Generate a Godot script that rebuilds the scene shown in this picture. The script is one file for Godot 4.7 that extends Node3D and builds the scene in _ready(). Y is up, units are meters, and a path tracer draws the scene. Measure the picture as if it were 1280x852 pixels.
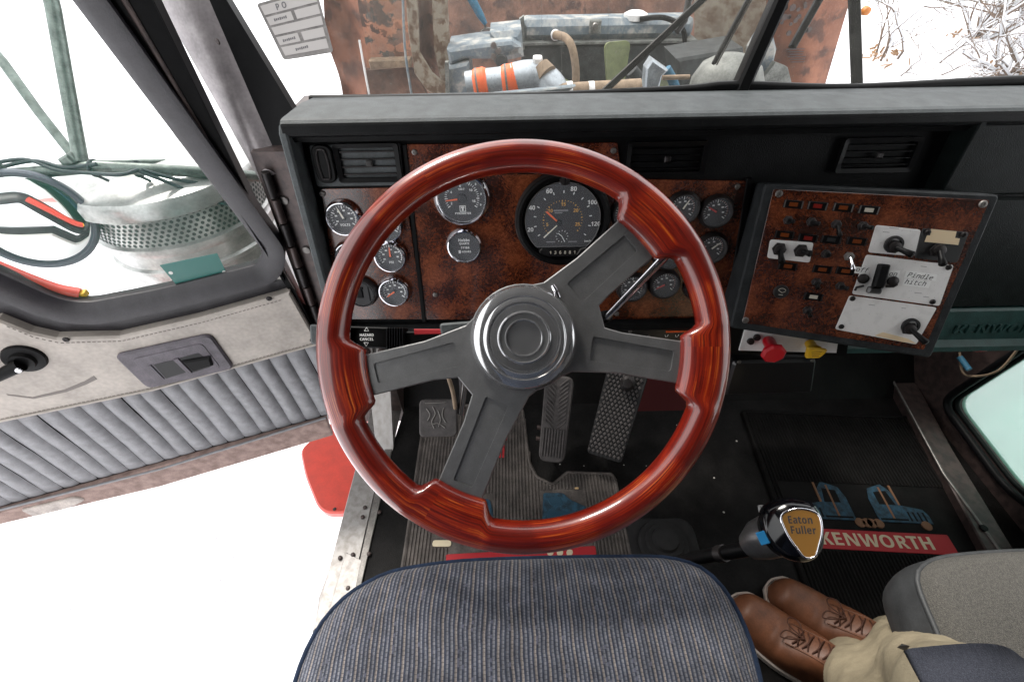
extends Node3D
# A tractor cab seen from above the driver's seat: steering wheel, burl dash, open door, snow outside.
# Metres, y up, -z is the way the truck faces. The floor of the cab is y = 0.

const FL := 569.0                      # focal length of the photograph in its own pixels
const CP := Vector3(0, 1.14, 0)        # the eye above the driver's cushion
var CB := Basis()
var M := {}
var rng := RandomNumberGenerator.new()
var DF := Transform3D()                # plane of the instrument panel
var WF := Transform3D()                # plane of the steering wheel
var DR := Transform3D()                # plane of the open driver's door
var SF := Transform3D()                # plane of the switch plate
var GLY := -1.2                        # level of the snow

# ---------------------------------------------------------------- measuring
func ray(px: float, py: float) -> Vector3:
	return CB * Vector3((px - 640.0) / FL, (426.0 - py) / FL, -1.0)
func on_plane(px: float, py: float, o: Vector3, n: Vector3) -> Vector3:
	var d := ray(px, py)
	return CP + d * ((o - CP).dot(n) / d.dot(n))
func on_y(px: float, py: float, y: float) -> Vector3:
	return on_plane(px, py, Vector3(0, y, 0), Vector3.UP)
func on_z(px: float, py: float, z: float) -> Vector3:
	return on_plane(px, py, Vector3(0, 0, z), Vector3.BACK)
func on_x(px: float, py: float, x: float) -> Vector3:
	return on_plane(px, py, Vector3(x, 0, 0), Vector3.RIGHT)
func at_t(px: float, py: float, t: float) -> Vector3:
	return CP + ray(px, py) * t
func loc(fr: Transform3D, px: float, py: float, c := 0.0) -> Vector3:
	return fr.affine_inverse() * on_plane(px, py, fr.origin + fr.basis.z * c, fr.basis.z)
func l2(fr: Transform3D, px: float, py: float, c := 0.0) -> Vector2:
	var p := loc(fr, px, py, c)
	return Vector2(p.x, p.y)
func poly(fr: Transform3D, pts: Array, c := 0.0) -> PackedVector2Array:
	var r := PackedVector2Array()
	for k in range(0, pts.size(), 2):
		r.append(l2(fr, pts[k], pts[k + 1], c))
	return r
func floor_poly(pts: Array, y := 0.0) -> PackedVector2Array:   # x and -z, for prisms that stand up from the floor
	var r := PackedVector2Array()
	for k in range(0, pts.size(), 2):
		var p := on_y(pts[k], pts[k + 1], y)
		r.append(Vector2(p.x, -p.z))
	return r
const UPF := Transform3D(Vector3(1, 0, 0), Vector3(0, 0, -1), Vector3(0, 1, 0), Vector3.ZERO)  # local xy -> x,-z ; local z -> up

# ---------------------------------------------------------------- mesh helpers
func mb() -> SurfaceTool:
	var st := SurfaceTool.new()
	st.begin(Mesh.PRIMITIVE_TRIANGLES)
	st.set_smooth_group(-1)
	return st
func tri(st: SurfaceTool, a: Vector3, b: Vector3, c: Vector3) -> void:
	st.add_vertex(a); st.add_vertex(c); st.add_vertex(b)
func quad(st: SurfaceTool, a: Vector3, b: Vector3, c: Vector3, d: Vector3) -> void:
	tri(st, a, b, c); tri(st, a, c, d)
func ccw(p: PackedVector2Array) -> PackedVector2Array:
	var s := 0.0
	for i in p.size():
		s += p[i].cross(p[(i + 1) % p.size()])
	if s < 0:
		p = p.duplicate(); p.reverse()
	return p
func inset(p: PackedVector2Array, d: float) -> PackedVector2Array:
	var r := PackedVector2Array()
	var n := p.size()
	for i in n:
		var e0 := (p[i] - p[(i + n - 1) % n]).normalized()
		var e1 := (p[(i + 1) % n] - p[i]).normalized()
		var n0 := Vector2(-e0.y, e0.x); var n1 := Vector2(-e1.y, e1.x)
		var b := (n0 + n1)
		if b.length() < 0.01: b = n0
		b = b.normalized()
		r.append(p[i] + b * d / maxf(b.dot(n0), 0.4))
	return r
func round_poly(p: PackedVector2Array, rad: float, n := 4) -> PackedVector2Array:
	var r := PackedVector2Array()
	var m := p.size()
	for i in m:
		var a := p[(i + m - 1) % m]; var b := p[i]; var c := p[(i + 1) % m]
		var l := minf(rad, minf(a.distance_to(b), b.distance_to(c)) * 0.45)
		var s := b + (a - b).normalized() * l; var e := b + (c - b).normalized() * l
		for k in n + 1:
			var t := float(k) / n
			r.append(s.lerp(b, t).lerp(b.lerp(e, t), t))
	return r
func rect(w: float, h: float, r := 0.0, n := 4, c := Vector2.ZERO) -> PackedVector2Array:
	var p := PackedVector2Array([c + Vector2(-w / 2, -h / 2), c + Vector2(w / 2, -h / 2), c + Vector2(w / 2, h / 2), c + Vector2(-w / 2, h / 2)])
	return round_poly(p, r, n) if r > 0 else p
func circle(r: float, n := 24, c := Vector2.ZERO) -> PackedVector2Array:
	var p := PackedVector2Array()
	for i in n: p.append(c + Vector2.from_angle(TAU * i / n) * r)
	return p
func prism(st: SurfaceTool, p0: PackedVector2Array, z0: float, z1: float, bev := 0.0, xf := Transform3D(), bev0 := 0.0) -> void:
	var p := ccw(p0)
	var n := p.size()
	var rings := []
	if bev0 > 0: rings.append([inset(p, bev0), z0])
	rings.append([p, z0 + bev0])
	rings.append([p, z1 - bev])
	if bev > 0: rings.append([inset(p, bev), z1])
	for k in rings.size() - 1:
		var a: PackedVector2Array = rings[k][0]; var b: PackedVector2Array = rings[k + 1][0]
		var za: float = rings[k][1]; var zb: float = rings[k + 1][1]
		for i in n:
			var j := (i + 1) % n
			quad(st, xf * Vector3(a[i].x, a[i].y, za), xf * Vector3(a[j].x, a[j].y, za), xf * Vector3(b[j].x, b[j].y, zb), xf * Vector3(b[i].x, b[i].y, zb))
	for e in 2:
		var q: PackedVector2Array = rings[0][0] if e == 0 else rings[-1][0]
		var z: float = rings[0][1] if e == 0 else rings[-1][1]
		var idx := Geometry2D.triangulate_polygon(q)
		for i in range(0, idx.size(), 3):
			var a := q[idx[i]]; var b := q[idx[i + 1]]; var c := q[idx[i + 2]]
			if ((b - a).cross(c - a) > 0) != (e == 1):
				var t := b; b = c; c = t
			tri(st, xf * Vector3(a.x, a.y, z), xf * Vector3(b.x, b.y, z), xf * Vector3(c.x, c.y, z))
func box(st: SurfaceTool, c: Vector3, s: Vector3, bev := 0.0, xf := Transform3D()) -> void:
	var p := rect(s.x, s.y)
	if bev > 0: p = round_poly(p, bev, 2)
	prism(st, p, -s.z / 2, s.z / 2, bev, xf * Transform3D(Basis(), c), bev)
func wbox(st: SurfaceTool, a: Vector3, b: Vector3, bev := 0.0) -> void:
	box(st, (a + b) / 2, (b - a).abs(), bev)
func lathe(st: SurfaceTool, prof: Array, seg := 24, xf := Transform3D()) -> void:
	var g := 1
	for k in prof.size() - 1:
		if k > 0:
			var d0: Vector2 = (prof[k] - prof[k - 1]); var d1: Vector2 = (prof[k + 1] - prof[k])
			if absf(d0.angle_to(d1)) > 0.6: g += 1
		st.set_smooth_group(g)
		for i in seg:
			var a := TAU * i / seg; var b := TAU * ((i + 1) % seg) / seg
			var p: Vector2 = prof[k]; var q: Vector2 = prof[k + 1]
			var A := xf * Vector3(cos(a) * p.x, sin(a) * p.x, p.y); var B := xf * Vector3(cos(b) * p.x, sin(b) * p.x, p.y)
			var C := xf * Vector3(cos(b) * q.x, sin(b) * q.x, q.y); var D := xf * Vector3(cos(a) * q.x, sin(a) * q.x, q.y)
			if p.x < 1e-5: tri(st, A, C, D)
			elif q.x < 1e-5: tri(st, A, B, C)
			else: quad(st, A, B, C, D)
	st.set_smooth_group(-1)
func tube(st: SurfaceTool, pts: Array, rad, seg := 10, caps := true) -> void:
	var n := pts.size()
	var up := Vector3.UP
	var rings := []
	var d0: Vector3 = (pts[1] - pts[0]).normalized()
	if absf(d0.dot(up)) > 0.9: up = Vector3.RIGHT
	var side := d0.cross(up).normalized()
	for i in n:
		var d: Vector3 = (pts[mini(i + 1, n - 1)] - pts[maxi(i - 1, 0)]).normalized()
		side = (side - d * side.dot(d)).normalized()
		var nrm := d.cross(side)
		var r: float = rad[i] if rad is Array else rad
		var ring := []
		for k in seg:
			var a := TAU * k / seg
			ring.append(pts[i] + (side * cos(a) + nrm * sin(a)) * r)
		rings.append(ring)
	st.set_smooth_group(1)
	for i in n - 1:
		for k in seg:
			var j := (k + 1) % seg
			quad(st, rings[i][k], rings[i][j], rings[i + 1][j], rings[i + 1][k])
	st.set_smooth_group(-1)
	if caps:
		for k in range(1, seg - 1):
			tri(st, rings[0][0], rings[0][k + 1], rings[0][k])
			tri(st, rings[-1][0], rings[-1][k], rings[-1][k + 1])
func sheet(st: SurfaceTool, nx: int, ny: int, f: Callable, uvs := Vector2.ONE, group := 1) -> void:
	st.set_smooth_group(group)
	var g := []
	for j in ny + 1:
		var row := []
		for i in nx + 1: row.append(f.call(float(i) / nx, float(j) / ny))
		g.append(row)
	for j in ny:
		for i in nx:
			var c := [[i, j], [i + 1, j], [i + 1, j + 1], [i, j + 1]]
			for k in [0, 2, 1, 0, 3, 2]:
				st.set_uv(Vector2(float(c[k][0]) / nx, float(c[k][1]) / ny) * uvs)
				st.add_vertex(g[c[k][1]][c[k][0]])
	st.set_smooth_group(-1)
func smooth_path(p: Array, n := 6) -> Array:
	var r := []
	for i in p.size() - 1:
		var a: Vector3 = p[maxi(i - 1, 0)]; var b: Vector3 = p[i]; var c: Vector3 = p[i + 1]; var d: Vector3 = p[mini(i + 2, p.size() - 1)]
		for k in n: r.append(b.cubic_interpolate(c, a, d, float(k) / n))
	r.append(p[-1])
	return r
func obj(called: String, st, m, parent: Node = self, xf := Transform3D()) -> MeshInstance3D:
	var o := MeshInstance3D.new()
	o.name = called
	if st is SurfaceTool:
		st.generate_normals()
		o.mesh = st.commit()
	else: o.mesh = st
	o.material_override = m
	o.transform = xf
	parent.add_child(o, true)
	return o
func thing(called: String, label: String, category: String, xf := Transform3D(), group := "") -> Node3D:
	var o := Node3D.new()
	o.name = called
	add_child(o, true)
	o.transform = xf
	tag(o, label, category, group)
	return o
func node(called: String, parent: Node, xf := Transform3D()) -> Node3D:
	var o := Node3D.new()
	o.name = called
	parent.add_child(o, true)
	o.transform = xf
	return o
func tag(o: Node, label: String, category: String, group := "") -> void:
	o.set_meta("label", label); o.set_meta("category", category)
	if group: o.set_meta("group", group)
func struct(called: String, st, m) -> MeshInstance3D:
	var o := obj(called, st, m)
	o.set_meta("kind", "structure")
	return o
func text(parent: Node, s: String, h: float, xf: Transform3D, m, bold := true, called := "lettering", depth := 0.0004, mono := false, squeeze := 1.0) -> MeshInstance3D:
	var t := TextMesh.new()
	var f := SystemFont.new()
	f.font_names = PackedStringArray(["Droid Sans Mono" if mono else "Droid Sans"])
	if bold: f.font_weight = 700
	t.font = f
	t.text = s
	t.font_size = 48
	t.pixel_size = h / (48 * 0.72)
	t.depth = depth
	var o := MeshInstance3D.new()
	o.name = called
	o.mesh = t
	o.material_override = m
	o.transform = xf * Transform3D(Basis().scaled(Vector3(squeeze, 1, 1)), Vector3.ZERO)
	parent.add_child(o, true)
	return o
func T(x: float, y: float, z: float, rot := 0.0) -> Transform3D:
	return Transform3D(Basis(Vector3.BACK, rot), Vector3(x, y, z))

# ---------------------------------------------------------------- textures
func noise(n: int, freq: float, oct: int, sd: int, cell := false, warp := 0.0, nx := 0) -> PackedByteArray:
	var f := FastNoiseLite.new()
	f.seed = sd
	f.frequency = freq
	f.noise_type = FastNoiseLite.TYPE_CELLULAR if cell else FastNoiseLite.TYPE_SIMPLEX_SMOOTH
	f.fractal_type = FastNoiseLite.FRACTAL_FBM if oct > 1 else FastNoiseLite.FRACTAL_NONE
	f.fractal_octaves = oct
	if warp > 0:
		f.domain_warp_enabled = true
		f.domain_warp_amplitude = warp
		f.domain_warp_frequency = freq * 0.7
	var im := f.get_seamless_image(nx if nx else n, n, false, false, 0.15)
	im.convert(Image.FORMAT_L8)
	return im.get_data()
func grad(stops: Array) -> PackedColorArray:                     # 256 entries out of [pos, colour] stops
	var g := Gradient.new()
	var o := PackedFloat32Array(); var c := PackedColorArray()
	for s in stops:
		o.append(s[0]); c.append(s[1])
	g.offsets = o; g.colors = c
	var r := PackedColorArray()
	for i in 256: r.append(g.sample(i / 255.0))
	return r
func rgb(n: int, nx: int, f: Callable) -> ImageTexture:
	var b := PackedByteArray()
	b.resize(n * nx * 3)
	var k := 0
	for y in n:
		for x in nx:
			var c: Color = f.call(x, y)
			b[k] = int(clampf(c.r, 0, 1) * 255); b[k + 1] = int(clampf(c.g, 0, 1) * 255); b[k + 2] = int(clampf(c.b, 0, 1) * 255)
			k += 3
	var im := Image.create_from_data(nx, n, false, Image.FORMAT_RGB8, b)
	im.generate_mipmaps()
	return ImageTexture.create_from_image(im)
func lum(n: int, nx: int, a: PackedByteArray) -> ImageTexture:
	var im := Image.create_from_data(nx, n, false, Image.FORMAT_L8, a)
	im.generate_mipmaps()
	return ImageTexture.create_from_image(im)
func bump(n: int, nx: int, a: PackedByteArray, k: float) -> ImageTexture:
	var im := Image.create_from_data(nx, n, false, Image.FORMAT_L8, a)
	im.convert(Image.FORMAT_RGBA8)
	im.bump_map_to_normal_map(k)
	im.generate_mipmaps()
	return ImageTexture.create_from_image(im)
func mat(c: Color, rough := 0.6, metal := 0.0) -> StandardMaterial3D:
	var m := StandardMaterial3D.new()
	m.albedo_color = c
	m.roughness = rough
	m.metallic = metal
	return m
func tex(m: StandardMaterial3D, t: Texture2D, scale: float, world := false) -> StandardMaterial3D:
	m.albedo_texture = t
	m.uv1_triplanar = true
	m.uv1_world_triplanar = world
	m.uv1_scale = Vector3.ONE * scale
	return m
func nrm(m: StandardMaterial3D, t: Texture2D, k: float) -> StandardMaterial3D:
	m.normal_enabled = true
	m.normal_texture = t
	m.normal_scale = k
	return m
func tri_scale(m: StandardMaterial3D, scale: float) -> StandardMaterial3D:
	m.uv1_triplanar = true
	m.uv1_scale = Vector3.ONE * scale
	return m
func c8(r: int, g: int, b: int) -> Color:
	return Color8(r, g, b)

func make_materials() -> void:
	var N := 512
	# burl veneer
	var b1 := noise(N, 0.012, 4, 3, false, 55.0); var b2 := noise(N, 0.05, 3, 8, false, 18.0); var b3 := noise(N, 0.006, 2, 21, false, 30.0)
	var g := grad([[0.0, c8(44, 22, 13)], [0.3, c8(84, 45, 26)], [0.5, c8(124, 72, 42)], [0.7, c8(152, 94, 56)], [1.0, c8(178, 120, 78)]])
	var burl := rgb(N, N, func(x: int, y: int):
		var k: int = y * N + x
		var curl := sin(b1[k] * 0.20 + b3[k] * 0.09)
		var t: float = 108 + 54 * curl * (0.3 + b2[k] / 255.0) + (b2[k] - 128) * 0.34 + (b3[k] - 128) * 0.6
		return g[clampi(int(t), 0, 255)])
	M.burl = tex(mat(Color(0.76, 0.65, 0.63), 0.25), burl, 4.0)
	M.burl.clearcoat_enabled = true; M.burl.clearcoat = 0.8; M.burl.clearcoat_roughness = 0.12
	# lacquered wheel rim: streaks follow the rim
	var w1 := noise(256, 0.008, 3, 31, false, 20.0, 1024); var w2 := noise(256, 0.05, 3, 5, false, 0.0, 1024); var w3 := noise(256, 0.004, 2, 77, false, 0.0, 1024)
	var gw := grad([[0.0, c8(74, 12, 7)], [0.35, c8(124, 27, 11)], [0.58, c8(152, 44, 15)], [0.74, c8(184, 86, 28)], [1.0, c8(214, 132, 56)]])
	var rim := rgb(256, 1024, func(x: int, y: int):
		var a: float = w1[((y * 11) % 256) * 1024 + (x / 2) % 1024]
		var f: float = w2[((y * 7) % 256) * 1024 + (x / 16) % 1024]
		var l: float = w3[y * 1024 + x]
		var fig := clampf((l - 128.0) / 50.0, 0, 1)
		return gw[clampi(int(62 + (a - 128) * 0.22 + (f - 128) * 0.42 + fig * (f - 60) * 0.75), 0, 255)])
	M.rim = mat(Color(1, 1, 1), 0.32)
	M.rim.albedo_texture = rim
	M.rim.clearcoat_enabled = true; M.rim.clearcoat = 1.0; M.rim.clearcoat_roughness = 0.04
	# dash plastic, fine leather grain
	var pg := noise(N, 0.2, 1, 9, true)
	var pn := bump(N, N, pg, 3.0)
	var sm := noise(N, 0.01, 4, 12)
	var smt := noise(N, 0.07, 3, 13)
	var dust := func(c: Color, k: float) -> ImageTexture:
		return rgb(N, N, func(x: int, y: int):
			var i: int = y * N + x
			var v: float = 1.0 + k * ((sm[i] - 128) / 128.0 + 0.6 * (smt[i] - 128) / 128.0)
			return Color(c.r * v, c.g * v, c.b * v))
	var grime: ImageTexture = dust.call(Color(0.8, 0.8, 0.8), 0.16)
	M.grime = grime
	M.dash = nrm(tex(mat(c8(84, 90, 92), 0.6), grime, 5), pn, 0.25)
	M.dash_mid = nrm(tex(mat(c8(58, 61, 63), 0.55), grime, 5), pn, 0.25)
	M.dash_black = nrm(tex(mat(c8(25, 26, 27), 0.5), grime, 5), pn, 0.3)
	M.teal = nrm(tex(mat(c8(38, 80, 76), 0.5), grime, 5), pn, 0.2)  # green light of the tinted window put into the tray colour
	M.dash_teal = nrm(tex(mat(c8(27, 34, 33), 0.5), grime, 5), pn, 0.3)  # dark plastic tinted for the same green window light
	M.black = tex(mat(c8(18, 18, 19), 0.42), grime, 7)
	M.black_gloss = mat(c8(16, 16, 18), 0.15)
	M.black_gloss.clearcoat_enabled = true
	M.knob = mat(c8(9, 9, 13), 0.1)
	M.neck = tex(mat(c8(120, 118, 118), 0.3, 0.6), grime, 6)
	M.lens_milky = tex(mat(c8(196, 184, 176), 0.45), grime, 5)
	M.rubber = tex(mat(c8(40, 39, 40), 0.8), grime, 8)
	M.pedal = tex(mat(c8(92, 87, 86), 0.75), grime, 8)
	M.well = mat(c8(24, 24, 25), 0.6)
	M.gasket = tex(mat(c8(23, 23, 25), 0.45), grime, 6)
	M.chrome = mat(Color(0.86, 0.86, 0.88), 0.07, 1.0)
	M.hub = tex(mat(c8(240, 240, 242), 0.12, 0.86), dust.call(Color(0.86, 0.86, 0.86), 0.05), 9)
	M.satin = nrm(tex(mat(c8(142, 142, 142), 0.38, 0.5), dust.call(Color(0.84, 0.84, 0.84), 0.05), 9), bump(256, 256, noise(256, 0.2, 2, 44), 2.0), 0.12)
	M.steel = tex(mat(c8(150, 146, 142), 0.45, 0.7), grime, 5)
	M.dial = mat(c8(22, 22, 24), 0.5)
	M.white = mat(c8(225, 225, 222), 0.6)
	M.offwhite = tex(mat(c8(252, 250, 250), 0.5), rgb(N, N, func(x: int, y: int):
		var i: int = y * N + x
		var v := 0.9 - 0.05 * maxf(0.0, (sm[i] - 140) / 115.0) - (0.16 if smt[i] > 214 else 0.0)
		return Color(v, v, v * 0.99)), 7)
	M.yellow = mat(c8(226, 178, 36), 0.5)
	M.amber_lamp = mat(c8(200, 120, 40), 0.4)
	M.amber_print = mat(c8(205, 150, 50), 0.6)
	M.needle_orange = mat(c8(240, 100, 30), 0.45)
	M.needle_red = mat(c8(200, 40, 30), 0.45)
	M.needle_white = mat(c8(235, 230, 215), 0.45)
	M.red_knob = mat(c8(190, 18, 34), 0.28)
	M.red_print = mat(c8(176, 26, 36), 0.6)
	M.cream_print = mat(c8(214, 200, 170), 0.6)
	M.blue_print = tex(mat(c8(34, 76, 98), 0.7), dust.call(Color(0.8, 0.8, 0.8), 0.4), 9)
	M.blue_dark = mat(c8(22, 62, 82), 0.65)
	M.brown_print = mat(c8(120, 84, 58), 0.7)
	M.lens_amber = mat(c8(112, 52, 12), 0.3)
	M.lens_red = mat(c8(120, 24, 16), 0.3)
	M.lens_pale = mat(c8(190, 184, 170), 0.35)
	M.tape = mat(c8(226, 204, 168), 0.7)
	M.label_white = mat(c8(236, 236, 234), 0.55)
	M.ink = mat(c8(38, 38, 42), 0.6)
	M.ink_grey = mat(c8(120, 118, 120), 0.7)
	# woven seat cord: blue ground, pale ribs, beige flecks
	var wn := noise(N, 0.25, 1, 61); var wl := noise(N, 0.008, 3, 62)
	var cords := 32
	var hb := PackedByteArray(); hb.resize(N * N)
	var fab := rgb(N, N, func(x: int, y: int):
		var i: int = y * N + x
		var u := fposmod(float(x) / N * cords, 1.0); var ci := int(float(x) / N * cords)
		var row := int(float(y) / N * 40 + (0.5 if ci % 2 else 0.0))
		var v := fposmod(float(y) / N * 40 + (0.5 if ci % 2 else 0.0), 1.0)
		var h := hash(Vector2i(ci, row % 40)) % 1000 / 1000.0 * 0.6 + hash(ci) % 1000 / 1000.0 * 0.4
		var rib := u < 0.52
		var c := c8(68, 74, 88).lerp(c8(44, 49, 62), h)
		if rib:
			c = c8(136, 136, 140).lerp(c8(108, 110, 118), h)
			if (ci % 3 == 0): c = c.lerp(c8(178, 156, 132), 0.4)
			if v < 0.18: c = c.darkened(0.3)
		elif h > 0.86: c = c8(96, 98, 112)
		var hh := (sin(PI * u / 0.52) if rib else 0.0) * (0.55 + 0.45 * sin(PI * v))
		hb[i] = int(clampf(hh * 190 + wn[i] * 0.22, 0, 255))
		return c * (0.8 + 0.28 * wn[i] / 255.0 + 0.14 * (wl[i] - 128) / 128.0))
	M.cord = mat(Color(0.98, 0.98, 1.0), 0.92)
	M.cord.albedo_texture = fab
	nrm(M.cord, bump(N, N, hb, 4.0), 0.8)
	M.cord.rim_enabled = true; M.cord.rim = 0.25
	M.blue_cloth = nrm(tex(mat(c8(38, 58, 88), 0.92), grime, 9), bump(256, 256, noise(256, 0.35, 1, 3), 4.0), 0.5)
	var heath := rgb(N, N, func(x: int, y: int):
		var i: int = y * N + x
		var a := 0.5 + 1.3 * (wn[i] - 128) / 255.0 + 0.3 * (smt[i] - 128) / 128.0
		return c8(88, 88, 88).lerp(c8(150, 148, 144), clampf(a, 0, 1)))
	M.grey_cloth = nrm(tex(mat(Color(0.76, 0.75, 0.73), 0.95), heath, 4.5), bump(N, N, wn, 4.0), 0.8)
	M.grey_vinyl = nrm(tex(mat(c8(78, 80, 82), 0.55), grime, 6), pn, 0.25)
	# door trim
	var soft := bump(N, N, sm, 7.0)
	M.vinyl = nrm(tex(mat(c8(196, 189, 182), 0.5), dust.call(Color(0.86, 0.85, 0.84), 0.09), 2.2), soft, 0.12)
	M.pleat = nrm(tex(mat(c8(148, 148, 150), 0.5), dust.call(Color(0.85, 0.85, 0.86), 0.1), 6), pn, 0.15)
	M.mauve = nrm(tex(mat(c8(104, 97, 106), 0.5), grime, 5), pn, 0.2)
	M.stitch = mat(c8(120, 114, 110), 0.8)
	var cp := noise(N, 0.3, 2, 91)
	M.carpet = nrm(tex(mat(Color(1, 1, 1), 0.95), rgb(N, N, func(x: int, y: int):
		var i: int = y * N + x
		return c8(118, 98, 92).lerp(c8(164, 142, 134), clampf(0.5 + (cp[i] - 128) / 150.0 + (sm[i] - 128) / 220.0, 0, 1))), 5), bump(N, N, cp, 5.0), 0.6)
	# metals of the cab and outside
	var sc := noise(N, 0.02, 5, 101, false, 25.0)
	M.alu = nrm(tex(mat(Color(1, 1, 1), 0.42, 0.55), rgb(N, N, func(x: int, y: int):
		var i: int = y * N + x
		return c8(160, 157, 155).lerp(c8(136, 131, 127), clampf((sc[i] - 90) / 150.0, 0, 1))), 4), bump(N, N, smt, 2.0), 0.15)
	M.pillar = nrm(tex(mat(c8(196, 188, 190), 0.38, 0.35), grime, 4), soft, 0.12)
	M.brown_metal = nrm(tex(mat(Color(1, 1, 1), 0.42, 0.25), rgb(N, N, func(x: int, y: int):
		var i: int = y * N + x
		return c8(76, 63, 60).lerp(c8(56, 47, 46), clampf((sc[i] - 95) / 110.0, 0, 1))), 3), bump(N, N, smt, 2.0), 0.2)
	M.dark_metal = tex(mat(c8(58, 54, 54), 0.45, 0.5), grime, 6)
	var r1 := noise(N, 0.011, 5, 201, false, 30.0); var r2 := noise(N, 0.06, 3, 202); var r3 := noise(N, 0.016, 4, 203, false, 40.0)
	M.rust = nrm(tex(mat(Color(1, 1, 1), 0.85), rgb(N, N, func(x: int, y: int):
		var i: int = y * N + x
		var c := c8(88, 64, 54).lerp(c8(132, 98, 82), clampf(r1[i] / 255.0 * 1.5 - 0.3 + (r2[i] - 128) / 400.0, 0, 1))
		return c.lerp(c8(52, 40, 38), clampf((r3[i] - 165) / 40.0, 0, 1) * 0.7)), 0.9), bump(N, N, r2, 3.0), 0.3)
	M.rust_orange = nrm(tex(mat(Color(1, 1, 1), 0.8), rgb(N, N, func(x: int, y: int):
		var i: int = y * N + x
		var c := c8(110, 68, 52).lerp(c8(156, 104, 80), clampf(r1[i] / 255.0 * 1.6 - 0.3, 0, 1))
		return c.lerp(c8(74, 50, 44), clampf((r3[i] - 140) / 40.0, 0, 1) * 0.85)), 1.2), bump(N, N, r2, 3.0), 0.3)
	M.peeling = nrm(tex(mat(Color(1, 1, 1), 0.75), rgb(N, N, func(x: int, y: int):
		var i: int = y * N + x
		var c := c8(206, 150, 120).lerp(c8(182, 126, 100), r2[i] / 255.0)
		if r3[i] > 142: c = c8(72, 74, 74).lerp(c8(104, 100, 94), r2[i] / 255.0)
		if r1[i] > 176: c = c8(82, 58, 50)
		return c), 1.1), bump(N, N, r3, 3.0), 0.3)
	M.khaki_metal = tex(mat(c8(150, 140, 124), 0.75), rgb(N, N, func(x: int, y: int):
		var i: int = y * N + x
		return Color(0.95, 0.95, 0.95).lerp(Color(0.62, 0.5, 0.42), clampf((r3[i] - 118) / 70.0, 0, 1))), 2.2)
	M.tank = nrm(tex(mat(Color(1, 1, 1), 0.6, 0.15), rgb(N, N, func(x: int, y: int):
		var i: int = y * N + x
		return c8(104, 116, 124).lerp(c8(168, 166, 160), clampf((r1[i] - 110) / 90.0 + (r2[i] - 128) / 300.0, 0, 1))), 2), bump(N, N, r2, 2.0), 0.2)
	M.engine_dark = tex(mat(c8(52, 56, 58), 0.7), dust.call(Color(0.8, 0.8, 0.78), 0.35), 3)
	M.engine_grey = tex(mat(c8(132, 134, 132), 0.6, 0.2), dust.call(Color(0.85, 0.85, 0.83), 0.25), 3)
	M.pipe_alu = tex(mat(c8(196, 204, 210), 0.38, 0.55), dust.call(Color(0.88, 0.88, 0.88), 0.15), 3)
	M.silicone = mat(c8(236, 104, 48), 0.5)
	M.hose_tan = tex(mat(c8(172, 148, 122), 0.75), grime, 6)
	M.fan_green = tex(mat(c8(132, 142, 92), 0.6), grime, 4)
	M.blue_strap = tex(mat(c8(62, 132, 166), 0.6), grime, 8)
	M.red_paint = tex(mat(c8(222, 62, 40), 0.3), dust.call(Color(0.94, 0.93, 0.92), 0.05), 3)
	M.red_paint.clearcoat_enabled = true
	M.frame_dark = nrm(tex(mat(c8(52, 49, 54), 0.42), grime, 5), pn, 0.2)
	M.white_paint = mat(c8(224, 224, 222), 0.3)
	M.bracket = tex(mat(c8(136, 146, 140), 0.35, 0.5), dust.call(Color(0.85, 0.85, 0.85), 0.3), 7)
	M.cable = mat(c8(52, 62, 66), 0.6)
	M.mirror_glass = mat(Color(0.93, 0.94, 0.94), 0.02, 1.0)
	M.mirror_back = mat(c8(92, 96, 108), 0.45)
	M.polished = tex(mat(c8(236, 236, 234), 0.28, 0.5), grime, 3)
	M.hole = mat(c8(84, 92, 90), 0.8)
	M.snow = nrm(tex(mat(c8(240, 241, 244), 0.85), dust.call(Color(0.97, 0.97, 0.98), 0.02), 0.6, true), bump(N, N, sm, 6.0), 0.35)
	M.clod = mat(c8(190, 191, 196), 0.9)
	M.twig = tex(mat(c8(132, 114, 102), 0.9), dust.call(Color(0.8, 0.78, 0.76), 0.3), 4)
	M.frost = mat(c8(206, 208, 212), 0.9)
	M.dry_leaf = mat(c8(150, 116, 84), 0.9)
	# cab trim
	M.floor = nrm(tex(mat(c8(27, 26, 26), 0.5), dust.call(Color(0.8, 0.79, 0.78), 0.3), 2.6), bump(N, N, noise(N, 0.3, 2, 301), 3.0), 0.35)
	M.mat_rubber = tex(mat(c8(98, 93, 91), 0.72), dust.call(Color(0.84, 0.82, 0.8), 0.25), 3.5)  # grey lightened to hold light from the open door
	M.mat_black = tex(mat(c8(24, 23, 23), 0.65), dust.call(Color(0.82, 0.8, 0.79), 0.25), 3.5)
	M.trim = tex(mat(c8(74, 73, 72), 0.85), grime, 2)
	M.crumb = mat(c8(208, 176, 130), 0.9)
	M.grit = mat(c8(190, 186, 180), 0.9)
	# glass, the windshield with dust specks, dried drips and a pale haze painted into its alpha
	var gb := PackedByteArray(); gb.resize(N * N * 4)
	for i in N * N:
		var v: int = wn[i]; var k := i * 4
		gb[k] = 190; gb[k + 1] = 188; gb[k + 2] = 180
		gb[k + 3] = 20 + maxi(0, int((sm[i] - 120) * 0.1)) + (120 if v > 236 and smt[i] > 150 else 0)
	for d in 9:
		var x0 := rng.randi_range(4, N - 5); var y0 := rng.randi_range(0, N - 1)
		for j in rng.randi_range(60, 240):
			x0 += 1 if rng.randf() < 0.03 else 0
			gb[(((y0 + j) % N) * N + x0 % N) * 4 + 3] = 60
	var gim := Image.create_from_data(N, N, false, Image.FORMAT_RGBA8, gb)
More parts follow.
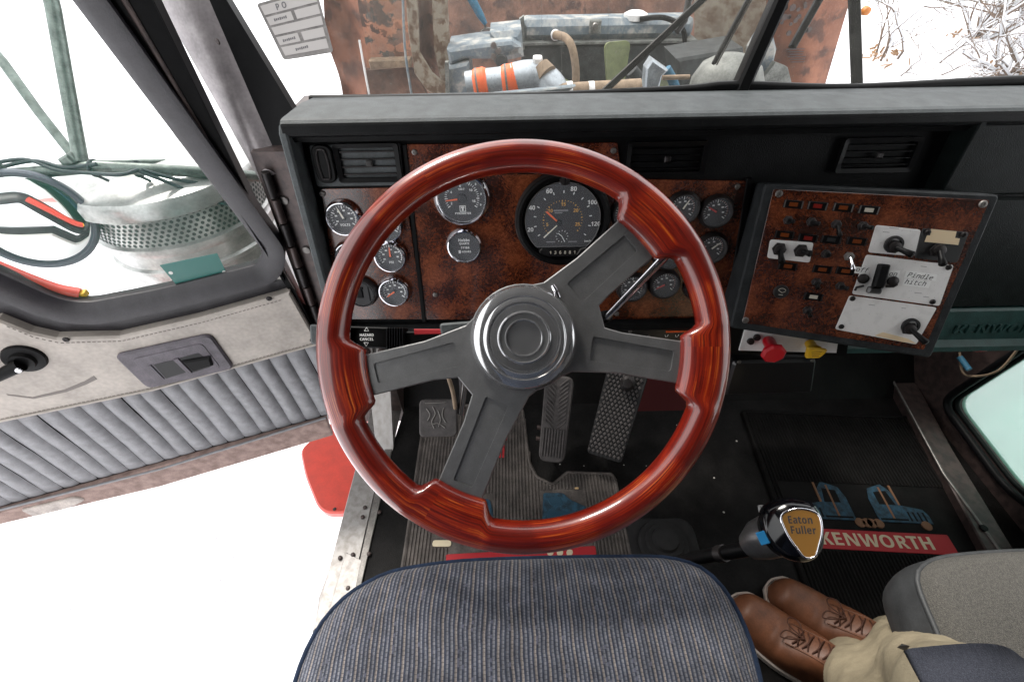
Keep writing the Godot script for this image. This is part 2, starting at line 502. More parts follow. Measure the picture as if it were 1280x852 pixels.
	M.glass = tex(mat(Color(1, 1, 1, 1), 0.02), ImageTexture.create_from_image(gim), 2.4)
	M.glass.metallic_specular = 0.12
	M.glass.transparency = BaseMaterial3D.TRANSPARENCY_ALPHA
	M.glass_green = mat(Color(0.2, 0.5, 0.42, 0.06), 0.02)
	M.glass_green.metallic_specular = 0.15
	M.glass_green.transparency = BaseMaterial3D.TRANSPARENCY_ALPHA
	M.glass_teal = mat(Color(0.3, 0.62, 0.54, 0.5), 0.02)
	M.glass_teal.backlight_enabled = true; M.glass_teal.backlight = Color(0.36, 0.5, 0.45)
	M.glass_teal.transparency = BaseMaterial3D.TRANSPARENCY_ALPHA
	M.film_teal = mat(Color(0.16, 0.45, 0.42, 0.78), 0.3)
	M.film_teal.transparency = BaseMaterial3D.TRANSPARENCY_ALPHA
	M.lens_glass = mat(Color(0.9, 0.92, 0.95, 0.05), 0.03)
	M.lens_glass.metallic_specular = 0.12
	M.lens_glass.transparency = BaseMaterial3D.TRANSPARENCY_ALPHA
	M.sticker = tex(mat(c8(172, 167, 164), 0.6), grime, 6)
	M.sticker_box = mat(c8(200, 195, 192), 0.6)
	for q in [M.floor, M.mat_black, M.dash_black, M.dash_teal, M.black, M.gasket, M.dash_mid]: q.metallic_specular = 0.25
	# person
	M.leather = nrm(tex(mat(c8(122, 78, 54), 0.5), dust.call(Color(0.86, 0.84, 0.82), 0.16), 6), bump(N, N, smt, 3.0), 0.2)
	M.sole = mat(c8(176, 166, 158), 0.85)
	M.salt = mat(c8(186, 172, 162), 0.9)
	M.lace = mat(c8(70, 38, 24), 0.7)
	M.khaki = nrm(tex(mat(c8(178, 165, 138), 0.92), dust.call(Color(0.88, 0.88, 0.88), 0.1), 6), bump(256, 256, noise(256, 0.4, 1, 5), 3.0), 0.4)
	M.jacket = nrm(tex(mat(c8(190, 196, 220), 0.95), heath, 9), bump(256, 256, noise(256, 0.4, 1, 6), 4.0), 0.5)
	M.skin = mat(c8(196, 148, 122), 0.6)
	M.hair = mat(c8(58, 42, 32), 0.8)
	M.gold = mat(c8(160, 116, 58), 0.32, 0.5)
	M.sticker_blue = mat(c8(40, 140, 200), 0.35)
	M.orange_print = mat(c8(226, 92, 36), 0.5)

# ---------------------------------------------------------------- scene
func _ready() -> void:
	rng.seed = 4711
	# camera
	CB = Basis(Vector3.RIGHT, deg_to_rad(-45.0)) * Basis(Vector3.BACK, deg_to_rad(-1.0))
	var cam := Camera3D.new()
	cam.name = "camera"
	cam.transform = Transform3D(CB, CP)
	cam.fov = rad_to_deg(2.0 * atan(426.0 / FL))
	cam.near = 0.02
	cam.far = 400.0
	add_child(cam)
	cam.current = true
	# sky, overcast and bright
	var we := WorldEnvironment.new()
	we.name = "world_environment"
	var env := Environment.new()
	env.background_mode = Environment.BG_SKY
	var sky := Sky.new()
	var sm := ProceduralSkyMaterial.new()
	sm.sky_top_color = Color(1.0, 1.0, 1.0)
	sm.sky_horizon_color = Color(0.86, 0.87, 0.88)
	sm.ground_bottom_color = Color(0.85, 0.86, 0.88)
	sm.ground_horizon_color = Color(0.92, 0.92, 0.93)
	sm.sky_curve = 0.35
	sky.sky_material = sm
	env.sky = sky
	env.background_energy_multiplier = 1.0
	env.tonemap_mode = Environment.TONE_MAPPER_LINEAR
	env.tonemap_exposure = 2.5
	env.sdfgi_enabled = true; env.ssao_enabled = true; env.ssil_enabled = true
	we.environment = env
	add_child(we)
	# sun behind cloud, over the driver's side
	var sun := DirectionalLight3D.new()
	sun.name = "sun"
	sun.light_energy = 0.5
	sun.light_angular_distance = 14.0
	sun.light_color = Color(1.0, 0.98, 0.95)
	sun.shadow_enabled = true
	add_child(sun)
	sun.look_at_from_position(Vector3(-4, 8, -5), Vector3.ZERO)

	# frames measured off the photograph
	var a := deg_to_rad(12.0)
	DF = Transform3D(Vector3(1, 0, 0), Vector3(0, cos(a), -sin(a)), Vector3(0, sin(a), cos(a)), Vector3(0, 0.689, -0.737))
	WF = Transform3D(CB, at_t(654, 433, 0.551))
	DR = Transform3D(Vector3(0.957, 0, -0.29), Vector3(0, 1, 0), Vector3(0.29, 0, 0.957), Vector3(-0.554, -0.05, -0.794)).orthonormalized()
	SF = Transform3D(Basis(Vector3.UP, deg_to_rad(-12.7)) * Basis(Vector3.RIGHT, deg_to_rad(-22.6)), CP + (Vector3(0.633, 0.629, -0.684) - CP) * 0.925)

	make_materials()
	build_ground()
	build_cab()
	build_windshield()
	build_dashboard()
	build_switch_console()
	build_steering()
	build_door()
	build_passenger_door()
	build_floor_things()
	build_seats()
	build_shifter()
	build_person()
	build_outside_left()
	build_engine_bay()
	build_shrubs()

# ---------------------------------------------------------------- ground and cab shell
func ground_y(x: float, z: float, f: FastNoiseLite) -> float:
	var d := Vector2(x, z).length()
	var bank := smoothstep(3.2, 7.5, x) * 0.42 * smoothstep(3.0, -5.0, z)
	return GLY + bank + f.get_noise_2d(x, z) * 0.05 * smoothstep(0.0, 3.0, d) + f.get_noise_2d(x * 0.2, z * 0.2) * 0.25 * smoothstep(5.0, 14.0, d)
var gnoise: FastNoiseLite
func build_ground() -> void:
	gnoise = FastNoiseLite.new()
	gnoise.seed = 5; gnoise.frequency = 0.6; gnoise.fractal_octaves = 4
	var st := mb()
	sheet(st, 170, 170, func(u: float, v: float):
		var q := Vector2(u * 2 - 1, 1 - v * 2)
		var x := signf(q.x) * (absf(q.x) * 7.0 + pow(absf(q.x), 5.0) * 150.0)
		var y := signf(q.y) * (absf(q.y) * 7.0 + pow(absf(q.y), 5.0) * 150.0)
		return Vector3(x, ground_y(x, -y, gnoise), -y))
	struct("ground", st, M.snow)
	# scattered clods of dirty snow beside the step
	var cl := mb()
	for k in 44:
		var px := rng.randf_range(20, 330); var py := rng.randf_range(640, 840)
		if k < 26:
			px = 275 + rng.randfn(0, 14); py = 700 + rng.randfn(0, 26)
		var p := on_y(px, py, GLY + 0.01)
		p.y = ground_y(p.x, p.z, gnoise)
		var r := rng.randf_range(0.003, 0.010)
		lathe(cl, [Vector2(0, -r), Vector2(r * 0.9, -r * 0.2), Vector2(r * 0.7, r * 0.5), Vector2(0, r * 0.8)], 6, Transform3D(Basis(Vector3.RIGHT, -PI / 2) * Basis(Vector3.BACK, rng.randf() * 6), p))
	var co := obj("snow_crumbs", cl, M.clod)
	tag(co, "loose grey snow crumbs on the snow under the open door", "snow crumbs")
	co.set_meta("kind", "stuff")

const XL := -0.46    # inside of the driver's side
const XR := 1.25     # inside of the passenger's side
func build_cab() -> void:
	# floor, toe board and firewall
	var st := mb()
	prism(st, PackedVector2Array([Vector2(-0.335, 0.86), Vector2(-0.40, 0.3), Vector2(-0.42, -1.6), Vector2(XR, -1.6), Vector2(XR, 0.86)]), -0.05, 0.0, 0.0, UPF)
	struct("cab_floor", st, M.floor)
	st = mb()
	prism(st, PackedVector2Array([Vector2(-0.86, 0.0), Vector2(-1.13, 0.26), Vector2(-1.13, 0.78), Vector2(-1.17, 0.78), Vector2(-1.17, -0.05), Vector2(-0.86, -0.05)]), -0.47, XR + 0.04, 0.0, Transform3D(Vector3(0, 0, 1), Vector3(0, 1, 0), Vector3(1, 0, 0), Vector3.ZERO))
	struct("firewall", st, M.floor)
	# roof, back wall, side walls behind the doors
	st = mb(); wbox(st, Vector3(-0.58, 1.68, -0.82), Vector3(1.36, 1.72, 1.65))
	struct("cab_roof", st, M.trim)
	st = mb(); wbox(st, Vector3(-0.58, -0.05, 1.61), Vector3(1.36, 1.68, 1.65))
	struct("cab_wall_rear", st, M.trim)
	st = mb(); wbox(st, Vector3(-0.58, -0.05, 0.36), Vector3(-0.53, 1.68, 1.61))
	struct("cab_wall_left", st, M.trim)
	st = mb(); wbox(st, Vector3(1.31, -0.05, 0.36), Vector3(1.36, 1.68, 1.61))
	struct("cab_wall_right", st, M.trim)
	# windshield header
	st = mb(); wbox(st, Vector3(-0.58, 1.46, -0.72), Vector3(1.36, 1.68, -0.62), 0.01)
	struct("windshield_header", st, M.trim)
	# painted outside of the sleeper, seen only in the mirror
	var sl := thing("sleeper_side", "white painted cab side with red stripes behind the driver door", "body panel")
	st = mb(); wbox(st, Vector3(-0.62, -0.6, 0.38), Vector3(-0.583, 1.6, 2.6))
	obj("panel", st, M.white_paint, sl)
	for y in [[0.24, 0.34], [0.66, 0.74]]:
		st = mb(); wbox(st, Vector3(-0.624, y[0], 0.38), Vector3(-0.6205, y[1], 2.6))
		obj("stripe", st, M.red_paint, sl)
	# the driver's side front pillar: silver outside tube, black inner trim
	var p := thing("front_pillar", "silver rounded windshield pillar with black inner trim above the door hinge", "pillar")
	var zo := func(px: float, py: float, off: float): # on the raked side of the windshield
		return on_plane(px, py, Vector3(0, 0.8, -0.872 + off), Vector3(0, sin(deg_to_rad(25)), cos(deg_to_rad(25))))
	st = mb()
	var ring := []
	var pn := Vector3(0, sin(deg_to_rad(25)), cos(deg_to_rad(25)))
	sheet(st, 18, 10, func(u: float, v: float):
		var lo: Vector3 = zo.call(lerpf(322, 356, u), lerpf(226, 214, u), 0.004); var hi: Vector3 = zo.call(lerpf(194, 266, u), 0.0, 0.004)
		return lo + (hi - lo) * v * 2.3 + pn * (0.022 * pow(sin(PI * clampf(u, 0.02, 0.98)), 0.7) - 0.012))
	obj("shell", st, M.pillar, p)
	# black trim between pillar and glass, two steps
	st = mb()
	var strip := func(lo0, lo1, hi0, hi1, off, th):
		var a0: Vector3 = zo.call(lo0.x, lo0.y, off); var a1: Vector3 = zo.call(lo1.x, lo1.y, off)
		var b0: Vector3 = zo.call(hi0.x, hi0.y, off); var b1: Vector3 = zo.call(hi1.x, hi1.y, off)
		b0 = a0 + (b0 - a0) * 2.2; b1 = a1 + (b1 - a1) * 2.2
		var n := Vector3(0, sin(deg_to_rad(25)), cos(deg_to_rad(25)))
		for q in [[a0, a1, b1, b0]]:
			quad(st, q[0], q[1], q[2], q[3])
			quad(st, q[0] - n * th, q[3] - n * th, q[2] - n * th, q[1] - n * th)
			quad(st, q[0], q[3], q[3] - n * th, q[0] - n * th)
			quad(st, q[1], q[1] - n * th, q[2] - n * th, q[2])
	strip.call(Vector2(340, 200), Vector2(380, 160), Vector2(244, 0), Vector2(283, 0), 0.0, 0.03)
	obj("trim", st, M.gasket, p)
	st = mb()
	strip.call(Vector2(374, 165), Vector2(392, 150), Vector2(278, 0), Vector2(306, 0), 0.002, 0.02)
	obj("gasket", st, M.black, p)
	st = mb()
	lathe(st, [Vector2(0.0, 0.0), Vector2(0.005, 0.0), Vector2(0.004, 0.002), Vector2(0, 0.0025)], 12, Transform3D(Basis(Vector3.UP, -0.4), zo.call(272, 52, 0.016)))
	obj("bolt", st, M.brown_metal, p)
	# hinge post below, dark brown metal
	var h := thing("hinge_post", "dark brown metal hinge post beside the dash with door hinge barrels", "hinge post")
	st = mb()
	var hz := -0.842
	prism(st, PackedVector2Array([Vector2(-0.475, 0.80), Vector2(-0.50, 0.36), Vector2(-0.56, -0.05), Vector2(-0.34, -0.05), Vector2(-0.34, 0.80)]), hz - 0.32, hz)
	obj("post", st, M.brown_metal, h)
	var hp := func(px: float, py: float): return on_z(px, py, hz + 0.012)
	for k in 7:
		var t0 := k / 7.0; var t1 := (k + 0.93) / 7.0
		st = mb()
		var q0: Vector3 = hp.call(331, 215); var q1: Vector3 = hp.call(398, 402)
		tube(st, [q0.lerp(q1, t0), q0.lerp(q1, t1)], 0.0085, 10)
		obj("hinge_barrel", st, M.brown_metal if k % 2 else M.dark_metal, h)
	for q in [[355, 250], [383, 312]]:
		st = mb()
		lathe(st, [Vector2(0.009, 0.0), Vector2(0.008, 0.003), Vector2(0.004, 0.004), Vector2(0, 0.004)], 14, Transform3D(Basis(), on_z(q[0], q[1], hz + 0.001)))
		obj("bolt", st, M.steel, h)
	# aluminium scuff plates on the driver's sill
	var s := thing("door_sill", "scratched aluminium door sill plates with rivets beside the driver seat", "door sill")
	st = mb(); prism(st, floor_poly([497, 488, 506, 490, 448, 745, 440, 742], 0.006), 0.001, 0.006, 0.001, UPF)
	obj("inner_strip", st, M.steel, s)
	st = mb(); prism(st, floor_poly([470, 487, 497, 488, 439, 742, 390, 790], 0.003), -0.012, 0.003, 0.0015, UPF)
	obj("plate", st, M.alu, s)
	st = mb(); prism(st, floor_poly([432, 690, 452, 700, 420, 852, 385, 852], 0.006), 0.0035, 0.0065, 0.001, UPF)
	obj("patch", st, M.alu, s)
	st = mb(); prism(st, floor_poly([458, 575, 452, 640, 405, 790, 385, 830, 398, 745, 418, 690], -0.04), -0.16, -0.04, 0.004, UPF)
	obj("step_flange", st, M.alu, s)
	for q in [[456, 634], [453, 646], [441, 693], [425, 697], [435, 735], [498, 492], [461, 692], [474, 640]]:
		st = mb()
		lathe(st, [Vector2(0.0055, 0.0), Vector2(0.005, 0.002), Vector2(0.003, 0.003), Vector2(0, 0.003)], 10, Transform3D(Basis(Vector3.RIGHT, -PI / 2), on_y(q[0], q[1], 0.0055)))
		obj("rivet", st, M.brown_metal, s)
	# silver bracket by the clutch
	st = mb(); prism(st, round_poly(poly(WF, [462, 492, 488, 486, 492, 560, 478, 590, 470, 560], -0.75), 0.01), -0.755, -0.75, 0.001, WF)
	var br := obj("kick_plate", st, M.alu)
	tag(br, "bare curved aluminium kick plate beside the clutch pedal", "kick plate")

# ---------------------------------------------------------------- windshield and wipers
func ws_plane() -> Array:
	var r := deg_to_rad(25)
	return [Vector3(0, 0.87, -0.905), Vector3(0, sin(r), cos(r))]
func build_windshield() -> void:
	var pl := ws_plane()
	var n: Vector3 = pl[1]
	var W := Transform3D(Vector3(1, 0, 0), Vector3(0, cos(deg_to_rad(25)), -sin(deg_to_rad(25))) * Vector3(1, 1, -1), n, pl[0])
	W.basis.y = n.cross(Vector3.RIGHT).normalized()
	var ws := thing("windshield", "two piece flat windshield with black centre post behind the dash", "windshield", W)
	var pc := l2(W, 918, 110)                     # foot of the centre post
	var tc := l2(W, 968, 0)
	var lean := (tc.x - pc.x) / (tc.y - pc.y)
	var top := 0.66
	var st := mb()
	prism(st, round_poly(PackedVector2Array([Vector2(-0.36, -0.03), Vector2(pc.x - 0.006, -0.03), Vector2(pc.x - 0.006 + lean * top, top), Vector2(-0.47, top)]), 0.05), -0.0025, 0.0025, 0.0, Transform3D())
	obj("pane", st, M.glass, ws)
	st = mb()
	prism(st, round_poly(PackedVector2Array([Vector2(pc.x + 0.006, -0.03), Vector2(1.2, -0.03), Vector2(1.22, top), Vector2(pc.x + 0.006 + lean * top, top)]), 0.05), -0.0025, 0.0025)
	obj("pane", st, M.glass, ws)
	st = mb()
	prism(st, PackedVector2Array([Vector2(pc.x - 0.016, -0.04), Vector2(pc.x + 0.012, -0.04), Vector2(pc.x + 0.010 + lean * top, top), Vector2(pc.x - 0.012 + lean * top, top)]), -0.02, 0.012, 0.005)
	obj("centre_post", st, M.black, ws)
	# lower rubber, bowed a little where it meets the dash
	st = mb()
	tube(st, smooth_path([Vector3(-0.36, -0.005, 0), Vector3(0.0, -0.008, 0.002), Vector3(pc.x - 0.1, 0.0, 0.0), Vector3(pc.x, 0.006, 0.0), Vector3(0.62, -0.002, 0.0), Vector3(0.9, 0.006, 0), Vector3(1.22, 0.012, 0)]), 0.011, 8)
	obj("gasket", st, M.black, ws)
	# small print etched in the glass
	st = mb()
	for k in 6:
		var q := l2(W, 985 + k * 0.5, 62 + k * 3.2)
		box(st, Vector3(q.x + 0.012, q.y, 0.0032), Vector3(0.032 - k % 3 * 0.004, 0.0012, 0.0004))
	obj("etched_print", st, M.ink_grey, ws)
	# sticker on the inside of the left pane
	var sk := thing("windshield_sticker", "pale grey printed sticker with boxes on the windshield corner", "sticker", W * T(0, 0, 0.0042))
	st = mb()
	prism(st, round_poly(poly(W, [322, 6, 396, -14, 418, 66, 356, 76]), 0.006), 0.0, 0.0008)
	obj("backing", st, M.sticker, sk)
	var rows := [[0.02, 0.19, [[0.03, 0.97]]], [0.23, 0.38, [[0.03, 0.48], [0.54, 0.97]]], [0.42, 0.56, [[0.03, 0.97]]], [0.6, 0.75, [[0.03, 0.45], [0.52, 0.95]]], [0.79, 0.95, [[0.03, 0.95]]]]
	var A := l2(W, 324, 8); var B := l2(W, 396, -12); var C := l2(W, 416, 64); var D := l2(W, 358, 74)
	var bl := func(u: float, v: float): return A.lerp(B, u).lerp(D.lerp(C, u), v)
	for r in rows:
		for c in r[2]:
			st = mb()
			prism(st, PackedVector2Array([bl.call(c[0], r[0]), bl.call(c[1], r[0]), bl.call(c[1], r[1]), bl.call(c[0], r[1])]), 0.0009, 0.0013)
			obj("printed_box", st, M.sticker_box, sk)
	var ang := ((B - A).angle())
	var q1: Vector2 = bl.call(0.36, 0.11)
	text(sk, "P O", 0.009, T(q1.x, q1.y, 0.0016, ang), M.ink_grey, true, "lettering", 0.0002)
	for r in [[0.26, 0.305], [0.25, 0.68], [0.42, 0.87]]:
		st = mb()
		var q: Vector2 = bl.call(r[0], r[1])
		for k in 7: box(st, Vector3((k - 3) * 0.0034, 0, 0), Vector3(0.0024, 0.003 if k % 3 else 0.004, 0.0003))
		obj("print", st, M.ink_grey, sk, T(q.x, q.y, 0.0015, ang))
	# wipers outside
	var wi := [["wiper", "black wiper arm and blade lying across the driver windshield pane", [[882, -4], [752, 117]], [[862, -4], [856, 26], [846, 40]], 0.0055],
		["wiper", "thin black wiper blade with silver edge left of the centre post", [[937, -4], [892, 80]], [], 0.003],
		["wiper", "short black wiper blade right of the centre post", [[1026, -4], [990, 60]], [], 0.0055]]
	for w in wi:
		var o := thing(w[0], w[1], "wiper", Transform3D(), "windshield wipers")
		st = mb()
		var pts := []
		for q in w[2]: pts.append(on_plane(q[0], q[1], pl[0] - n * 0.03, n))
		var e: Vector3 = pts[0] + (pts[0] - pts[1]) * 0.8
		var dd: Vector3 = (pts[1] - e).normalized()
		var bx := Transform3D(Basis(dd, n.cross(dd).normalized(), n), (e + pts[1]) / 2)
		box(st, Vector3.ZERO, Vector3(e.distance_to(pts[1]), w[4] * 2.2, 0.012), 0.002, bx)
		obj("blade", st, M.black, o)
		if w[3].size():
			st = mb()
			pts = []
			for q in w[3]: pts.append(on_plane(q[0], q[1], pl[0] - n * 0.045, n))
			pts.insert(0, pts[0] + (pts[0] - pts[1]) * 4)
			tube(st, pts, 0.006, 8)
			obj("arm", st, M.dark_metal, o)
		elif w[4] < 0.004:
			st = mb(); box(st, Vector3(0, 0.005, 0.004), Vector3(e.distance_to(pts[1]), 0.0016, 0.004), 0, bx)
			obj("edge", st, M.steel, o)
	# upright bar outside the right pane
	st = mb()
	var b0 := on_plane(1072, 116, pl[0] - n * 0.05, n); var b1 := on_plane(1068, -4, pl[0] - n * 0.05, n)
	b1 = b0 + (b1 - b0) * 3.0
	var bd := (b1 - b0).normalized()
	box(st, Vector3.ZERO, Vector3(b0.distance_to(b1), 0.019, 0.012), 0.003, Transform3D(Basis(bd, n.cross(bd).normalized(), n), (b0 + b1) / 2))
	var ub := obj("mirror_post", st, M.gasket)
	tag(ub, "dark upright post outside the right windshield pane, before the shrubs", "post")

# ---------------------------------------------------------------- dashboard
func screw(parent: Node, q: Vector3, r := 0.005, m = null) -> void:
	var st := mb()
	lathe(st, [Vector2(r, 0), Vector2(r, 0.001), Vector2(r * 0.8, 0.0026), Vector2(r * 0.45, 0.003), Vector2(r * 0.35, 0.0016), Vector2(0, 0.0016)], 14)
	obj("screw", st, m if m else M.steel, parent, T(q.x, q.y, q.z))
func arc_ticks(st: SurfaceTool, r0: float, r1: float, w: float, a0: float, a1: float, n: int, z: float, big := 0, rb := 0.0) -> void:
	for k in n + 1:
		var an := deg_to_rad(lerpf(a0, a1, float(k) / n))
		var inner := rb if (big and k % big == 0) else r0
		var ww := w * 1.8 if (big and k % big == 0) else w
		box(st, Vector3((inner + r1) / 2, 0, 0), Vector3(r1 - inner, ww, 0.0004), 0, T(0, 0, z, an))
func needle(parent: Node, an: float, l: float, w: float, m, z := 0.004, back := 0.0) -> void:
	var st := mb()
	prism(st, PackedVector2Array([Vector2(-back, -w), Vector2(l * 0.9, -w * 0.55), Vector2(l, 0), Vector2(l * 0.9, w * 0.55), Vector2(-back, w)]), 0, 0.001, 0.0, T(0, 0, z, deg_to_rad(an)))
	obj("needle", st, m, parent)
func gauge(parent: Node, px: float, py: float, r: float, chrome: bool, an: float, nm, marks := true, words := "") -> Node3D:
	var q := loc(DF, px, py, 0.012)
	var g := node("gauge", parent, T(q.x, q.y, 0.0015))
	var st := mb()
	lathe(st, [Vector2(r * 1.1, 0), Vector2(r * 1.1, 0.004), Vector2(r * 1.02, 0.010), Vector2(r * 0.98, 0.0125), Vector2(r * 0.93, 0.0128), Vector2(r * 0.9, 0.0115), Vector2(r * 0.86, 0.003)], 40)
	obj("bezel", st, M.chrome if chrome else M.dark_metal, g)
	st = mb(); prism(st, circle(r * 0.9, 32), 0.001, 0.003)
	obj("dial", st, M.dial, g)
	if marks:
		st = mb()
		arc_ticks(st, r * 0.66, r * 0.76, r * 0.03, 215, -35, 20, 0.0034, 5, r * 0.56)
		for k in 6:
			var a2 := deg_to_rad(205 - 42.0 * k)
			box(st, Vector3(cos(a2) * r * 0.46, sin(a2) * r * 0.46, 0.0034), Vector3(r * 0.14, r * 0.09, 0.0003))
		obj("markings", st, M.white, g)
		if words: text(g, words, r * 0.15, T(0, -r * 0.42, 0.0034), M.white)
		st = mb(); tube(st, _arc(r * 0.72, 60 if chrome else 80, -20, 10, 0.0036), r * 0.02, 4)
		obj("colour_band", st, M.white if chrome else M.lens_amber, g)
		st = mb(); lathe(st, [Vector2(r * 0.15, 0.003), Vector2(r * 0.13, 0.006), Vector2(0, 0.0062)], 14)
		obj("needle_cap", st, M.black, g)
		needle(g, an, r * 0.66, r * 0.055, nm, 0.0055)
	st = mb(); prism(st, circle(r * 0.9, 32), 0.0108, 0.0113)
	obj("cover_glass", st, M.lens_glass, g)
	return g
func _arc(r: float, a0: float, a1: float, n: int, z: float) -> Array:
	var p := []
	for k in n + 1:
		var an := deg_to_rad(lerpf(a0, a1, float(k) / n))
		p.append(Vector3(cos(an) * r, sin(an) * r, z))
	return p
func vent(parent: Node, px: float, py: float, w: float, h: float, c: float, bright := false) -> void:
	var q := loc(DF, px, py, c)
	var v := node("air_vent", parent, T(q.x, q.y, c))
	var st := mb()
	var o := rect(w, h, 0.006); var i := rect(w - 0.016, h - 0.014, 0.004)
	for k in o.size():
		var j := (k + 1) % o.size()
		quad(st, Vector3(o[k].x, o[k].y, 0.0), Vector3(o[j].x, o[j].y, 0.0), Vector3(o[j].x, o[j].y, 0.008), Vector3(o[k].x, o[k].y, 0.008))
		quad(st, Vector3(o[k].x, o[k].y, 0.008), Vector3(o[j].x, o[j].y, 0.008), Vector3(i[j].x, i[j].y, 0.006), Vector3(i[k].x, i[k].y, 0.006))
		quad(st, Vector3(i[k].x, i[k].y, 0.006), Vector3(i[j].x, i[j].y, 0.006), Vector3(i[j].x, i[j].y, -0.012), Vector3(i[k].x, i[k].y, -0.012))
	obj("frame", st, M.black, v)
	st = mb(); prism(st, i, -0.013, -0.012)
	obj("duct", st, M.black_gloss, v)
	for k in 4:
		st = mb(); box(st, Vector3(0, (k - 1.5) * (h - 0.014) / 4, 0), Vector3(w - 0.017, 0.0022, 0.009), 0.0006, Transform3D(Basis(), Vector3(0, 0, 0.0)))
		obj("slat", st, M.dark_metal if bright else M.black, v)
	for k in 4:
		st = mb(); box(st, Vector3((k - 1.5) * (w - 0.02) / 4, 0, -0.008), Vector3(0.0018, h - 0.015, 0.006))
		obj("vane", st, M.gasket, v)
	st = mb(); box(st, Vector3(0.002, 0, 0.006), Vector3(0.011, 0.010, 0.006), 0.002)
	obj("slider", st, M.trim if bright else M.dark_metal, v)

func build_dashboard() -> void:
	var d := thing("dashboard", "truck dashboard with burl wood panels, round gauges and grey padded brow", "dashboard", DF)
	var xl := -0.352; var xr := 0.745
	var prof := Transform3D(Vector3(0, 0, 1), Vector3(0, 1, 0), Vector3(1, 0, 0), Vector3.ZERO)  # local x -> c, local y -> b, extruded along a
	# padded brow over the whole width
	var st := mb()
	var pr := PackedVector2Array([Vector2(-0.15, 0.205), Vector2(-0.15, 0.215), Vector2(-0.06, 0.211), Vector2(0.028, 0.1985), Vector2(0.037, 0.1958), Vector2(0.0415, 0.1915), Vector2(0.030, 0.188), Vector2(-0.02, 0.18)])
	prism(st, pr, xl, 1.25, 0.0, prof)
	obj("brow", st, M.dash, d)
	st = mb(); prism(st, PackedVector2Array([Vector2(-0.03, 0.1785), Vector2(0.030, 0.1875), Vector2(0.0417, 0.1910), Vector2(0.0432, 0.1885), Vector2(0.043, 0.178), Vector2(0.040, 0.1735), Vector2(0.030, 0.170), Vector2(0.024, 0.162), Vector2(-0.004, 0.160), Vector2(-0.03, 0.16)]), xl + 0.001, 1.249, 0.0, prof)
	obj("brow_lip", st, M.dash_black, d)  # lip darker than the brow above, its shade put into the colour
	# black backboard of the recess
	st = mb(); prism(st, rect(1.17, 0.37, 0, 0, Vector2(0.21, -0.025)), -0.03, -0.004)
	obj("backboard", st, M.dash_black, d)
	# left cheek
	st = mb()
	prism(st, PackedVector2Array([Vector2(-0.15, 0.2), Vector2(0.036, 0.19), Vector2(0.043, 0.178), Vector2(0.043, -0.20), Vector2(-0.10, -0.20)]), xl - 0.006, xl + 0.008, 0.003, prof, 0.003)
	obj("cheek", st, M.dash, d)
	# right cheek of the recess
	st = mb()
	prism(st, PackedVector2Array([Vector2(-0.02, 0.19), Vector2(0.036, 0.19), Vector2(0.042, 0.178), Vector2(0.024, -0.05), Vector2(-0.02, -0.05)]), xr - 0.008, xr + 0.004, 0.002, prof, 0.002)
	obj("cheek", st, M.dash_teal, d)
	# passenger side pad, glove box and lower tray
	var y1 := loc(DF, 1250, 244, 0.02).y; var y2 := loc(DF, 1250, 384, 0.014).y; var y3 := loc(DF, 1240, 426, 0.022).y; var y4 := loc(DF, 1200, 440, 0.03).y
	st = mb()
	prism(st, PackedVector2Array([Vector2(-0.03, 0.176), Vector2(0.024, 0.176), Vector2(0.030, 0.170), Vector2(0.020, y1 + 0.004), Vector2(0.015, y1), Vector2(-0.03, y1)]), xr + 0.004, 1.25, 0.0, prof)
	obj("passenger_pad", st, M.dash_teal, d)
	st = mb()
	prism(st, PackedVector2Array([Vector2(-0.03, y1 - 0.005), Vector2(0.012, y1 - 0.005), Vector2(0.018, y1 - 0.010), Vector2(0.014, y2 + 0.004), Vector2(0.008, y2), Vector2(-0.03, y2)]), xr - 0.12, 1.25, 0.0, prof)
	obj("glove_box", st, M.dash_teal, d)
	st = mb()
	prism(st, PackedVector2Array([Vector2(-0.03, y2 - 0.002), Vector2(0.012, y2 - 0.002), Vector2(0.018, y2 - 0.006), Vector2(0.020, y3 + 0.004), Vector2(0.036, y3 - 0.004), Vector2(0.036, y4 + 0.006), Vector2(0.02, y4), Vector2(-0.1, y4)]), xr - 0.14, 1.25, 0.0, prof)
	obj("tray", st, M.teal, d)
	var tq := loc(DF, 1186, 412, 0.022)
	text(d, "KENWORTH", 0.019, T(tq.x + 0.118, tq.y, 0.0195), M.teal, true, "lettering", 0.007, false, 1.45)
	# lower rail
	st = mb()
	prism(st, PackedVector2Array([Vector2(-0.12, -0.191), Vector2(0.008, -0.191), Vector2(0.014, -0.195), Vector2(0.014, -0.208), Vector2(0.006, -0.216), Vector2(-0.12, -0.222)]), xl, 0.60, 0.0, prof)
	obj("lower_rail", st, M.dash_black, d)
	st = mb(); prism(st, PackedVector2Array([Vector2(-0.10, -0.218), Vector2(-0.01, -0.218), Vector2(-0.03, -0.30), Vector2(-0.12, -0.30)]), -0.34, 0.62, 0.0, prof)
	obj("knee_panel", st, M.black, d)
	# burl panels
	st = mb(); prism(st, round_poly(poly(DF, [401, 236, 506, 234, 529, 399, 424, 399]), 0.003), -0.0035, 0.0, 0.0006)
	obj("burl_panel", st, M.burl, d)
	st = mb(); prism(st, round_poly(poly(DF, [508, 180, 772, 178, 777, 223, 933, 226, 905, 401, 532, 399]), 0.003), -0.0035, 0.001, 0.0006)
	obj("burl_panel", st, M.burl, d)
	# divider between them, and frame edge on the right
	st = mb(); prism(st, poly(DF, [503, 180, 508, 180, 533, 402, 528, 402]), -0.004, 0.004, 0.001)
	obj("divider", st, M.black, d)
	st = mb(); prism(st, poly(DF, [933, 222, 940, 222, 912, 402, 905, 402]), -0.004, 0.004, 0.001)
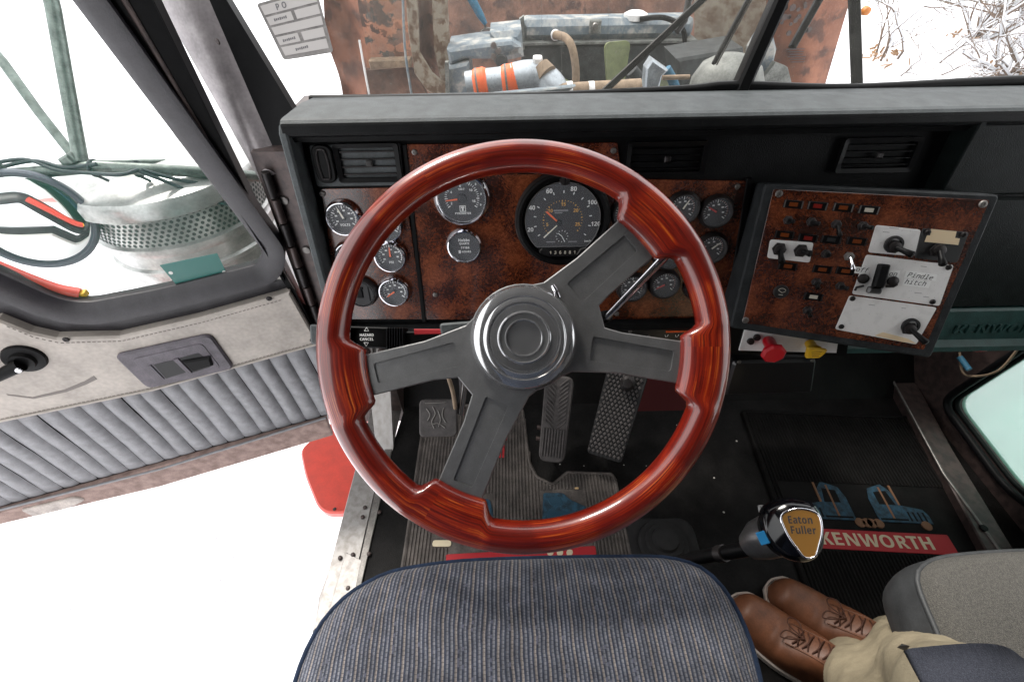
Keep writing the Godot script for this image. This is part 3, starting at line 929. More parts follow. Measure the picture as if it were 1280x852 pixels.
	obj("divider", st, M.black, d)
	# vents
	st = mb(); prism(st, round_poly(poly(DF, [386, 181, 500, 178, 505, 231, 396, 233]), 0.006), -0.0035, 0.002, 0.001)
	obj("vent_plate", st, M.dash, d)  # paler plate: light from the open door put into its colour
	vent(d, 461, 203, 0.108, 0.062, 0.002, true)  # slats and slider coloured paler for the same door light
	vent(d, 832, 198, 0.136, 0.056, 0.0)
	vent(d, 1096, 193, 0.132, 0.056, 0.0)
	# oval pull at the left
	var oq := loc(DF, 405, 205, 0.006)
	st = mb(); prism(st, rect(0.034, 0.062, 0.017, 6), 0, 0.007, 0.002)
	var pull := obj("defrost_pull", st, M.black, d, T(oq.x, oq.y, 0.002))
	st = mb()
	var pp := []
	for k in 25:
		var a := TAU * k / 24
		pp.append(Vector3(cos(a) * 0.0085, clampf(sin(a) * 0.03, -0.02, 0.02) + sin(a) * 0.004, 0.008))
	tube(st, pp, 0.0022, 6, false)
	obj("ring", st, M.dark_metal, pull)
	for q in [[518, 190], [767, 188], [403, 242], [922, 233], [544, 368], [771, 392]]:
		screw(d, loc(DF, q[0], q[1], 0.001))
	# gauges
	gauge(d, 428, 274, 0.0300, true, 112, M.needle_white, true, "VOLTS")
	gauge(d, 482, 283, 0.0290, true, 40, M.needle_white)
	gauge(d, 438, 322, 0.0290, true, 60, M.needle_white)
	gauge(d, 487, 322, 0.0292, true, 88, M.needle_orange, true, "PSI")
	gauge(d, 492, 366, 0.0292, true, 215, M.needle_orange)
	var blank := gauge(d, 451, 367, 0.0290, false, 0, M.needle_white, false)
	st = mb()
	box(st, Vector3(-0.001, 0.002, 0.0125), Vector3(0.012, 0.020, 0.003), 0.002)
	box(st, Vector3(-0.001, 0.013, 0.0125), Vector3(0.016, 0.004, 0.003), 0.001)
	for sx in [-1, 1]: box(st, Vector3(sx * 0.0165, 0, 0.0122), Vector3(0.0016, 0.03, 0.002))
	obj("outlet_emblem", st, M.gasket, blank)
	st = mb(); prism(st, circle(0.025, 32), 0.011, 0.012, 0.0006)
	obj("plug", st, M.dial, blank)
	for q in [[855, 262, 60, M.needle_white], [897, 266, 150, M.needle_red], [891, 312, 40, M.needle_white], [838, 320, 30, M.needle_white], [791, 361, 50, M.needle_white], [832, 357, 210, M.needle_red], [786, 268, 60, M.needle_white], [876, 360, 60, M.needle_white], [797, 318, 60, M.needle_white]]:
		gauge(d, q[0], q[1], 0.0285, false, q[2], q[3])
	# pyrometer
	var g := gauge(d, 577, 249, 0.0455, true, 187, M.needle_orange, false)
	st = mb()
	arc_ticks(st, 0.0268, 0.0305, 0.0008, 212, -32, 32, 0.0034, 4, 0.0255)
	obj("markings", st, M.white, g)
	for k in 5:
		var an := deg_to_rad(205 - 55.0 * k)
		text(g, ["2", "4", "6", "10", "16"][k], 0.0042, T(cos(an) * 0.0212, sin(an) * 0.0212, 0.0034), M.white)
	for k in 4:
		var an := deg_to_rad(75 - 32.0 * k)
		text(g, ["7", "8", "9", "9"][k], 0.0036, T(cos(an) * 0.0345, sin(an) * 0.0345, 0.0034), M.white)
	text(g, "100 F", 0.003, T(0, 0.0155, 0.0034), M.white)
	text(g, "PYROMETER", 0.0036, T(0, -0.0270, 0.0034), M.white)
	st = mb(); box(st, Vector3(0, -0.0185, 0.0034), Vector3(0.011, 0.011, 0.0004)); obj("emblem", st, M.white, g)
	st = mb(); box(st, Vector3(0, -0.0185, 0.0038), Vector3(0.0085, 0.0085, 0.0004)); obj("emblem_ground", st, M.dial, g)
	st = mb(); box(st, Vector3(0, -0.0185, 0.0042), Vector3(0.003, 0.007, 0.0004)); box(st, Vector3(0, -0.016, 0.0042), Vector3(0.006, 0.0025, 0.0003)); obj("emblem_mark", st, M.white, g)
	needle(g, 187, 0.030, 0.0016, M.needle_orange, 0.006)
	st = mb(); lathe(st, [Vector2(0.0085, 0.003), Vector2(0.008, 0.008), Vector2(0, 0.0082)], 24); obj("needle_cap", st, M.dash_black, g)
	# hour meter
	g = gauge(d, 580, 309, 0.0310, true, 0, M.needle_white, false)
	text(g, "Hobbs", 0.0052, T(0, 0.011, 0.0034), M.white)
	text(g, "QUARTZ", 0.0036, T(0, 0.0045, 0.0034), M.white)
	text(g, "11184", 0.0042, T(0.001, -0.0035, 0.0034), M.white, true, "digits")
	text(g, "HOURS", 0.0038, T(0.003, -0.0115, 0.0034), M.white)
	st = mb(); box(st, Vector3(-0.0095, -0.0115, 0.0034), Vector3(0.004, 0.006, 0.0004)); obj("emblem", st, M.white, g)
	# tachograph
	var q := loc(DF, 704, 277, 0.02)
	g = node("tachograph", d, T(q.x, q.y, 0.0015))
	st = mb()
	lathe(st, [Vector2(0.0855, 0), Vector2(0.0855, 0.010), Vector2(0.083, 0.017), Vector2(0.079, 0.0185), Vector2(0.074, 0.0165), Vector2(0.0725, 0.008), Vector2(0, 0.008)], 64)
	obj("housing", st, M.black, g)
	st = mb(); lathe(st, [Vector2(0.0862, 0.009), Vector2(0.0862, 0.0105), Vector2(0.0838, 0.0165)], 64); obj("trim_ring", st, M.dark_metal, g)
	var fp := PackedVector2Array()
	for k in 41:
		var an := deg_to_rad(lerpf(-47, 227, k / 40.0)); fp.append(Vector2.from_angle(an) * 0.0675)
	st = mb(); prism(st, fp, 0.0085, 0.0095); obj("dial", st, M.dial, g)
	st = mb()
	var rim := []
	for p in fp: rim.append(Vector3(p.x, p.y, 0.0105))
	rim.append(rim[0]); tube(st, rim, 0.0007, 5, false); obj("dial_edge", st, M.steel, g)
	st = mb(); arc_ticks(st, 0.048, 0.0525, 0.0016, 213, -33, 12, 0.0098); obj("markings", st, M.white, g)
	st = mb(); arc_ticks(st, 0.034, 0.0358, 0.0010, 222, -35, 30, 0.0098, 5, 0.0330); obj("inner_markings", st, M.amber_print, g)
	for k in 6:
		var an := deg_to_rad(197 - 41.0 * k)
		text(g, str(20 + 20 * k), 0.0075, T(cos(an) * 0.0605, sin(an) * 0.057, 0.0098), M.white)
	for k in 5:
		var an := deg_to_rad(196 - 53.0 * k)
		text(g, str(5 + 5 * k), 0.006, T(cos(an) * 0.0285, sin(an) * 0.0285, 0.0098), M.amber_print)
	text(g, "km/h", 0.0035, T(0.048, -0.040, 0.0098), M.white)
	st = mb(); arc_ticks(st, 0.0095, 0.0115, 0.001, 0, 330, 11, 0.0098); var clock := obj("clock_marks", st, M.white, g, T(0, -0.030, 0))
	for an in [[-62, 0.012], [140, 0.009]]:
		st = mb(); box(st, Vector3(an[1] / 2, 0, 0.0102), Vector3(an[1], 0.0013, 0.0006), 0, T(0, 0, 0, deg_to_rad(an[0]))); obj("clock_hand", st, M.white, g, T(0, -0.030, 0))
	st = mb()
	box(st, Vector3(-0.004, 0.0175, 0.0099), Vector3(0.026, 0.003, 0.0005)); box(st, Vector3(-0.008, 0.0135, 0.0099), Vector3(0.014, 0.002, 0.0005)); obj("maker_print", st, M.ink_grey, g)
	st = mb(); box(st, Vector3(-0.02, -0.0405, 0.0099), Vector3(0.016, 0.002, 0.0005)); box(st, Vector3(0.02, -0.0405, 0.0099), Vector3(0.016, 0.002, 0.0005)); obj("small_print", st, M.ink_grey, g)
	st = mb(); box(st, Vector3(0, -0.061, 0.0095), Vector3(0.084, 0.016, 0.003), 0.001); obj("odometer_window", st, M.dial, g)
	for k in 6:
		st = mb(); box(st, Vector3(-0.02 + k * 0.009, -0.0605, 0.0115), Vector3(0.0065, 0.0095, 0.001)); var dg := obj("odometer_wheel", st, M.gasket, g)
		text(dg, ["1", "3", "6", "8", "8", "1"][k], 0.0062, T(-0.02 + k * 0.009, -0.0605, 0.0123), M.lens_pale)
	st = mb(); tube(st, [Vector3(-0.036, -0.053, 0.011), Vector3(-0.040, -0.057, 0.011), Vector3(-0.040, -0.066, 0.011)], 0.0012, 6); obj("bracket", st, M.steel, g); st = mb(); tube(st, [Vector3(0.046, -0.052, 0.011), Vector3(0.036, -0.055, 0.011), Vector3(0.030, -0.066, 0.011)], 0.0014, 6); obj("bracket", st, M.steel, g)
	st = mb(); lathe(st, [Vector2(0.0085, 0.008), Vector2(0.0085, 0.017), Vector2(0.0075, 0.0185), Vector2(0, 0.0185)], 20); var lk := obj("lock", st, M.dark_metal, g, T(0, 0.071, 0))
	st = mb(); box(st, Vector3(0, 0.071, 0.0187), Vector3(0.002, 0.011, 0.0006)); obj("keyhole", st, M.black, g)
	var nd := node("speed_needles", g, T(-0.006, -0.005, 0))
	st = mb(); prism(st, PackedVector2Array([Vector2(0.006, -0.0014), Vector2(0.032, -0.0016), Vector2(0.032, 0.0016), Vector2(0.006, 0.0014)]), 0.0108, 0.0118, 0, T(0, 0, 0, deg_to_rad(138))); obj("orange_needle", st, M.needle_orange, nd)
	st = mb(); prism(st, PackedVector2Array([Vector2(0.004, -0.0008), Vector2(0.038, -0.0011), Vector2(0.038, 0.0011), Vector2(0.004, 0.0008)]), 0.0112, 0.0122, 0, T(0, 0, 0, deg_to_rad(224))); obj("white_needle", st, M.needle_white, nd)
	st = mb(); lathe(st, [Vector2(0.006, 0.0095), Vector2(0.0055, 0.013), Vector2(0, 0.0132)], 20); obj("needle_cap", st, M.black, nd)
	st = mb(); prism(st, fp, 0.0142, 0.0146); obj("cover_glass", st, M.lens_glass, g)
	# warning lamp strip above the tachograph, mostly behind the rim
	for k in 3:
		var w := loc(DF, 606 + k * 26, 213, 0.003)
		st = mb(); box(st, Vector3(w.x, w.y, 0.003), Vector3(0.030, 0.012, 0.004), 0.001); obj("warning_lamp", st, M.black, d)

	# heater controls under the rail
	var hc := thing("heater_control", "black heater control strip with orange slot under the dash", "heater control", DF)
	st = mb(); prism(st, poly(DF, [770, 408, 905, 410, 900, 446, 768, 444], 0.004), -0.012, 0.004, 0.002); obj("face", st, M.black_gloss, hc)
	var s0 := loc(DF, 853, 414, 0.005)
	st = mb(); box(st, Vector3(s0.x, s0.y, 0.005), Vector3(0.068, 0.0035, 0.002)); obj("orange_slot", st, M.orange_print, hc)
	var kw := loc(DF, 846, 428, 0.005)
	text(hc, "KENWORTH", 0.0052, T(kw.x, kw.y, 0.0046), M.orange_print)
	for k in 4:
		var w := loc(DF, 833 + k * 13.0, 420, 0.005)
		st = mb(); tube(st, [Vector3(-0.003, 0.003, 0), Vector3(-0.001, -0.002, 0), Vector3(0.002, -0.001, 0), Vector3(0.004, 0.003, 0)], 0.0006, 5); obj("symbol", st, M.white, hc, T(w.x, w.y, 0.0046))
	screw(hc, loc(DF, 788, 414, 0.004), 0.004); screw(hc, loc(DF, 811, 420, 0.004), 0.003)

	# brake valve knobs on a pale plate under the switch console
	var ap := Transform3D(Basis(Vector3.UP, deg_to_rad(-8)) * Basis(Vector3.RIGHT, deg_to_rad(-20)), on_z(985, 430, -0.635))
	var vp := thing("air_brake_valves", "air brake valve plate with red and yellow knobs under the switch console", "valves", ap)
	st = mb(); prism(st, poly(ap, [932, 410, 1050, 414, 1046, 441, 924, 438]), -0.004, 0.0, 0.0005); obj("face", st, M.offwhite, vp)
	st = mb(); prism(st, poly(ap, [915, 405, 1065, 410, 1060, 446, 905, 443]), -0.05, -0.0045); obj("mount", st, M.black, vp)
	for w in [[938, 426], [946, 421]]:
		st = mb(); lathe(st, [Vector2(0.007, 0), Vector2(0.006, 0.006), Vector2(0, 0.006)], 12); var wq := loc(ap, w[0], w[1]); obj("nut", st, M.dark_metal, vp, T(wq.x, wq.y, 0.0005))
	var rk := node("valve_knob", vp, ap.affine_inverse() * Transform3D(ap.basis * Basis(Vector3.RIGHT, 0.25), on_plane(960, 424, ap.origin, ap.basis.z)))
	st = mb(); lathe(st, [Vector2(0.010, 0.001), Vector2(0.012, 0.008), Vector2(0.011, 0.03), Vector2(0.014, 0.036)], 20); obj("stem", st, M.red_knob, rk)
	st = mb(); prism(st, circle(0.0225, 8), 0.034, 0.046, 0.004, T(0, -0.003, 0, 0.39), 0.003); obj("cap", st, M.red_knob, rk)
	var yk := node("valve_knob", vp, ap.affine_inverse() * Transform3D(ap.basis * Basis(Vector3.RIGHT, 0.25), on_plane(1012, 428, ap.origin, ap.basis.z)))
	st = mb(); lathe(st, [Vector2(0.009, 0.001), Vector2(0.010, 0.02), Vector2(0.014, 0.026)], 20); obj("stem", st, M.yellow, yk)
	st = mb(); prism(st, round_poly(PackedVector2Array([Vector2(-0.019, 0.012), Vector2(0.021, 0.008), Vector2(0.014, -0.013), Vector2(-0.012, -0.017)]), 0.005), 0.024, 0.033, 0.003, Transform3D(), 0.002); obj("cap", st, M.yellow, yk)
	st = mb()
	for k in 3: box(st, Vector3(0.001, 0.003 - k * 0.005, 0.0331), Vector3(0.018 - k * 0.003, 0.0012, 0.0003), 0, T(0, 0, 0, 0.2))
	obj("print", st, M.brown_print, yk)
	# black box below
	var ab := thing("ashtray", "glossy black box with rounded lid under the brake knobs", "ashtray", DF * T(0, 0, 0))
	st = mb(); prism(st, round_poly(poly(DF, [918, 452, 1022, 450, 1016, 492, 905, 495], -0.05), 0.01), -0.16, -0.05, 0.006); obj("body", st, M.black_gloss, ab)
	screw(ab, loc(DF, 924, 452, -0.045)); screw(ab, loc(DF, 1016, 450, -0.045))

# ---------------------------------------------------------------- switch console
func toggle(parent: Node, px: float, py: float, l: float, tilt: Vector2, big := false, m = null, z := 0.001) -> void:
	var q := loc(SF, px, py, z)
	var s := 1.5 if big else 1.0
	var t := node("toggle_switch", parent, T(q.x, q.y, z))
	var st := mb()
	prism(st, circle(0.0078 * s, 6), 0, 0.003, 0.0008); obj("nut", st, M.dark_metal if m == null else M.steel, t)
	st = mb(); lathe(st, [Vector2(0.0058 * s, 0.003), Vector2(0.0058 * s, 0.008), Vector2(0.0045 * s, 0.009), Vector2(0, 0.009)], 16); obj("collar", st, M.dark_metal if m == null else M.steel, t)
	st = mb()
	var e := Vector3(tilt.x, tilt.y, 1).normalized() * l
	tube(st, [Vector3(0, 0, 0.006), Vector3(0, 0, 0.006) + e * 0.55, Vector3(0, 0, 0.006) + e * 0.95, Vector3(0, 0, 0.006) + e], [0.0024 * s, 0.003 * s, 0.0038 * s, 0.0028 * s], 10)
	obj("bat", st, (M.black if m == null else m), t)
func indicator(parent: Node, px: float, py: float, m, bright: bool) -> void:
	var q := loc(SF, px, py, 0.001)
	var t := node("indicator_lamp", parent, T(q.x, q.y, 0.001))
	var st := mb(); box(st, Vector3(0, 0, 0.002), Vector3(0.031, 0.0135, 0.005), 0.0012); obj("housing", st, M.black, t)
	for sx in [-1, 1]:
		st = mb(); box(st, Vector3(sx * 0.0135, 0, 0.0045), Vector3(0.0016, 0.0115, 0.0016)); obj("clip", st, M.steel if bright else M.dark_metal, t)
	st = mb(); box(st, Vector3(0, 0, 0.0046), Vector3(0.013, 0.0062, 0.001)); obj("lens", st, m, t)
func build_switch_console() -> void:
	var c := thing("switch_console", "angled burl wood switch console with toggle switches and white plates", "switch console", SF)
	var st := mb()
	prism(st, round_poly(poly(SF, [956, 229, 1250, 243, 1163, 447, 912, 409]), 0.008), -0.11, 0.003, 0.003); obj("housing", st, M.dash_mid, c)
	st = mb(); prism(st, round_poly(poly(SF, [967, 236, 1238, 250, 1155, 437, 928, 403], 0.004), 0.004), 0.002, 0.0045, 0.0004); obj("burl_plate", st, M.burl, c)
	var up := 0.0045
	var sub := node("switch_bank", c, T(0, 0, up))
	for q in [[991, 255, M.lens_amber, true], [1021, 257, M.lens_red, true], [1053, 259, M.lens_amber, true], [1085, 262, M.lens_pale, true], [980, 293, M.lens_amber, false], [1009, 297, M.lens_red, false], [1038, 299, M.dial, false], [1070, 301, M.lens_amber, false], [984, 332, M.lens_amber, false], [1027, 336, M.lens_amber, false], [1056, 338, M.lens_amber, false], [1016, 370, M.lens_pale, false]]:
		indicator(c, q[0], q[1], q[2], q[3])
	for q in [[985, 275, 0.012, Vector2(0.2, 0)], [1014, 277, 0.012, Vector2(0.9, -0.1)], [1045, 280, 0.024, Vector2(0.1, -0.9)], [1078, 282, 0.014, Vector2(0.8, 0)], [1032, 317, 0.008, Vector2(0, 0)], [1020, 352, 0.012, Vector2(0, -0.9)], [1050, 357, 0.012, Vector2(0.5, 0)], [1009, 387, 0.014, Vector2(0.1, -0.6)]]:
		toggle(c, q[0], q[1], q[2], q[3], false, null, up)
	toggle(c, 1061, 320, 0.026, Vector2(0.1, -0.9), false, M.chrome, up)
	# small white plate with two toggles
	st = mb(); prism(st, round_poly(poly(SF, [963, 299, 1017, 303, 1012, 328, 959, 322], up), 0.004), up, up + 0.0016, 0.0004); obj("white_plate", st, M.offwhite, c)
	toggle(c, 974, 311, 0.026, Vector2(0.1, -1.0), true, null, up + 0.0016); toggle(c, 1001, 313, 0.016, Vector2(0.9, -0.1), true, null, up + 0.0016)
	# round wiper push button
	var wq := loc(SF, 976, 364, up)
	st = mb(); lathe(st, [Vector2(0.0125, 0), Vector2(0.0125, 0.003), Vector2(0.0115, 0.005), Vector2(0, 0.005)], 28); var wb := obj("push_button", st, M.black_gloss, c, T(wq.x, wq.y, up))
	st = mb(); tube(st, _arc(0.007, 150, 30, 8, 0.0052), 0.0005, 5); tube(st, [Vector3(-0.006, 0.003, 0.0052), Vector3(0.001, -0.001, 0.0052), Vector3(0.006, 0.002, 0.0052)], 0.0005, 5); box(st, Vector3(0, -0.005, 0.0052), Vector3(0.007, 0.001, 0.0003)); obj("symbol", st, M.lens_pale, wb)
	# white plates
	var pz := up + 0.002
	var plate := func(pts, m, called) -> MeshInstance3D:
		var s2 := mb(); prism(s2, round_poly(poly(SF, pts, up), 0.004), up, pz, 0.0004)
		return obj(called, s2, m, c)
	plate.call([1095, 281, 1151, 287, 1143, 320, 1085, 315], M.offwhite, "white_plate")
	plate.call([1153, 285, 1211, 290, 1196, 328, 1143, 322], M.black_gloss, "black_plate")
	plate.call([1083, 318, 1192, 331, 1174, 382, 1065, 367], M.offwhite, "white_plate")
	plate.call([1062, 369, 1171, 384, 1145, 430, 1044, 411], M.offwhite, "white_plate")
	var tape := func(pts):
		var s2 := mb(); prism(s2, poly(SF, pts, pz), pz + 0.0002, pz + 0.0007); obj("tape", s2, M.tape, c)
	tape.call([1164, 286, 1196, 289, 1194, 297, 1200, 298, 1198, 306, 1156, 302, 1159, 294, 1163, 294])
	tape.call([1104, 415, 1135, 423, 1146, 429, 1128, 427, 1094, 419])
	toggle(c, 1117, 308, 0.028, Vector2(0.9, -0.35), true, null, pz); toggle(c, 1172, 312, 0.028, Vector2(0.05, -1.0), true, null, pz); toggle(c, 1136, 410, 0.032, Vector2(0.9, -0.7), true, null, pz)
	for q in [[1117, 305], [1138, 407]]:
		var rq := loc(SF, q[0], q[1], pz)
		st = mb(); lathe(st, [Vector2(0.014, 0), Vector2(0.0135, 0.004), Vector2(0.010, 0.0045), Vector2(0.0095, 0.001)], 24); obj("rubber_boot", st, M.rubber, c, T(rq.x, rq.y, pz))
	# guarded hitch switch
	var g0 := loc(SF, 1097, 347, pz)
	var hg := node("hitch_switch", c, T(g0.x, g0.y, pz, 0.02))
	st = mb(); box(st, Vector3(0.0, 0.004, 0.008), Vector3(0.017, 0.040, 0.012), 0.003, Transform3D(Basis(Vector3.RIGHT, -0.12), Vector3.ZERO)); obj("guard", st, M.black, hg)
	st = mb(); box(st, Vector3(-0.001, -0.020, 0.006), Vector3(0.022, 0.012, 0.010), 0.003); obj("hinge", st, M.black_gloss, hg)
	for q in [[1079, 348], [1116, 351]]:
		var rq := loc(SF, q[0], q[1], pz)
		st = mb(); lathe(st, [Vector2(0.0085, 0), Vector2(0.008, 0.004), Vector2(0.005, 0.006), Vector2(0, 0.0065)], 20); obj("bolt_cap", st, M.dark_metal, c, T(rq.x, rq.y, pz))
	st = mb()
	for q in [[[1080, 357], [1071, 359], [1069, 363]], [[1108, 358], [1117, 358], [1122, 355]]]:
		var pts := []
		for w in q: pts.append(loc(SF, w[0], w[1], pz + 0.004))
		tube(st, pts, 0.002, 6)
	obj("wire_clip", st, M.dark_metal, c)
	# lettering tape
	var lab := func(pts, s: String, px, py, h):
		var s2 := mb(); prism(s2, poly(SF, pts, pz), pz + 0.0002, pz + 0.0006); obj("label_tape", s2, M.label_white, c)
		var a := l2(SF, pts[0], pts[1]); var b := l2(SF, pts[2], pts[3]); var q := loc(SF, px, py, pz)
		text(c, s, h, T(q.x, q.y, pz + 0.0007, (b - a).angle()) * Transform3D(Basis(Vector3(1, 0, 0), Vector3(0.22, 1, 0), Vector3(0, 0, 1)), Vector3.ZERO), M.ink, false, "lettering", 0.0002, true)
	lab.call([1070, 333, 1088, 335, 1086, 343, 1068, 341], "off", 1078, 337, 0.0075)
	lab.call([1112, 337, 1126, 338, 1123, 347, 1110, 346], "on", 1117, 342, 0.0075)
	lab.call([1133, 338, 1172, 343, 1170, 351, 1130, 347], "Pindle", 1151, 345, 0.0078)
	lab.call([1131, 348, 1164, 352, 1161, 360, 1128, 356], "hitch", 1145, 353, 0.0078)
	# corner screws
	for q in [[974, 242], [1229, 255], [932, 400]]: screw(c, loc(SF, q[0], q[1], up), 0.006)
	for q in [[1186, 334], [1166, 377], [1066, 373], [1052, 408], [1160, 290], [1205, 293]]: screw(c, loc(SF, q[0], q[1], pz), 0.0045, M.dark_metal)
	# faint scuffs and pencil marks on the plates
	st = mb()
	for q in [[1108, 290, 14], [1118, 285, 20], [1155, 333, 12], [1148, 366, 16], [1158, 371, 12], [1090, 381, 14], [1130, 385, 10]]:
		var rq := loc(SF, q[0], q[1], pz)
		box(st, Vector3(rq.x, rq.y, pz + 0.0002), Vector3(q[2] * 0.0007, 0.0007, 0.0002), 0, Transform3D())
	obj("pencil_marks", st, M.ink_grey, c)
	if sub.get_child_count() == 0: sub.free()

# ---------------------------------------------------------------- steering wheel
func build_steering() -> void:
	var w := thing("steering_wheel", "red lacquered wooden steering wheel with four grey metal spokes and chrome hub", "steering wheel", WF)
	var R := 0.2305; var r := 0.0192
	var spokes := [43.5, -6.0, 190.8, 246.4]
	var halfw := [0.031, 0.026, 0.0255, 0.029]
	var swell := func(deg: float) -> float:
		var s := 0.0
		for a in spokes:
			var d := absf(wrapf(deg - a, -180, 180))
			s = maxf(s, 1.0 - smoothstep(9.5, 13.5, d))
		return s
	var st := mb()
	var NT := 288; var NP := 26
	var ptf := func(i: int, j: int) -> Vector3:
		var th := TAU * i / NT; var ph := TAU * j / NP
		var s: float = swell.call(rad_to_deg(th))
		var ro := cos(ph); var zz := sin(ph)
		var rad := R + (ro * r if ro > 0 else ro * (r + 0.021 * s))
		# a small finger groove either side of each grip
		return Vector3(cos(th) * rad, sin(th) * rad, zz * r * (1.0 - 0.10 * s))
	st.set_smooth_group(1)
	for i in NT:
		for j in NP:
			var c := [[i, j], [i + 1, j], [i + 1, j + 1], [i, j + 1]]
			for k in [0, 1, 2, 0, 2, 3]:
				st.set_uv(Vector2(float(c[k][0]) / NT * 3.0, float(c[k][1]) / NP))
				st.add_vertex(ptf.call(c[k][0] % NT, c[k][1] % NP))
	obj("rim", st, M.rim, w)
	# cast spoke plate with recessed panels
	var hubc := l2(WF, 655, 422, 0.02)
	var shape := circle(0.066, 40, hubc)
	var slots := []
	for si in 4:
		var a: float = spokes[si]; var hw: float = halfw[si]
		var an := deg_to_rad(a)
		var tip := Vector2.from_angle(an) * 0.212
		var dir := (tip - hubc).normalized(); var nn := Vector2(-dir.y, dir.x)
		var ln := hubc.distance_to(tip)
		var arm := PackedVector2Array([hubc - nn * 0.040, hubc + dir * ln * 0.55 - nn * (hw - 0.001), tip - nn * hw, tip + nn * hw, hubc + dir * ln * 0.55 + nn * (hw - 0.001), hubc + nn * 0.040])
		shape = Geometry2D.merge_polygons(shape, arm)[0]
		var s0 := hubc + dir * 0.083; var s1 := hubc + dir * (ln - 0.030)
		slots.append(round_poly(PackedVector2Array([s0 - nn * 0.015, s1 - nn * 0.0125, s1 + nn * 0.0125, s0 + nn * 0.015]), 0.003, 3))
	shape = Geometry2D.offset_polygon(Geometry2D.offset_polygon(shape, 0.016, Geometry2D.JOIN_ROUND)[0], -0.016, Geometry2D.JOIN_ROUND)[0]
	# thin out points that lie too close together
	var clean := PackedVector2Array()
	for p in shape:
		if clean.is_empty() or clean[-1].distance_to(p) > 0.0022: clean.append(p)
	if clean[0].distance_to(clean[-1]) < 0.0022: clean.remove_at(clean.size() - 1)
	st = mb(); prism(st, clean, -0.010, -0.001, 0.0014, Transform3D(), 0.001)
	st.generate_normals()
	var cc := CSGCombiner3D.new()
	cc.name = "spoke_plate"
	var cm := CSGMesh3D.new()
	cm.name = "plate"; cm.mesh = st.commit(); cm.material = M.satin
	cc.add_child(cm)
	for s in slots:
		var cs := CSGPolygon3D.new()
		cs.name = "slot"; cs.polygon = s; cs.depth = 0.01; cs.operation = CSGShape3D.OPERATION_SUBTRACTION; cs.material = M.satin
		cs.position.z = 0.0065
		cc.add_child(cs)
	w.add_child(cc)
	# dark ferrules where the spokes enter the wood
	for a in spokes:
		var an := deg_to_rad(a)
		st = mb(); box(st, Vector3(0.203, 0, -0.0055), Vector3(0.014, 0.060, 0.0105), 0.001, T(0, 0, 0, an)); obj("ferrule", st, M.hub, w)
	# chrome hub
	st = mb()
	lathe(st, [Vector2(0.064, -0.004), Vector2(0.064, 0.004), Vector2(0.0605, 0.012), Vector2(0.0605, 0.020), Vector2(0.058, 0.0255), Vector2(0.052, 0.0285), Vector2(0.0485, 0.0285), Vector2(0.0475, 0.0275), Vector2(0.0462, 0.0285), Vector2(0.042, 0.0290), Vector2(0.0405, 0.0270), Vector2(0.040, 0.0270), Vector2(0.0385, 0.0285), Vector2(0.031, 0.0285), Vector2(0.0295, 0.0310), Vector2(0.0285, 0.0312), Vector2(0.0275, 0.0288), Vector2(0.0225, 0.0288), Vector2(0.0215, 0.0304), Vector2(0.0205, 0.0304), Vector2(0.0198, 0.0278), Vector2(0, 0.0280)], 72)
	obj("hub", st, M.hub, w, T(hubc.x, hubc.y, 0))
	st = mb(); lathe(st, [Vector2(0.0285, 0.0), Vector2(0.0285, 0.0008), Vector2(0.0222, 0.0008), Vector2(0.0222, 0.0)], 48); obj("hub_ring", st, M.satin, w, T(hubc.x, hubc.y, 0.0284))
	st = mb(); tube(st, [Vector3(-0.004, 0.008, 0), Vector3(-0.001, 0.003, 0.002), Vector3(0.003, -0.006, 0.001)], 0.0035, 8); var hk := l2(WF, 695, 366, 0.0); obj("clip", st, M.chrome, w, T(hk.x, hk.y, 0.0015))
	# column
	var col := thing("steering_column", "black steering column with turn signal housing reading hazard cancel", "steering column", WF)
	st = mb(); tube(st, [Vector3(hubc.x, hubc.y, -0.012), Vector3(hubc.x, hubc.y, -0.06), Vector3(hubc.x, hubc.y, -0.075), Vector3(hubc.x, hubc.y, -0.62)], [0.05, 0.05, 0.036, 0.034], 24); obj("tube", st, M.black, col)
	var z := -0.115
	st = mb(); prism(st, round_poly(poly(WF, [425, 407, 486, 409, 486, 436, 424, 433], z + 0.03), 0.002), z, z + 0.03, 0.002); obj("signal_housing", st, M.black, col)
	st = mb(); prism(st, poly(WF, [487, 414, 640, 414, 640, 438, 487, 436], z + 0.02), z - 0.005, z + 0.018, 0.002); obj("signal_arm", st, M.black, col)
	st = mb(); prism(st, round_poly(poly(WF, [386, 405, 426, 407, 425, 432, 387, 430], z + 0.022), 0.004), z, z + 0.022, 0.003); obj("end_cap", st, M.dash, col)
	for k in 7:
		st = mb(); var q := loc(WF, 484.0 + k * 3.2, 423, z + 0.031); box(st, Vector3(q.x, q.y, z + 0.0165), Vector3(0.0018, 0.030, 0.032), 0.0006); obj("grip_rib", st, M.gasket, col)
	for s in [["HAZARD", 418.6], ["CANCEL", 423.8]]:
		var q := loc(WF, 458, s[1], z + 0.031); text(col, s[0], 0.0037, T(q.x, q.y, z + 0.0303), M.white)
	for s in [[458, 411.5, 1.0], [457.5, 430, -1.0]]:
		var q := loc(WF, s[0], s[1], z + 0.031)
		st = mb(); tube(st, [Vector3(-0.003, -0.0022 * s[2], 0), Vector3(0, 0.0028 * s[2], 0), Vector3(0.003, -0.0022 * s[2], 0), Vector3(-0.003, -0.0022 * s[2], 0)], 0.0005, 5); obj("arrow_mark", st, M.white, col, T(q.x, q.y, z + 0.0306))
	st = mb(); prism(st, poly(WF, [517, 411, 552, 411, 553, 417, 518, 418], z + 0.022), z + 0.012, z + 0.022, 0.001); obj("red_strip", st, M.red_print, col)
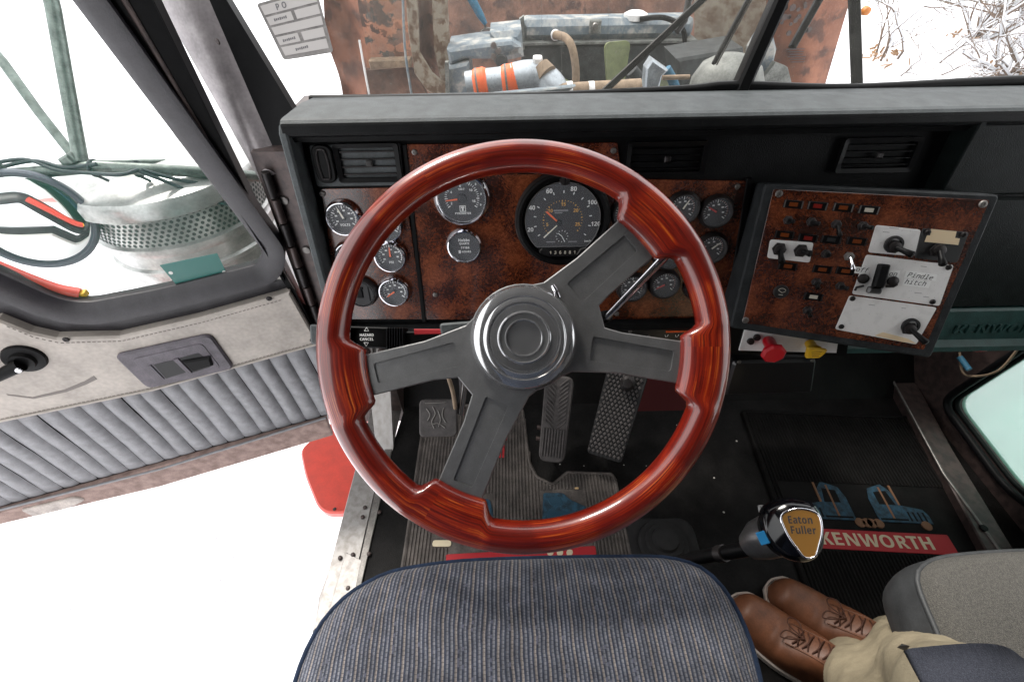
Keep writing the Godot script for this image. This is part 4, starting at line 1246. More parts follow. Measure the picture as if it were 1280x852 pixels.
	st = mb(); prism(st, round_poly(poly(WF, [548, 404, 600, 400, 604, 424, 552, 424], z + 0.03), 0.006), z, z + 0.028, 0.003); obj("bracket", st, M.dash, col)
	for q in [[457, 440, 1], [478, 439, 0]]:
		st = mb(); prism(st, poly(WF, [q[0] - 9, 432, q[0] + 9, 432, q[0] + 9, 449, q[0] - 8, 449], z - 0.005), z - 0.012, z - 0.005, 0.001); var tb := obj("tab", st, M.alu, col)
		var s := loc(WF, q[0], q[1], z - 0.005)
		st = mb(); lathe(st, [Vector2(0.0068, 0), Vector2(0.006, 0.004), Vector2(0.002, 0.005), Vector2(0, 0.004)], 14, T(s.x, s.y, z - 0.005)); obj("bolt", st, M.brown_metal, tb)
	# chrome hand lever
	var lev := thing("hand_lever", "thin chrome hand valve lever reaching from the column beside the upper spoke", "lever", WF)
	var e0 := loc(WF, 757, 398, -0.03); var e1 := loc(WF, 835, 317, -0.012)
	st = mb(); tube(st, [e0, e0.lerp(e1, 0.6), e1], [0.0042, 0.0050, 0.0058], 14); obj("rod", st, M.chrome, lev)
	st = mb(); tube(st, [loc(WF, 728, 402, -0.055), loc(WF, 744, 401, -0.052), e0.lerp(e1, 0.05)], [0.009, 0.011, 0.007], 12); obj("socket", st, M.black, lev)
	# thin silver rod and wire seen between the left and lower spokes
	var rod := thing("clutch_rod", "slim silver rod running down beside the steering column", "rod")
	st = mb(); tube(st, [at_t(582, 470, 0.75), at_t(577, 517, 0.92)], 0.005, 10); obj("bar", st, M.chrome, rod)
	st = mb(); tube(st, smooth_path([at_t(560, 470, 0.8), at_t(566, 490, 0.85), at_t(569, 510, 0.9)]), 0.004, 8); obj("wire", st, M.hose_tan, rod)

# ---------------------------------------------------------------- open driver's door
func build_door() -> void:
	var d := thing("driver_door", "open driver door with beige vinyl, grey pleated trim and large window", "door", DR)
	# outlines in the door's own plane, latch side to the left
	var top_y := 1.60
	var gl := poly(DR, [86, 0, 328, 318, 322, 334, 200, 364, 112, 381, 60, 372, 0, 346])      # glass, hinge side going down then along the sill
	var P := func(px: float, py: float): return l2(DR, px, py)
	var up_dir: Vector2 = (P.call(86, 0) - P.call(300, 280)).normalized()
	var g0: Vector2 = P.call(86, 0)
	var gt: Vector2 = g0 + up_dir * ((top_y - 0.06 - g0.y) / up_dir.y)
	var xback := -1.02
	var sill: Vector2 = P.call(0, 346)
	var sd: Vector2 = (P.call(0, 346) - P.call(60, 372)).normalized()
	var sback: Vector2 = sill + sd * 0.10
	var glass := PackedVector2Array([gt, P.call(328, 316), P.call(323, 333), P.call(200, 364), P.call(112, 381), P.call(85, 380), P.call(60, 373), sill, sback, Vector2(xback + 0.06, sback.y + 0.03), Vector2(xback + 0.08, top_y - 0.06)])
	glass = round_poly(glass, 0.03, 5)
	var st := mb(); prism(st, inset(ccw(glass), -0.008), -0.020, -0.0155); obj("window_glass", st, M.glass_green, d)
	# frame round the glass: ring from the opening to the door's edge
	var ring := func(inner: PackedVector2Array, w: float, z0: float, z1: float, zi: float) -> SurfaceTool:
		var s2 := mb()
		var i := ccw(inner); var o := inset(i, -w)
		s2.set_smooth_group(1)
		var n := i.size()
		for k in n:
			var j := (k + 1) % n
			quad(s2, Vector3(o[k].x, o[k].y, z0), Vector3(o[j].x, o[j].y, z0), Vector3(o[j].x, o[j].y, z1), Vector3(o[k].x, o[k].y, z1))
		s2.set_smooth_group(2)
		for k in n:
			var j := (k + 1) % n
			var ok := o[k].lerp(i[k], 0.6); var oj := o[j].lerp(i[j], 0.6)
			quad(s2, Vector3(o[k].x, o[k].y, z1), Vector3(o[j].x, o[j].y, z1), Vector3(oj.x, oj.y, z1), Vector3(ok.x, ok.y, z1))
			quad(s2, Vector3(ok.x, ok.y, z1), Vector3(oj.x, oj.y, z1), Vector3(i[j].x, i[j].y, zi), Vector3(i[k].x, i[k].y, zi))
		s2.set_smooth_group(3)
		for k in n:
			var j := (k + 1) % n
			quad(s2, Vector3(i[k].x, i[k].y, zi), Vector3(i[j].x, i[j].y, zi), Vector3(i[j].x, i[j].y, z0), Vector3(i[k].x, i[k].y, z0))
			quad(s2, Vector3(i[k].x, i[k].y, z0), Vector3(i[j].x, i[j].y, z0), Vector3(o[j].x, o[j].y, z0), Vector3(o[k].x, o[k].y, z0))
		return s2
	obj("window_frame", ring.call(glass, 0.045, -0.03, 0.008, -0.008), M.frame_dark, d)
	obj("window_seal", ring.call(inset(ccw(glass), -0.001), 0.010, -0.026, -0.006, -0.012), M.gasket, d)
	# dark hinge side of the frame with its channels
	var band := func(a, b, c, e, z0, z1, m, called):
		var s2 := mb()
		var A: Vector2 = P.call(a[0], a[1]); var B: Vector2 = P.call(b[0], b[1]); var C: Vector2 = P.call(c[0], c[1]); var E: Vector2 = P.call(e[0], e[1])
		var k0: float = (top_y - A.y) / (B.y - A.y); var k1: float = (top_y - C.y) / (E.y - C.y)
		prism(s2, PackedVector2Array([A, C, C + (E - C) * k1, A + (B - A) * k0]), z0, z1, 0.002)
		obj(called, s2, m, d)
	band.call([352, 352], [126, 0], [396, 420], [190, 0], -0.045, -0.004, M.black, "frame_rail")
	band.call([345, 330], [118, 0], [356, 352], [130, 0], -0.02, 0.004, M.frame_dark, "frame_rib")
	band.call([366, 360], [150, 0], [372, 366], [158, 0], -0.006, 0.000, M.brown_metal, "weather_strip")
	# outer skin
	st = mb()
	prism(st, PackedVector2Array([P.call(398, 428), P.call(412, 546), P.call(0, 648), Vector2(xback, -0.02), Vector2(xback, sback.y - 0.06), P.call(0, 392), P.call(70, 418), P.call(150, 416), P.call(356, 364)]), -0.06, -0.032, 0.002); obj("outer_skin", st, M.white_paint, d)
	for q in [[[400, 440], [408, 470], [0, 560], [0, 528]], [[406, 500], [410, 520], [0, 618], [0, 596]]]:
		st = mb(); var sp := PackedVector2Array()
		for w in q: sp.append(P.call(w[0], w[1]))
		prism(st, sp, -0.0625, -0.0602); obj("paint_stripe", st, M.red_paint, d)
	st = mb()
	prism(st, PackedVector2Array([P.call(398, 428), P.call(410, 540), P.call(0, 644), Vector2(xback, -0.01), Vector2(xback, sback.y - 0.03), P.call(0, 380), P.call(70, 404), P.call(150, 402), P.call(352, 354)]), -0.0315, -0.0125); obj("inner_shell", st, M.frame_dark, d)
	# red painted outer sill seen through the glass
	st = mb()
	var rs := [Vector3(), Vector3()]
	var pts := []
	for q in [[-60, 320], [0, 344], [40, 360], [72, 371], [100, 376]]: pts.append(loc(DR, q[0], q[1] - 9, -0.034))
	tube(st, smooth_path(pts), 0.012, 8); obj("outer_sill", st, M.red_paint, d)
	st = mb(); var cq := loc(DR, 103, 367, -0.034); box(st, cq, Vector3(0.016, 0.012, 0.016), 0.002); obj("sill_end", st, M.yellow, d)
	# inner vinyl panel
	var vin := PackedVector2Array([P.call(0, 396), P.call(40, 412), P.call(72, 419), P.call(150, 417), P.call(250, 394), P.call(350, 366), P.call(362, 362), P.call(399, 428), P.call(190, 486), P.call(0, 525)])
	var vb: Vector2 = P.call(0, 396); var vb2: Vector2 = P.call(0, 525)
	vin.append(Vector2(xback + 0.01, vb2.y)); vin.append(Vector2(xback + 0.01, vb.y + 0.08))
	st = mb(); prism(st, vin, -0.012, 0.010, 0.004); obj("vinyl_panel", st, M.vinyl, d)
	# stitched seams along its edges
	st = mb()
	var seam := func(q: Array, off: Vector2):
		for k in q.size() - 1:
			var a: Vector2 = P.call(q[k][0], q[k][1]) + off; var b: Vector2 = P.call(q[k + 1][0], q[k + 1][1]) + off
			var n := int(a.distance_to(b) / 0.0085)
			for i in n:
				var c := a.lerp(b, (i + 0.5) / n)
				box(st, Vector3.ZERO, Vector3(0.0052, 0.0014, 0.001), 0, T(c.x, c.y, 0.0104, (b - a).angle()))
	seam.call([[4, 398], [40, 413], [72, 420], [150, 418], [250, 395], [350, 367]], Vector2(0, -0.010))
	seam.call([[396, 427], [190, 484], [0, 523]], Vector2(0, 0.008))
	obj("stitching", st, M.stitch, d)
	st = mb()
	var wl := []
	for q in [[399, 429], [190, 487], [0, 526]]: wl.append(loc(DR, q[0], q[1], 0.011))
	wl.append(wl[-1] + (wl[-1] - wl[-2]).normalized() * 0.12)
	tube(st, wl, 0.0032, 6); obj("welt", st, M.vinyl, d)
	for q in [[82, 424], [336, 373], [390, 425]]:
		var s := loc(DR, q[0], q[1], 0.011); screw(d, s, 0.006, M.dark_metal)
	# pleats: each stands upright between the welt and the carpet strip
	var tA: Vector2 = P.call(401, 430); var tB: Vector2 = P.call(0, 527)
	var bA: Vector2 = P.call(406, 522); var bB: Vector2 = P.call(0, 636)
	var pw := 0.0425
	var x := tA.x
	var edge := func(A: Vector2, B: Vector2, xx: float) -> float: return A.y + (B.y - A.y) * (xx - A.x) / (B.x - A.x)
	while x - pw > xback:
		pw = 0.0425 * rng.randf_range(0.9, 1.1)
		var x0 := x - pw; var x1 := x; var ph := rng.randf() * 6.0; var pd := rng.randf_range(0.011, 0.015)
		st = mb()
		sheet(st, 10, 16, func(u: float, v: float):
			var xx: float = lerpf(x0, x1, u)
			var yt: float = edge.call(tA, tB, xx) - 0.002; var yb: float = edge.call(bA, bB, xx) + 0.002
			var prof := pow(sin(PI * clampf(u * 0.94 + 0.03, 0, 1)), 0.55) * (0.75 + 0.25 * u)
			var endf := minf(1.0, minf(v, 1 - v) * 5.0 + 0.35)
			return Vector3(xx + 0.003 * sin(v * PI + ph * 0.2), lerpf(yb, yt, v), -0.012 + (pd + 0.0012 * sin(v * 11.0 + ph) + 0.0008 * sin(v * 23.0 + u * 5.0 + ph)) * prof * endf))
		obj("pleat", st, M.pleat, d)
		x -= pw
	st = mb(); prism(st, PackedVector2Array([tA, tB, Vector2(xback, tB.y + 0.01), Vector2(xback, bB.y - 0.02), bB, bA]), -0.0122, -0.0105); obj("backing", st, M.gasket, d)
	# carpet strip at the foot, with a welt and a courtesy lens
	st = mb(); prism(st, PackedVector2Array([P.call(408, 523), P.call(416, 543), P.call(200, 607), P.call(0, 654), Vector2(xback, -0.02), Vector2(xback, edge.call(bA, bB, xback)), P.call(0, 638)]), -0.0123, 0.004, 0.003); obj("carpet_strip", st, M.carpet, d)
	st = mb(); wl = []
	for q in [[407, 522], [200, 586], [0, 637]]: wl.append(loc(DR, q[0], q[1], 0.005))
	wl.append(wl[-1] + (wl[-1] - wl[-2]).normalized() * 0.12)
	tube(st, wl, 0.0036, 6); obj("welt", st, M.pleat, d)
	st = mb(); prism(st, round_poly(poly(DR, [24, 637, 94, 620, 107, 624, 88, 634, 42, 645], 0.006), 0.012), 0.0, 0.009, 0.003); obj("courtesy_lens", st, M.lens_milky, d)
	# latch bezel
	var lb := node("latch_handle", d)
	st = mb(); prism(st, round_poly(poly(DR, [140, 446, 262, 419, 293, 462, 184, 488], 0.02), 0.018, 5), 0.009, 0.018, 0.004); obj("bezel", st, M.mauve, lb)
	st = mb(); prism(st, round_poly(poly(DR, [164, 449, 252, 429, 276, 460, 196, 478], 0.019), 0.012, 5), 0.0181, 0.0192, 0.0006); obj("raised_plate", st, M.mauve, lb)
	st = mb(); prism(st, poly(DR, [192, 456, 216, 450, 233, 465, 207, 473], 0.02), 0.0193, 0.0198); obj("finger_well", st, M.well, lb)
	st = mb(); prism(st, round_poly(poly(DR, [223, 448, 248, 441, 266, 457, 240, 466], 0.02), 0.006), 0.0193, 0.0198); obj("paddle_well", st, M.well, lb)
	st = mb(); prism(st, poly(DR, [227, 452, 262, 446, 266, 457, 241, 465], 0.024), 0.0199, 0.026, 0.004); obj("paddle", st, M.black, lb)
	st = mb(); prism(st, poly(DR, [185, 458, 188, 457, 205, 474, 201, 475.5], 0.022), 0.0193, 0.0215, 0.0006); obj("lip", st, M.mauve, lb)
	st = mb(); prism(st, poly(DR, [216, 450, 222, 448, 240, 466, 234, 467], 0.022), 0.0193, 0.0225, 0.001); obj("rib", st, M.mauve, lb)
	# window crank
	var cr := node("window_crank", d)
	var c0 := loc(DR, 30, 448, 0.012)
	st = mb(); lathe(st, [Vector2(0.036, 0.0), Vector2(0.034, 0.006), Vector2(0.022, 0.008), Vector2(0.02, 0.016), Vector2(0, 0.018)], 28); obj("escutcheon", st, M.black, cr, T(c0.x, c0.y, 0.0102))
	st = mb(); tube(st, [Vector3(c0.x, c0.y, 0.03), Vector3(c0.x - 0.05, c0.y - 0.012, 0.04), Vector3(c0.x - 0.11, c0.y - 0.025, 0.045)], [0.014, 0.011, 0.010], 12); obj("arm", st, M.black, cr)
	st = mb(); lathe(st, [Vector2(0.006, 0), Vector2(0.005, 0.002), Vector2(0.002, 0.001), Vector2(0, 0.001)], 12); obj("screw", st, M.chrome, cr, T(c0.x, c0.y - 0.002, 0.044))
	st = mb(); lathe(st, [Vector2(0.011, 0), Vector2(0.013, 0.02), Vector2(0.009, 0.034), Vector2(0, 0.036)], 16); obj("knob", st, M.black, cr, T(c0.x - 0.105, c0.y - 0.024, 0.048))
	# dark scuff left by the crank
	st = mb()
	var sp := []
	for q in [[8, 493], [40, 497], [80, 488], [105, 478], [118, 471]]: sp.append(l2(DR, q[0], q[1], 0.0105))
	for k in sp.size() - 1:
		var wa: float = 0.003 + 0.0012 * k; var wb: float = 0.003 + 0.0012 * (k + 1)
		prism(st, PackedVector2Array([sp[k] - Vector2(0, wa), sp[k + 1] - Vector2(0, wb), sp[k + 1] + Vector2(0, wb * 0.5), sp[k] + Vector2(0, wa * 0.4)]), 0.0102, 0.0106)
	obj("scuff_mark", st, M.stitch, d)
	# teal film stuck on the lower corner of the glass
	var fs := thing("window_film", "small teal green film patch on the lower corner of the door window", "film", DR)
	st = mb(); prism(st, poly(DR, [199, 332, 271, 317, 284, 344, 222, 359], -0.012), -0.0145, -0.0135); obj("patch", st, M.film_teal, fs)
	for q in [[213, 341], [280, 340]]:
		st = mb(); var s := loc(DR, q[0], q[1], -0.013); prism(st, circle(0.0038, 12, Vector2(s.x, s.y)), -0.0134, -0.0128); obj("hole", st, M.white, fs)

# ---------------------------------------------------------------- passenger's side
func build_passenger_door() -> void:
	var X := XR
	var PF := Transform3D(Vector3(0, 0, 1), Vector3(0, 1, 0), Vector3(-1, 0, 0), Vector3(X, 0, 0))   # local z points into the cab
	var d := thing("passenger_door", "brown passenger door with low green tinted peep window", "door", PF)
	var hole := round_poly(poly(PF, [1178, 502, 1330, 402, 1440, 560, 1330, 660, 1262, 614]), 0.05, 6)
	var o := PackedVector2Array([Vector2(-1.1, -0.05), Vector2(0.36, -0.05), Vector2(0.36, 0.62), Vector2(-1.1, 0.62)])
	# panel with the peep opening: four strips round the opening's bounding box, plus a filler ring
	var lo := Vector2(99, 99); var hi := Vector2(-99, -99)
	for p in hole:
		lo = lo.min(p); hi = hi.max(p)
	var cc := CSGCombiner3D.new(); cc.name = "panel"
	var cp := CSGPolygon3D.new(); cp.name = "skin"; cp.polygon = o; cp.depth = 0.05; cp.material = M.brown_metal; cp.position.z = 0.0
	cc.add_child(cp)
	var ch := CSGPolygon3D.new(); ch.name = "opening"; ch.polygon = ccw(hole); ch.depth = 0.2; ch.operation = CSGShape3D.OPERATION_SUBTRACTION; ch.material = M.brown_metal; ch.position.z = 0.1
	cc.add_child(ch)
	cc.position.z = 0.0
	d.add_child(cc)
	var st := mb(); prism(st, inset(ccw(hole), -0.004), -0.045, -0.040); obj("peep_glass", st, M.glass_teal, d)
	st = mb(); var hp := []
	for p in hole: hp.append(Vector3(p.x, p.y, 0.002))
	hp.append(hp[0]); tube(st, hp, 0.010, 8, false); obj("gasket", st, M.gasket, d)
	st = mb(); hp = []
	for p in inset(ccw(hole), 0.006): hp.append(Vector3(p.x, p.y, -0.02))
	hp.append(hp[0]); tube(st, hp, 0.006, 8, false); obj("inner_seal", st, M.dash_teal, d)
	# upper door: window opening with frame
	st = mb(); wbox(st, Vector3(-0.86, 0.62, -0.05), Vector3(-0.80, 1.68, 0.0)); wbox(st, Vector3(0.30, 0.62, -0.05), Vector3(0.36, 1.68, 0.0)); wbox(st, Vector3(-0.80, 1.52, -0.05), Vector3(0.30, 1.68, 0.0))
	obj("window_frame", st, M.gasket, d)
	st = mb(); wbox(st, Vector3(-0.80, 0.62, -0.03), Vector3(0.30, 1.52, -0.026)); obj("window_glass", st, M.glass_green, d)
	# inner lip, screws and the wiring of a red courtesy lamp
	for q in [[1168, 564], [1188, 565], [1230, 654]]:
		var s := loc(PF, q[0], q[1], 0.001); screw(d, s, 0.006, M.dark_metal)
	var ps := thing("passenger_sill", "brown steel sill ledge with bright edge below the passenger door", "door sill")
	st = mb(); prism(st, floor_poly([1113, 470, 1140, 468, 1190, 560, 1300, 740, 1265, 748, 1180, 592], 0.03), 0.0, 0.032, 0.003, UPF); obj("ledge", st, M.brown_metal, ps)
	st = mb(); var e := []
	for q in [[1114, 471], [1180, 592], [1252, 690]]: e.append(on_y(q[0], q[1], 0.033))
	tube(st, e, 0.0035, 6); obj("edge", st, M.steel, ps)
	var s3 := on_y(1230, 660, 0.034)
	st = mb(); lathe(st, [Vector2(0.009, 0), Vector2(0.008, 0.003), Vector2(0, 0.003)], 14, Transform3D(Basis(Vector3.RIGHT, -PI / 2), s3)); obj("plug", st, M.black, ps)
	var lamp := thing("courtesy_lamp", "small red lamp with loose wires under the dash tray", "lamp")
	var lp := on_x(1222, 435, X - 0.09)
	st = mb(); lathe(st, [Vector2(0.022, -0.008), Vector2(0.022, 0.0), Vector2(0.018, 0.006), Vector2(0, 0.01)], 20, Transform3D(Basis(Vector3.RIGHT, PI / 2 - 0.7), lp)); obj("lens", st, M.red_knob, lamp)
	st = mb(); tube(st, smooth_path([on_x(1200, 440, X - 0.05), on_x(1204, 465, X - 0.05), on_x(1222, 470, X - 0.04), on_x(1250, 462, X - 0.03), on_x(1276, 432, X - 0.03)]), 0.003, 6); obj("wire", st, M.hose_tan, lamp)
	st = mb(); tube(st, [on_x(1200, 446, X - 0.055), on_x(1212, 462, X - 0.052)], 0.007, 8); obj("connector", st, M.blue_strap, lamp)

# ---------------------------------------------------------------- pedals, mats
func ribs(st: SurfaceTool, p: PackedVector2Array, fr: Transform3D, step: float, w: float, z0: float, z1: float, skip: Array = []) -> void:
	# ridges along local y, cut to the outline
	var lo := 99.0; var hi := -99.0
	for q in p:
		lo = minf(lo, q.x); hi = maxf(hi, q.x)
	var x := lo + step
	while x < hi - step * 0.5:
		var ys := []
		for i in p.size():
			var a := p[i]; var b := p[(i + 1) % p.size()]
			if (a.x <= x) != (b.x <= x): ys.append(a.y + (b.y - a.y) * (x - a.x) / (b.x - a.x))
		ys.sort()
		for k in range(0, ys.size() - 1, 2):
			var segs := [[ys[k] + 0.006, ys[k + 1] - 0.006]]
			for s in skip:      # rectangles left plain: [x0, x1, y0, y1]
				if x > s[0] and x < s[1]:
					var nx := []
					for g in segs:
						if s[3] <= g[0] or s[2] >= g[1]: nx.append(g)
						else:
							if s[2] > g[0]: nx.append([g[0], s[2]])
							if s[3] < g[1]: nx.append([s[3], g[1]])
					segs = nx
			for g in segs:
				if g[1] - g[0] > 0.004:
					var c := Vector3(x, (g[0] + g[1]) / 2, 0)
					prism(st, PackedVector2Array([Vector2(x - w / 2, g[0]), Vector2(x + w / 2, g[0]), Vector2(x + w / 2, g[1]), Vector2(x - w / 2, g[1])]), z0, z1, w * 0.2, fr)
		x += step
func border(st: SurfaceTool, p: PackedVector2Array, fr: Transform3D, r: float, z: float) -> void:
	var pts := []
	for q in inset(ccw(p), r): pts.append(fr * Vector3(q.x, q.y, z))
	pts.append(pts[0])
	tube(st, pts, r, 6, false)
func mat_truck(parent: Node, c: Vector2, s: float, flip: float, fr: Transform3D, z: float) -> void:
	var t := node("truck_print", parent)
	var X := func(x: float, y: float): return c + Vector2(x * flip, y) * s
	var st := mb()
	prism(st, ccw(PackedVector2Array([X.call(-0.5, 0.12), X.call(-0.5, 0.62), X.call(-0.42, 0.86), X.call(-0.1, 0.98), X.call(0.04, 0.8), X.call(0.08, 0.5), X.call(0.5, 0.42), X.call(0.56, 0.3), X.call(0.56, 0.12)])), z, z + 0.0022, 0.0006, fr); obj("cab_shape", st, M.blue_print, t)
	st = mb()
	prism(st, ccw(PackedVector2Array([X.call(-0.34, 0.5), X.call(-0.34, 0.78), X.call(-0.06, 0.82), X.call(0.0, 0.5)])), z, z + 0.0026, 0.0004, fr)
	for k in 4: prism(st, ccw(PackedVector2Array([X.call(0.14 + k * 0.1, 0.16), X.call(0.18 + k * 0.1, 0.16), X.call(0.18 + k * 0.1, 0.36), X.call(0.14 + k * 0.1, 0.36)])), z, z + 0.0026, 0.0004, fr)
	prism(st, ccw(PackedVector2Array([X.call(-0.46, 0.16), X.call(0.1, 0.16), X.call(0.1, 0.2), X.call(-0.46, 0.2)])), z, z + 0.0026, 0.0004, fr)
	obj("window_shape", st, M.mat_black, t)
	st = mb()
	for w in [-0.78, -0.55, 0.4]:
		var q: Vector2 = X.call(w, 0.08)
		st = mb(); prism(st, circle(0.1 * s, 14, q), z, z + 0.0024, 0.0006, fr); obj("wheel_shape", st, M.brown_print, t)
	st = mb()
	for w in [[0.05, 0.5, 0.95], [-0.2, 0.2, 0.9]]:
		prism(st, ccw(PackedVector2Array([X.call(w[0], w[1]), X.call(w[0] + 0.04, w[1]), X.call(w[0] + 0.04, w[2]), X.call(w[0], w[2])])), z, z + 0.003, 0.0004, fr)
	obj("stack_shape", st, M.brown_print, t)
func build_floor_things() -> void:
	# driver's mat, cut out round the pedals
	var dm := thing("floor_mat", "dusty grey ribbed floor mat, tone lightened for door light, cut out round the driver pedals", "floor mat", Transform3D(), "floor mats")
	var out := floor_poly([531, 506, 648, 503, 655, 512, 664, 578, 672, 594, 690, 603, 700, 595, 708, 588, 765, 590, 770, 596, 792, 700, 800, 720, 498, 722, 505, 680], 0.009)
	out = round_poly(out, 0.006, 2)
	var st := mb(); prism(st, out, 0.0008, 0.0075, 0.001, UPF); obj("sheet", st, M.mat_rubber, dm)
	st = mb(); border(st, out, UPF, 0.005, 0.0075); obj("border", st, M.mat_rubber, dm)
	var skips := []
	var blk := func(px0, py0, px1, py1):
		var a := on_y(px0, py0, 0.008); var b := on_y(px1, py1, 0.008)
		skips.append([minf(a.x, b.x), maxf(a.x, b.x), minf(-a.z, -b.z), maxf(-a.z, -b.z)])
	blk.call(676, 612, 735, 652); blk.call(594, 617, 616, 652); blk.call(540, 666, 575, 684); blk.call(560, 682, 745, 700)
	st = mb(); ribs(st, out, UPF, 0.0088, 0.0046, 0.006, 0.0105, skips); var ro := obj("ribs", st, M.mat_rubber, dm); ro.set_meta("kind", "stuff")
	var tp := func(pts, m, called, h := 0.0105):
		var s2 := mb(); prism(s2, round_poly(floor_poly(pts, 0.009), 0.006, 2), 0.0078, h, 0.0006, UPF); obj(called, s2, m, dm)
	tp.call([679, 616, 704, 616, 712, 624, 734, 634, 738, 652, 678, 652], M.blue_print, "blue_print")
	tp.call([684, 622, 700, 620, 704, 630, 688, 632], M.blue_dark, "blue_detail", 0.0112)
	tp.call([684, 638, 726, 640, 728, 648, 684, 648], M.blue_dark, "blue_detail", 0.0112)
	tp.call([596, 622, 612, 624, 616, 638, 616, 652, 600, 648], M.blue_print, "blue_print")
	for k in 3: tp.call([620.0 + k * 4.3, 556, 623.0 + k * 4.3, 556, 622.0 + k * 4.3, 572, 619.0 + k * 4.3, 572], M.red_print, "red_bar")
	tp.call([626, 544, 633, 538, 635, 548, 628, 554], M.red_print, "red_mark")
	tp.call([541, 675, 564, 675, 564, 683, 540, 683], M.cream_print, "pale_mark")
	tp.call([556, 693, 745, 682, 748, 705, 560, 716], M.red_print, "red_strip")
	for k in 3: tp.call([684.0 + k * 12, 687, 692.0 + k * 12, 686.5, 692.0 + k * 12, 694, 684.0 + k * 12, 694.5], M.cream_print, "letter_shape", 0.0112)
	st = mb(); var cq := on_y(721, 610, 0.012); box(st, cq, Vector3(0.010, 0.004, 0.005), 0.001); tag(obj("bread_crumb", st, M.crumb), "small tan crumb lying on the driver floor mat", "crumb")
	# passenger's mat
	var a := on_y(926, 512, 0.009); var b := on_y(1137, 520, 0.009); var c := on_y(960, 700, 0.009)
	var ax := Vector3(b.x - a.x, 0, b.z - a.z).normalized(); var az := Vector3(ax.z, 0, -ax.x)      # az runs forward
	if az.z > 0: az = -az
	var PM := Transform3D(ax, az, Vector3.UP, Vector3(a.x, 0, a.z))
	if PM.basis.determinant() < 0: PM.basis.z = Vector3.UP; 
	var wdt := a.distance_to(b)
	var pm := thing("floor_mat", "black ribbed passenger floor mat with blue trucks and red lettered strip", "floor mat", PM, "floor mats")
	var po := rect(wdt, 0.60, 0.012, 3, Vector2(wdt / 2, -0.30))
	st = mb(); prism(st, po, 0.0008, 0.0075, 0.001); obj("sheet", st, M.mat_black, pm)
	st = mb(); border(st, po, Transform3D(), 0.006, 0.0075); obj("border", st, M.mat_black, pm)
	var r0 := l2(Transform3D(PM.basis, PM.origin + Vector3.UP * 0.009), 1172, 688)
	var r1 := l2(Transform3D(PM.basis, PM.origin + Vector3.UP * 0.009), 1172, 672)
	var ry := (r0.y + r1.y) / 2
	st = mb(); ribs(st, po, Transform3D(), 0.0088, 0.0046, 0.006, 0.0105, [[0.03, wdt - 0.03, ry - 0.028, ry + 0.15]]); var rp := obj("ribs", st, M.mat_black, pm); rp.set_meta("kind", "stuff")
	st = mb(); prism(st, rect(wdt - 0.135, 0.048, 0.003, 2, Vector2(wdt / 2 - 0.035, ry)), 0.0078, 0.0095, 0.0005); obj("red_strip", st, M.red_print, pm)
	text(pm, "KENWORTH", 0.030, T(wdt / 2 - 0.035, ry, 0.0096), M.cream_print, true, "lettering", 0.001, false, 1.16)
	mat_truck(pm, Vector2(wdt * 0.26, ry + 0.035), 0.12, -1.0, Transform3D(), 0.0078)
	mat_truck(pm, Vector2(wdt * 0.62, ry + 0.035), 0.12, 1.0, Transform3D(), 0.0078)
	# grit on the floor
	st = mb()
	for q in [[730, 582], [780, 581], [921, 551], [893, 597], [863, 677], [846, 531], [808, 582], [700, 580], [905, 640], [760, 600]]:
		var p := on_y(q[0], q[1], 0.002); var r := rng.randf_range(0.0016, 0.003)
		lathe(st, [Vector2(0, -r), Vector2(r, 0), Vector2(0, r)], 5, Transform3D(Basis(Vector3.RIGHT, -PI / 2), p))
	var gr := obj("floor_grit", st, M.grit); tag(gr, "scattered pale grit specks on the black cab floor", "grit"); gr.set_meta("kind", "stuff")
	# clutch
	var cf := Transform3D(Basis(Vector3.RIGHT, deg_to_rad(-50)), at_t(548, 522, 1.06))
	var cl := thing("clutch_pedal", "square worn rubber clutch pedal on a curved arm", "pedal", cf)
	st = mb(); prism(st, rect(0.088, 0.086, 0.012), -0.008, 0.006, 0.003); obj("pad", st, M.pedal, cl)
	st = mb()
	for q in [[[-0.026, 0.022], [-0.018, 0.008], [-0.024, -0.006]], [[-0.012, 0.026], [-0.006, 0.010], [-0.014, -0.008], [-0.008, -0.024]], [[0.0, 0.018], [0.006, -0.002], [0.002, -0.02]], [[0.014, 0.024], [0.010, 0.006], [0.018, -0.010]], [[-0.02, -0.016], [0.0, -0.012], [0.016, -0.022]], [[-0.03, 0.034], [0.02, 0.036]]]:
		var pts := []
		for w in q: pts.append(Vector3(w[0], w[1], 0.0065))
		tube(st, smooth_path(pts), 0.0019, 5)
	obj("worn_tread", st, M.steel, cl)
	st = mb(); tube(st, smooth_path([Vector3(0.04, 0.01, -0.012), Vector3(0.055, 0.05, -0.02), Vector3(0.05, 0.16, 0.0), Vector3(0.04, 0.3, -0.02)]), 0.009, 8); obj("arm", st, M.dark_metal, cl)
	# brake treadle
	var b0 := at_t(689, 577, 1.20); var b1 := at_t(699, 470, 1.19)
	var by := (b1 - b0).normalized(); var bz := (CP - (b0 + b1) / 2); bz = (bz - by * bz.dot(by)).normalized()
	var bf := Transform3D(by.cross(bz), by, bz, (b0 + b1) / 2)
	var ln := b0.distance_to(b1)
	var bk := thing("brake_pedal", "long black ribbed rubber brake treadle", "pedal", bf)
	st = mb(); prism(st, round_poly(PackedVector2Array([Vector2(-0.034, -ln / 2), Vector2(0.034, -ln / 2), Vector2(0.040, ln / 2), Vector2(-0.036, ln / 2)]), 0.022), -0.014, 0.006, 0.003); obj("pad", st, M.pedal, bk)
	for k in 8:
		st = mb(); box(st, Vector3(-0.026 + k * 0.0074, -ln * 0.27, 0.007), Vector3(0.0036, ln * 0.33, 0.004), 0.0008); obj("tread_rib", st, M.pedal, bk)
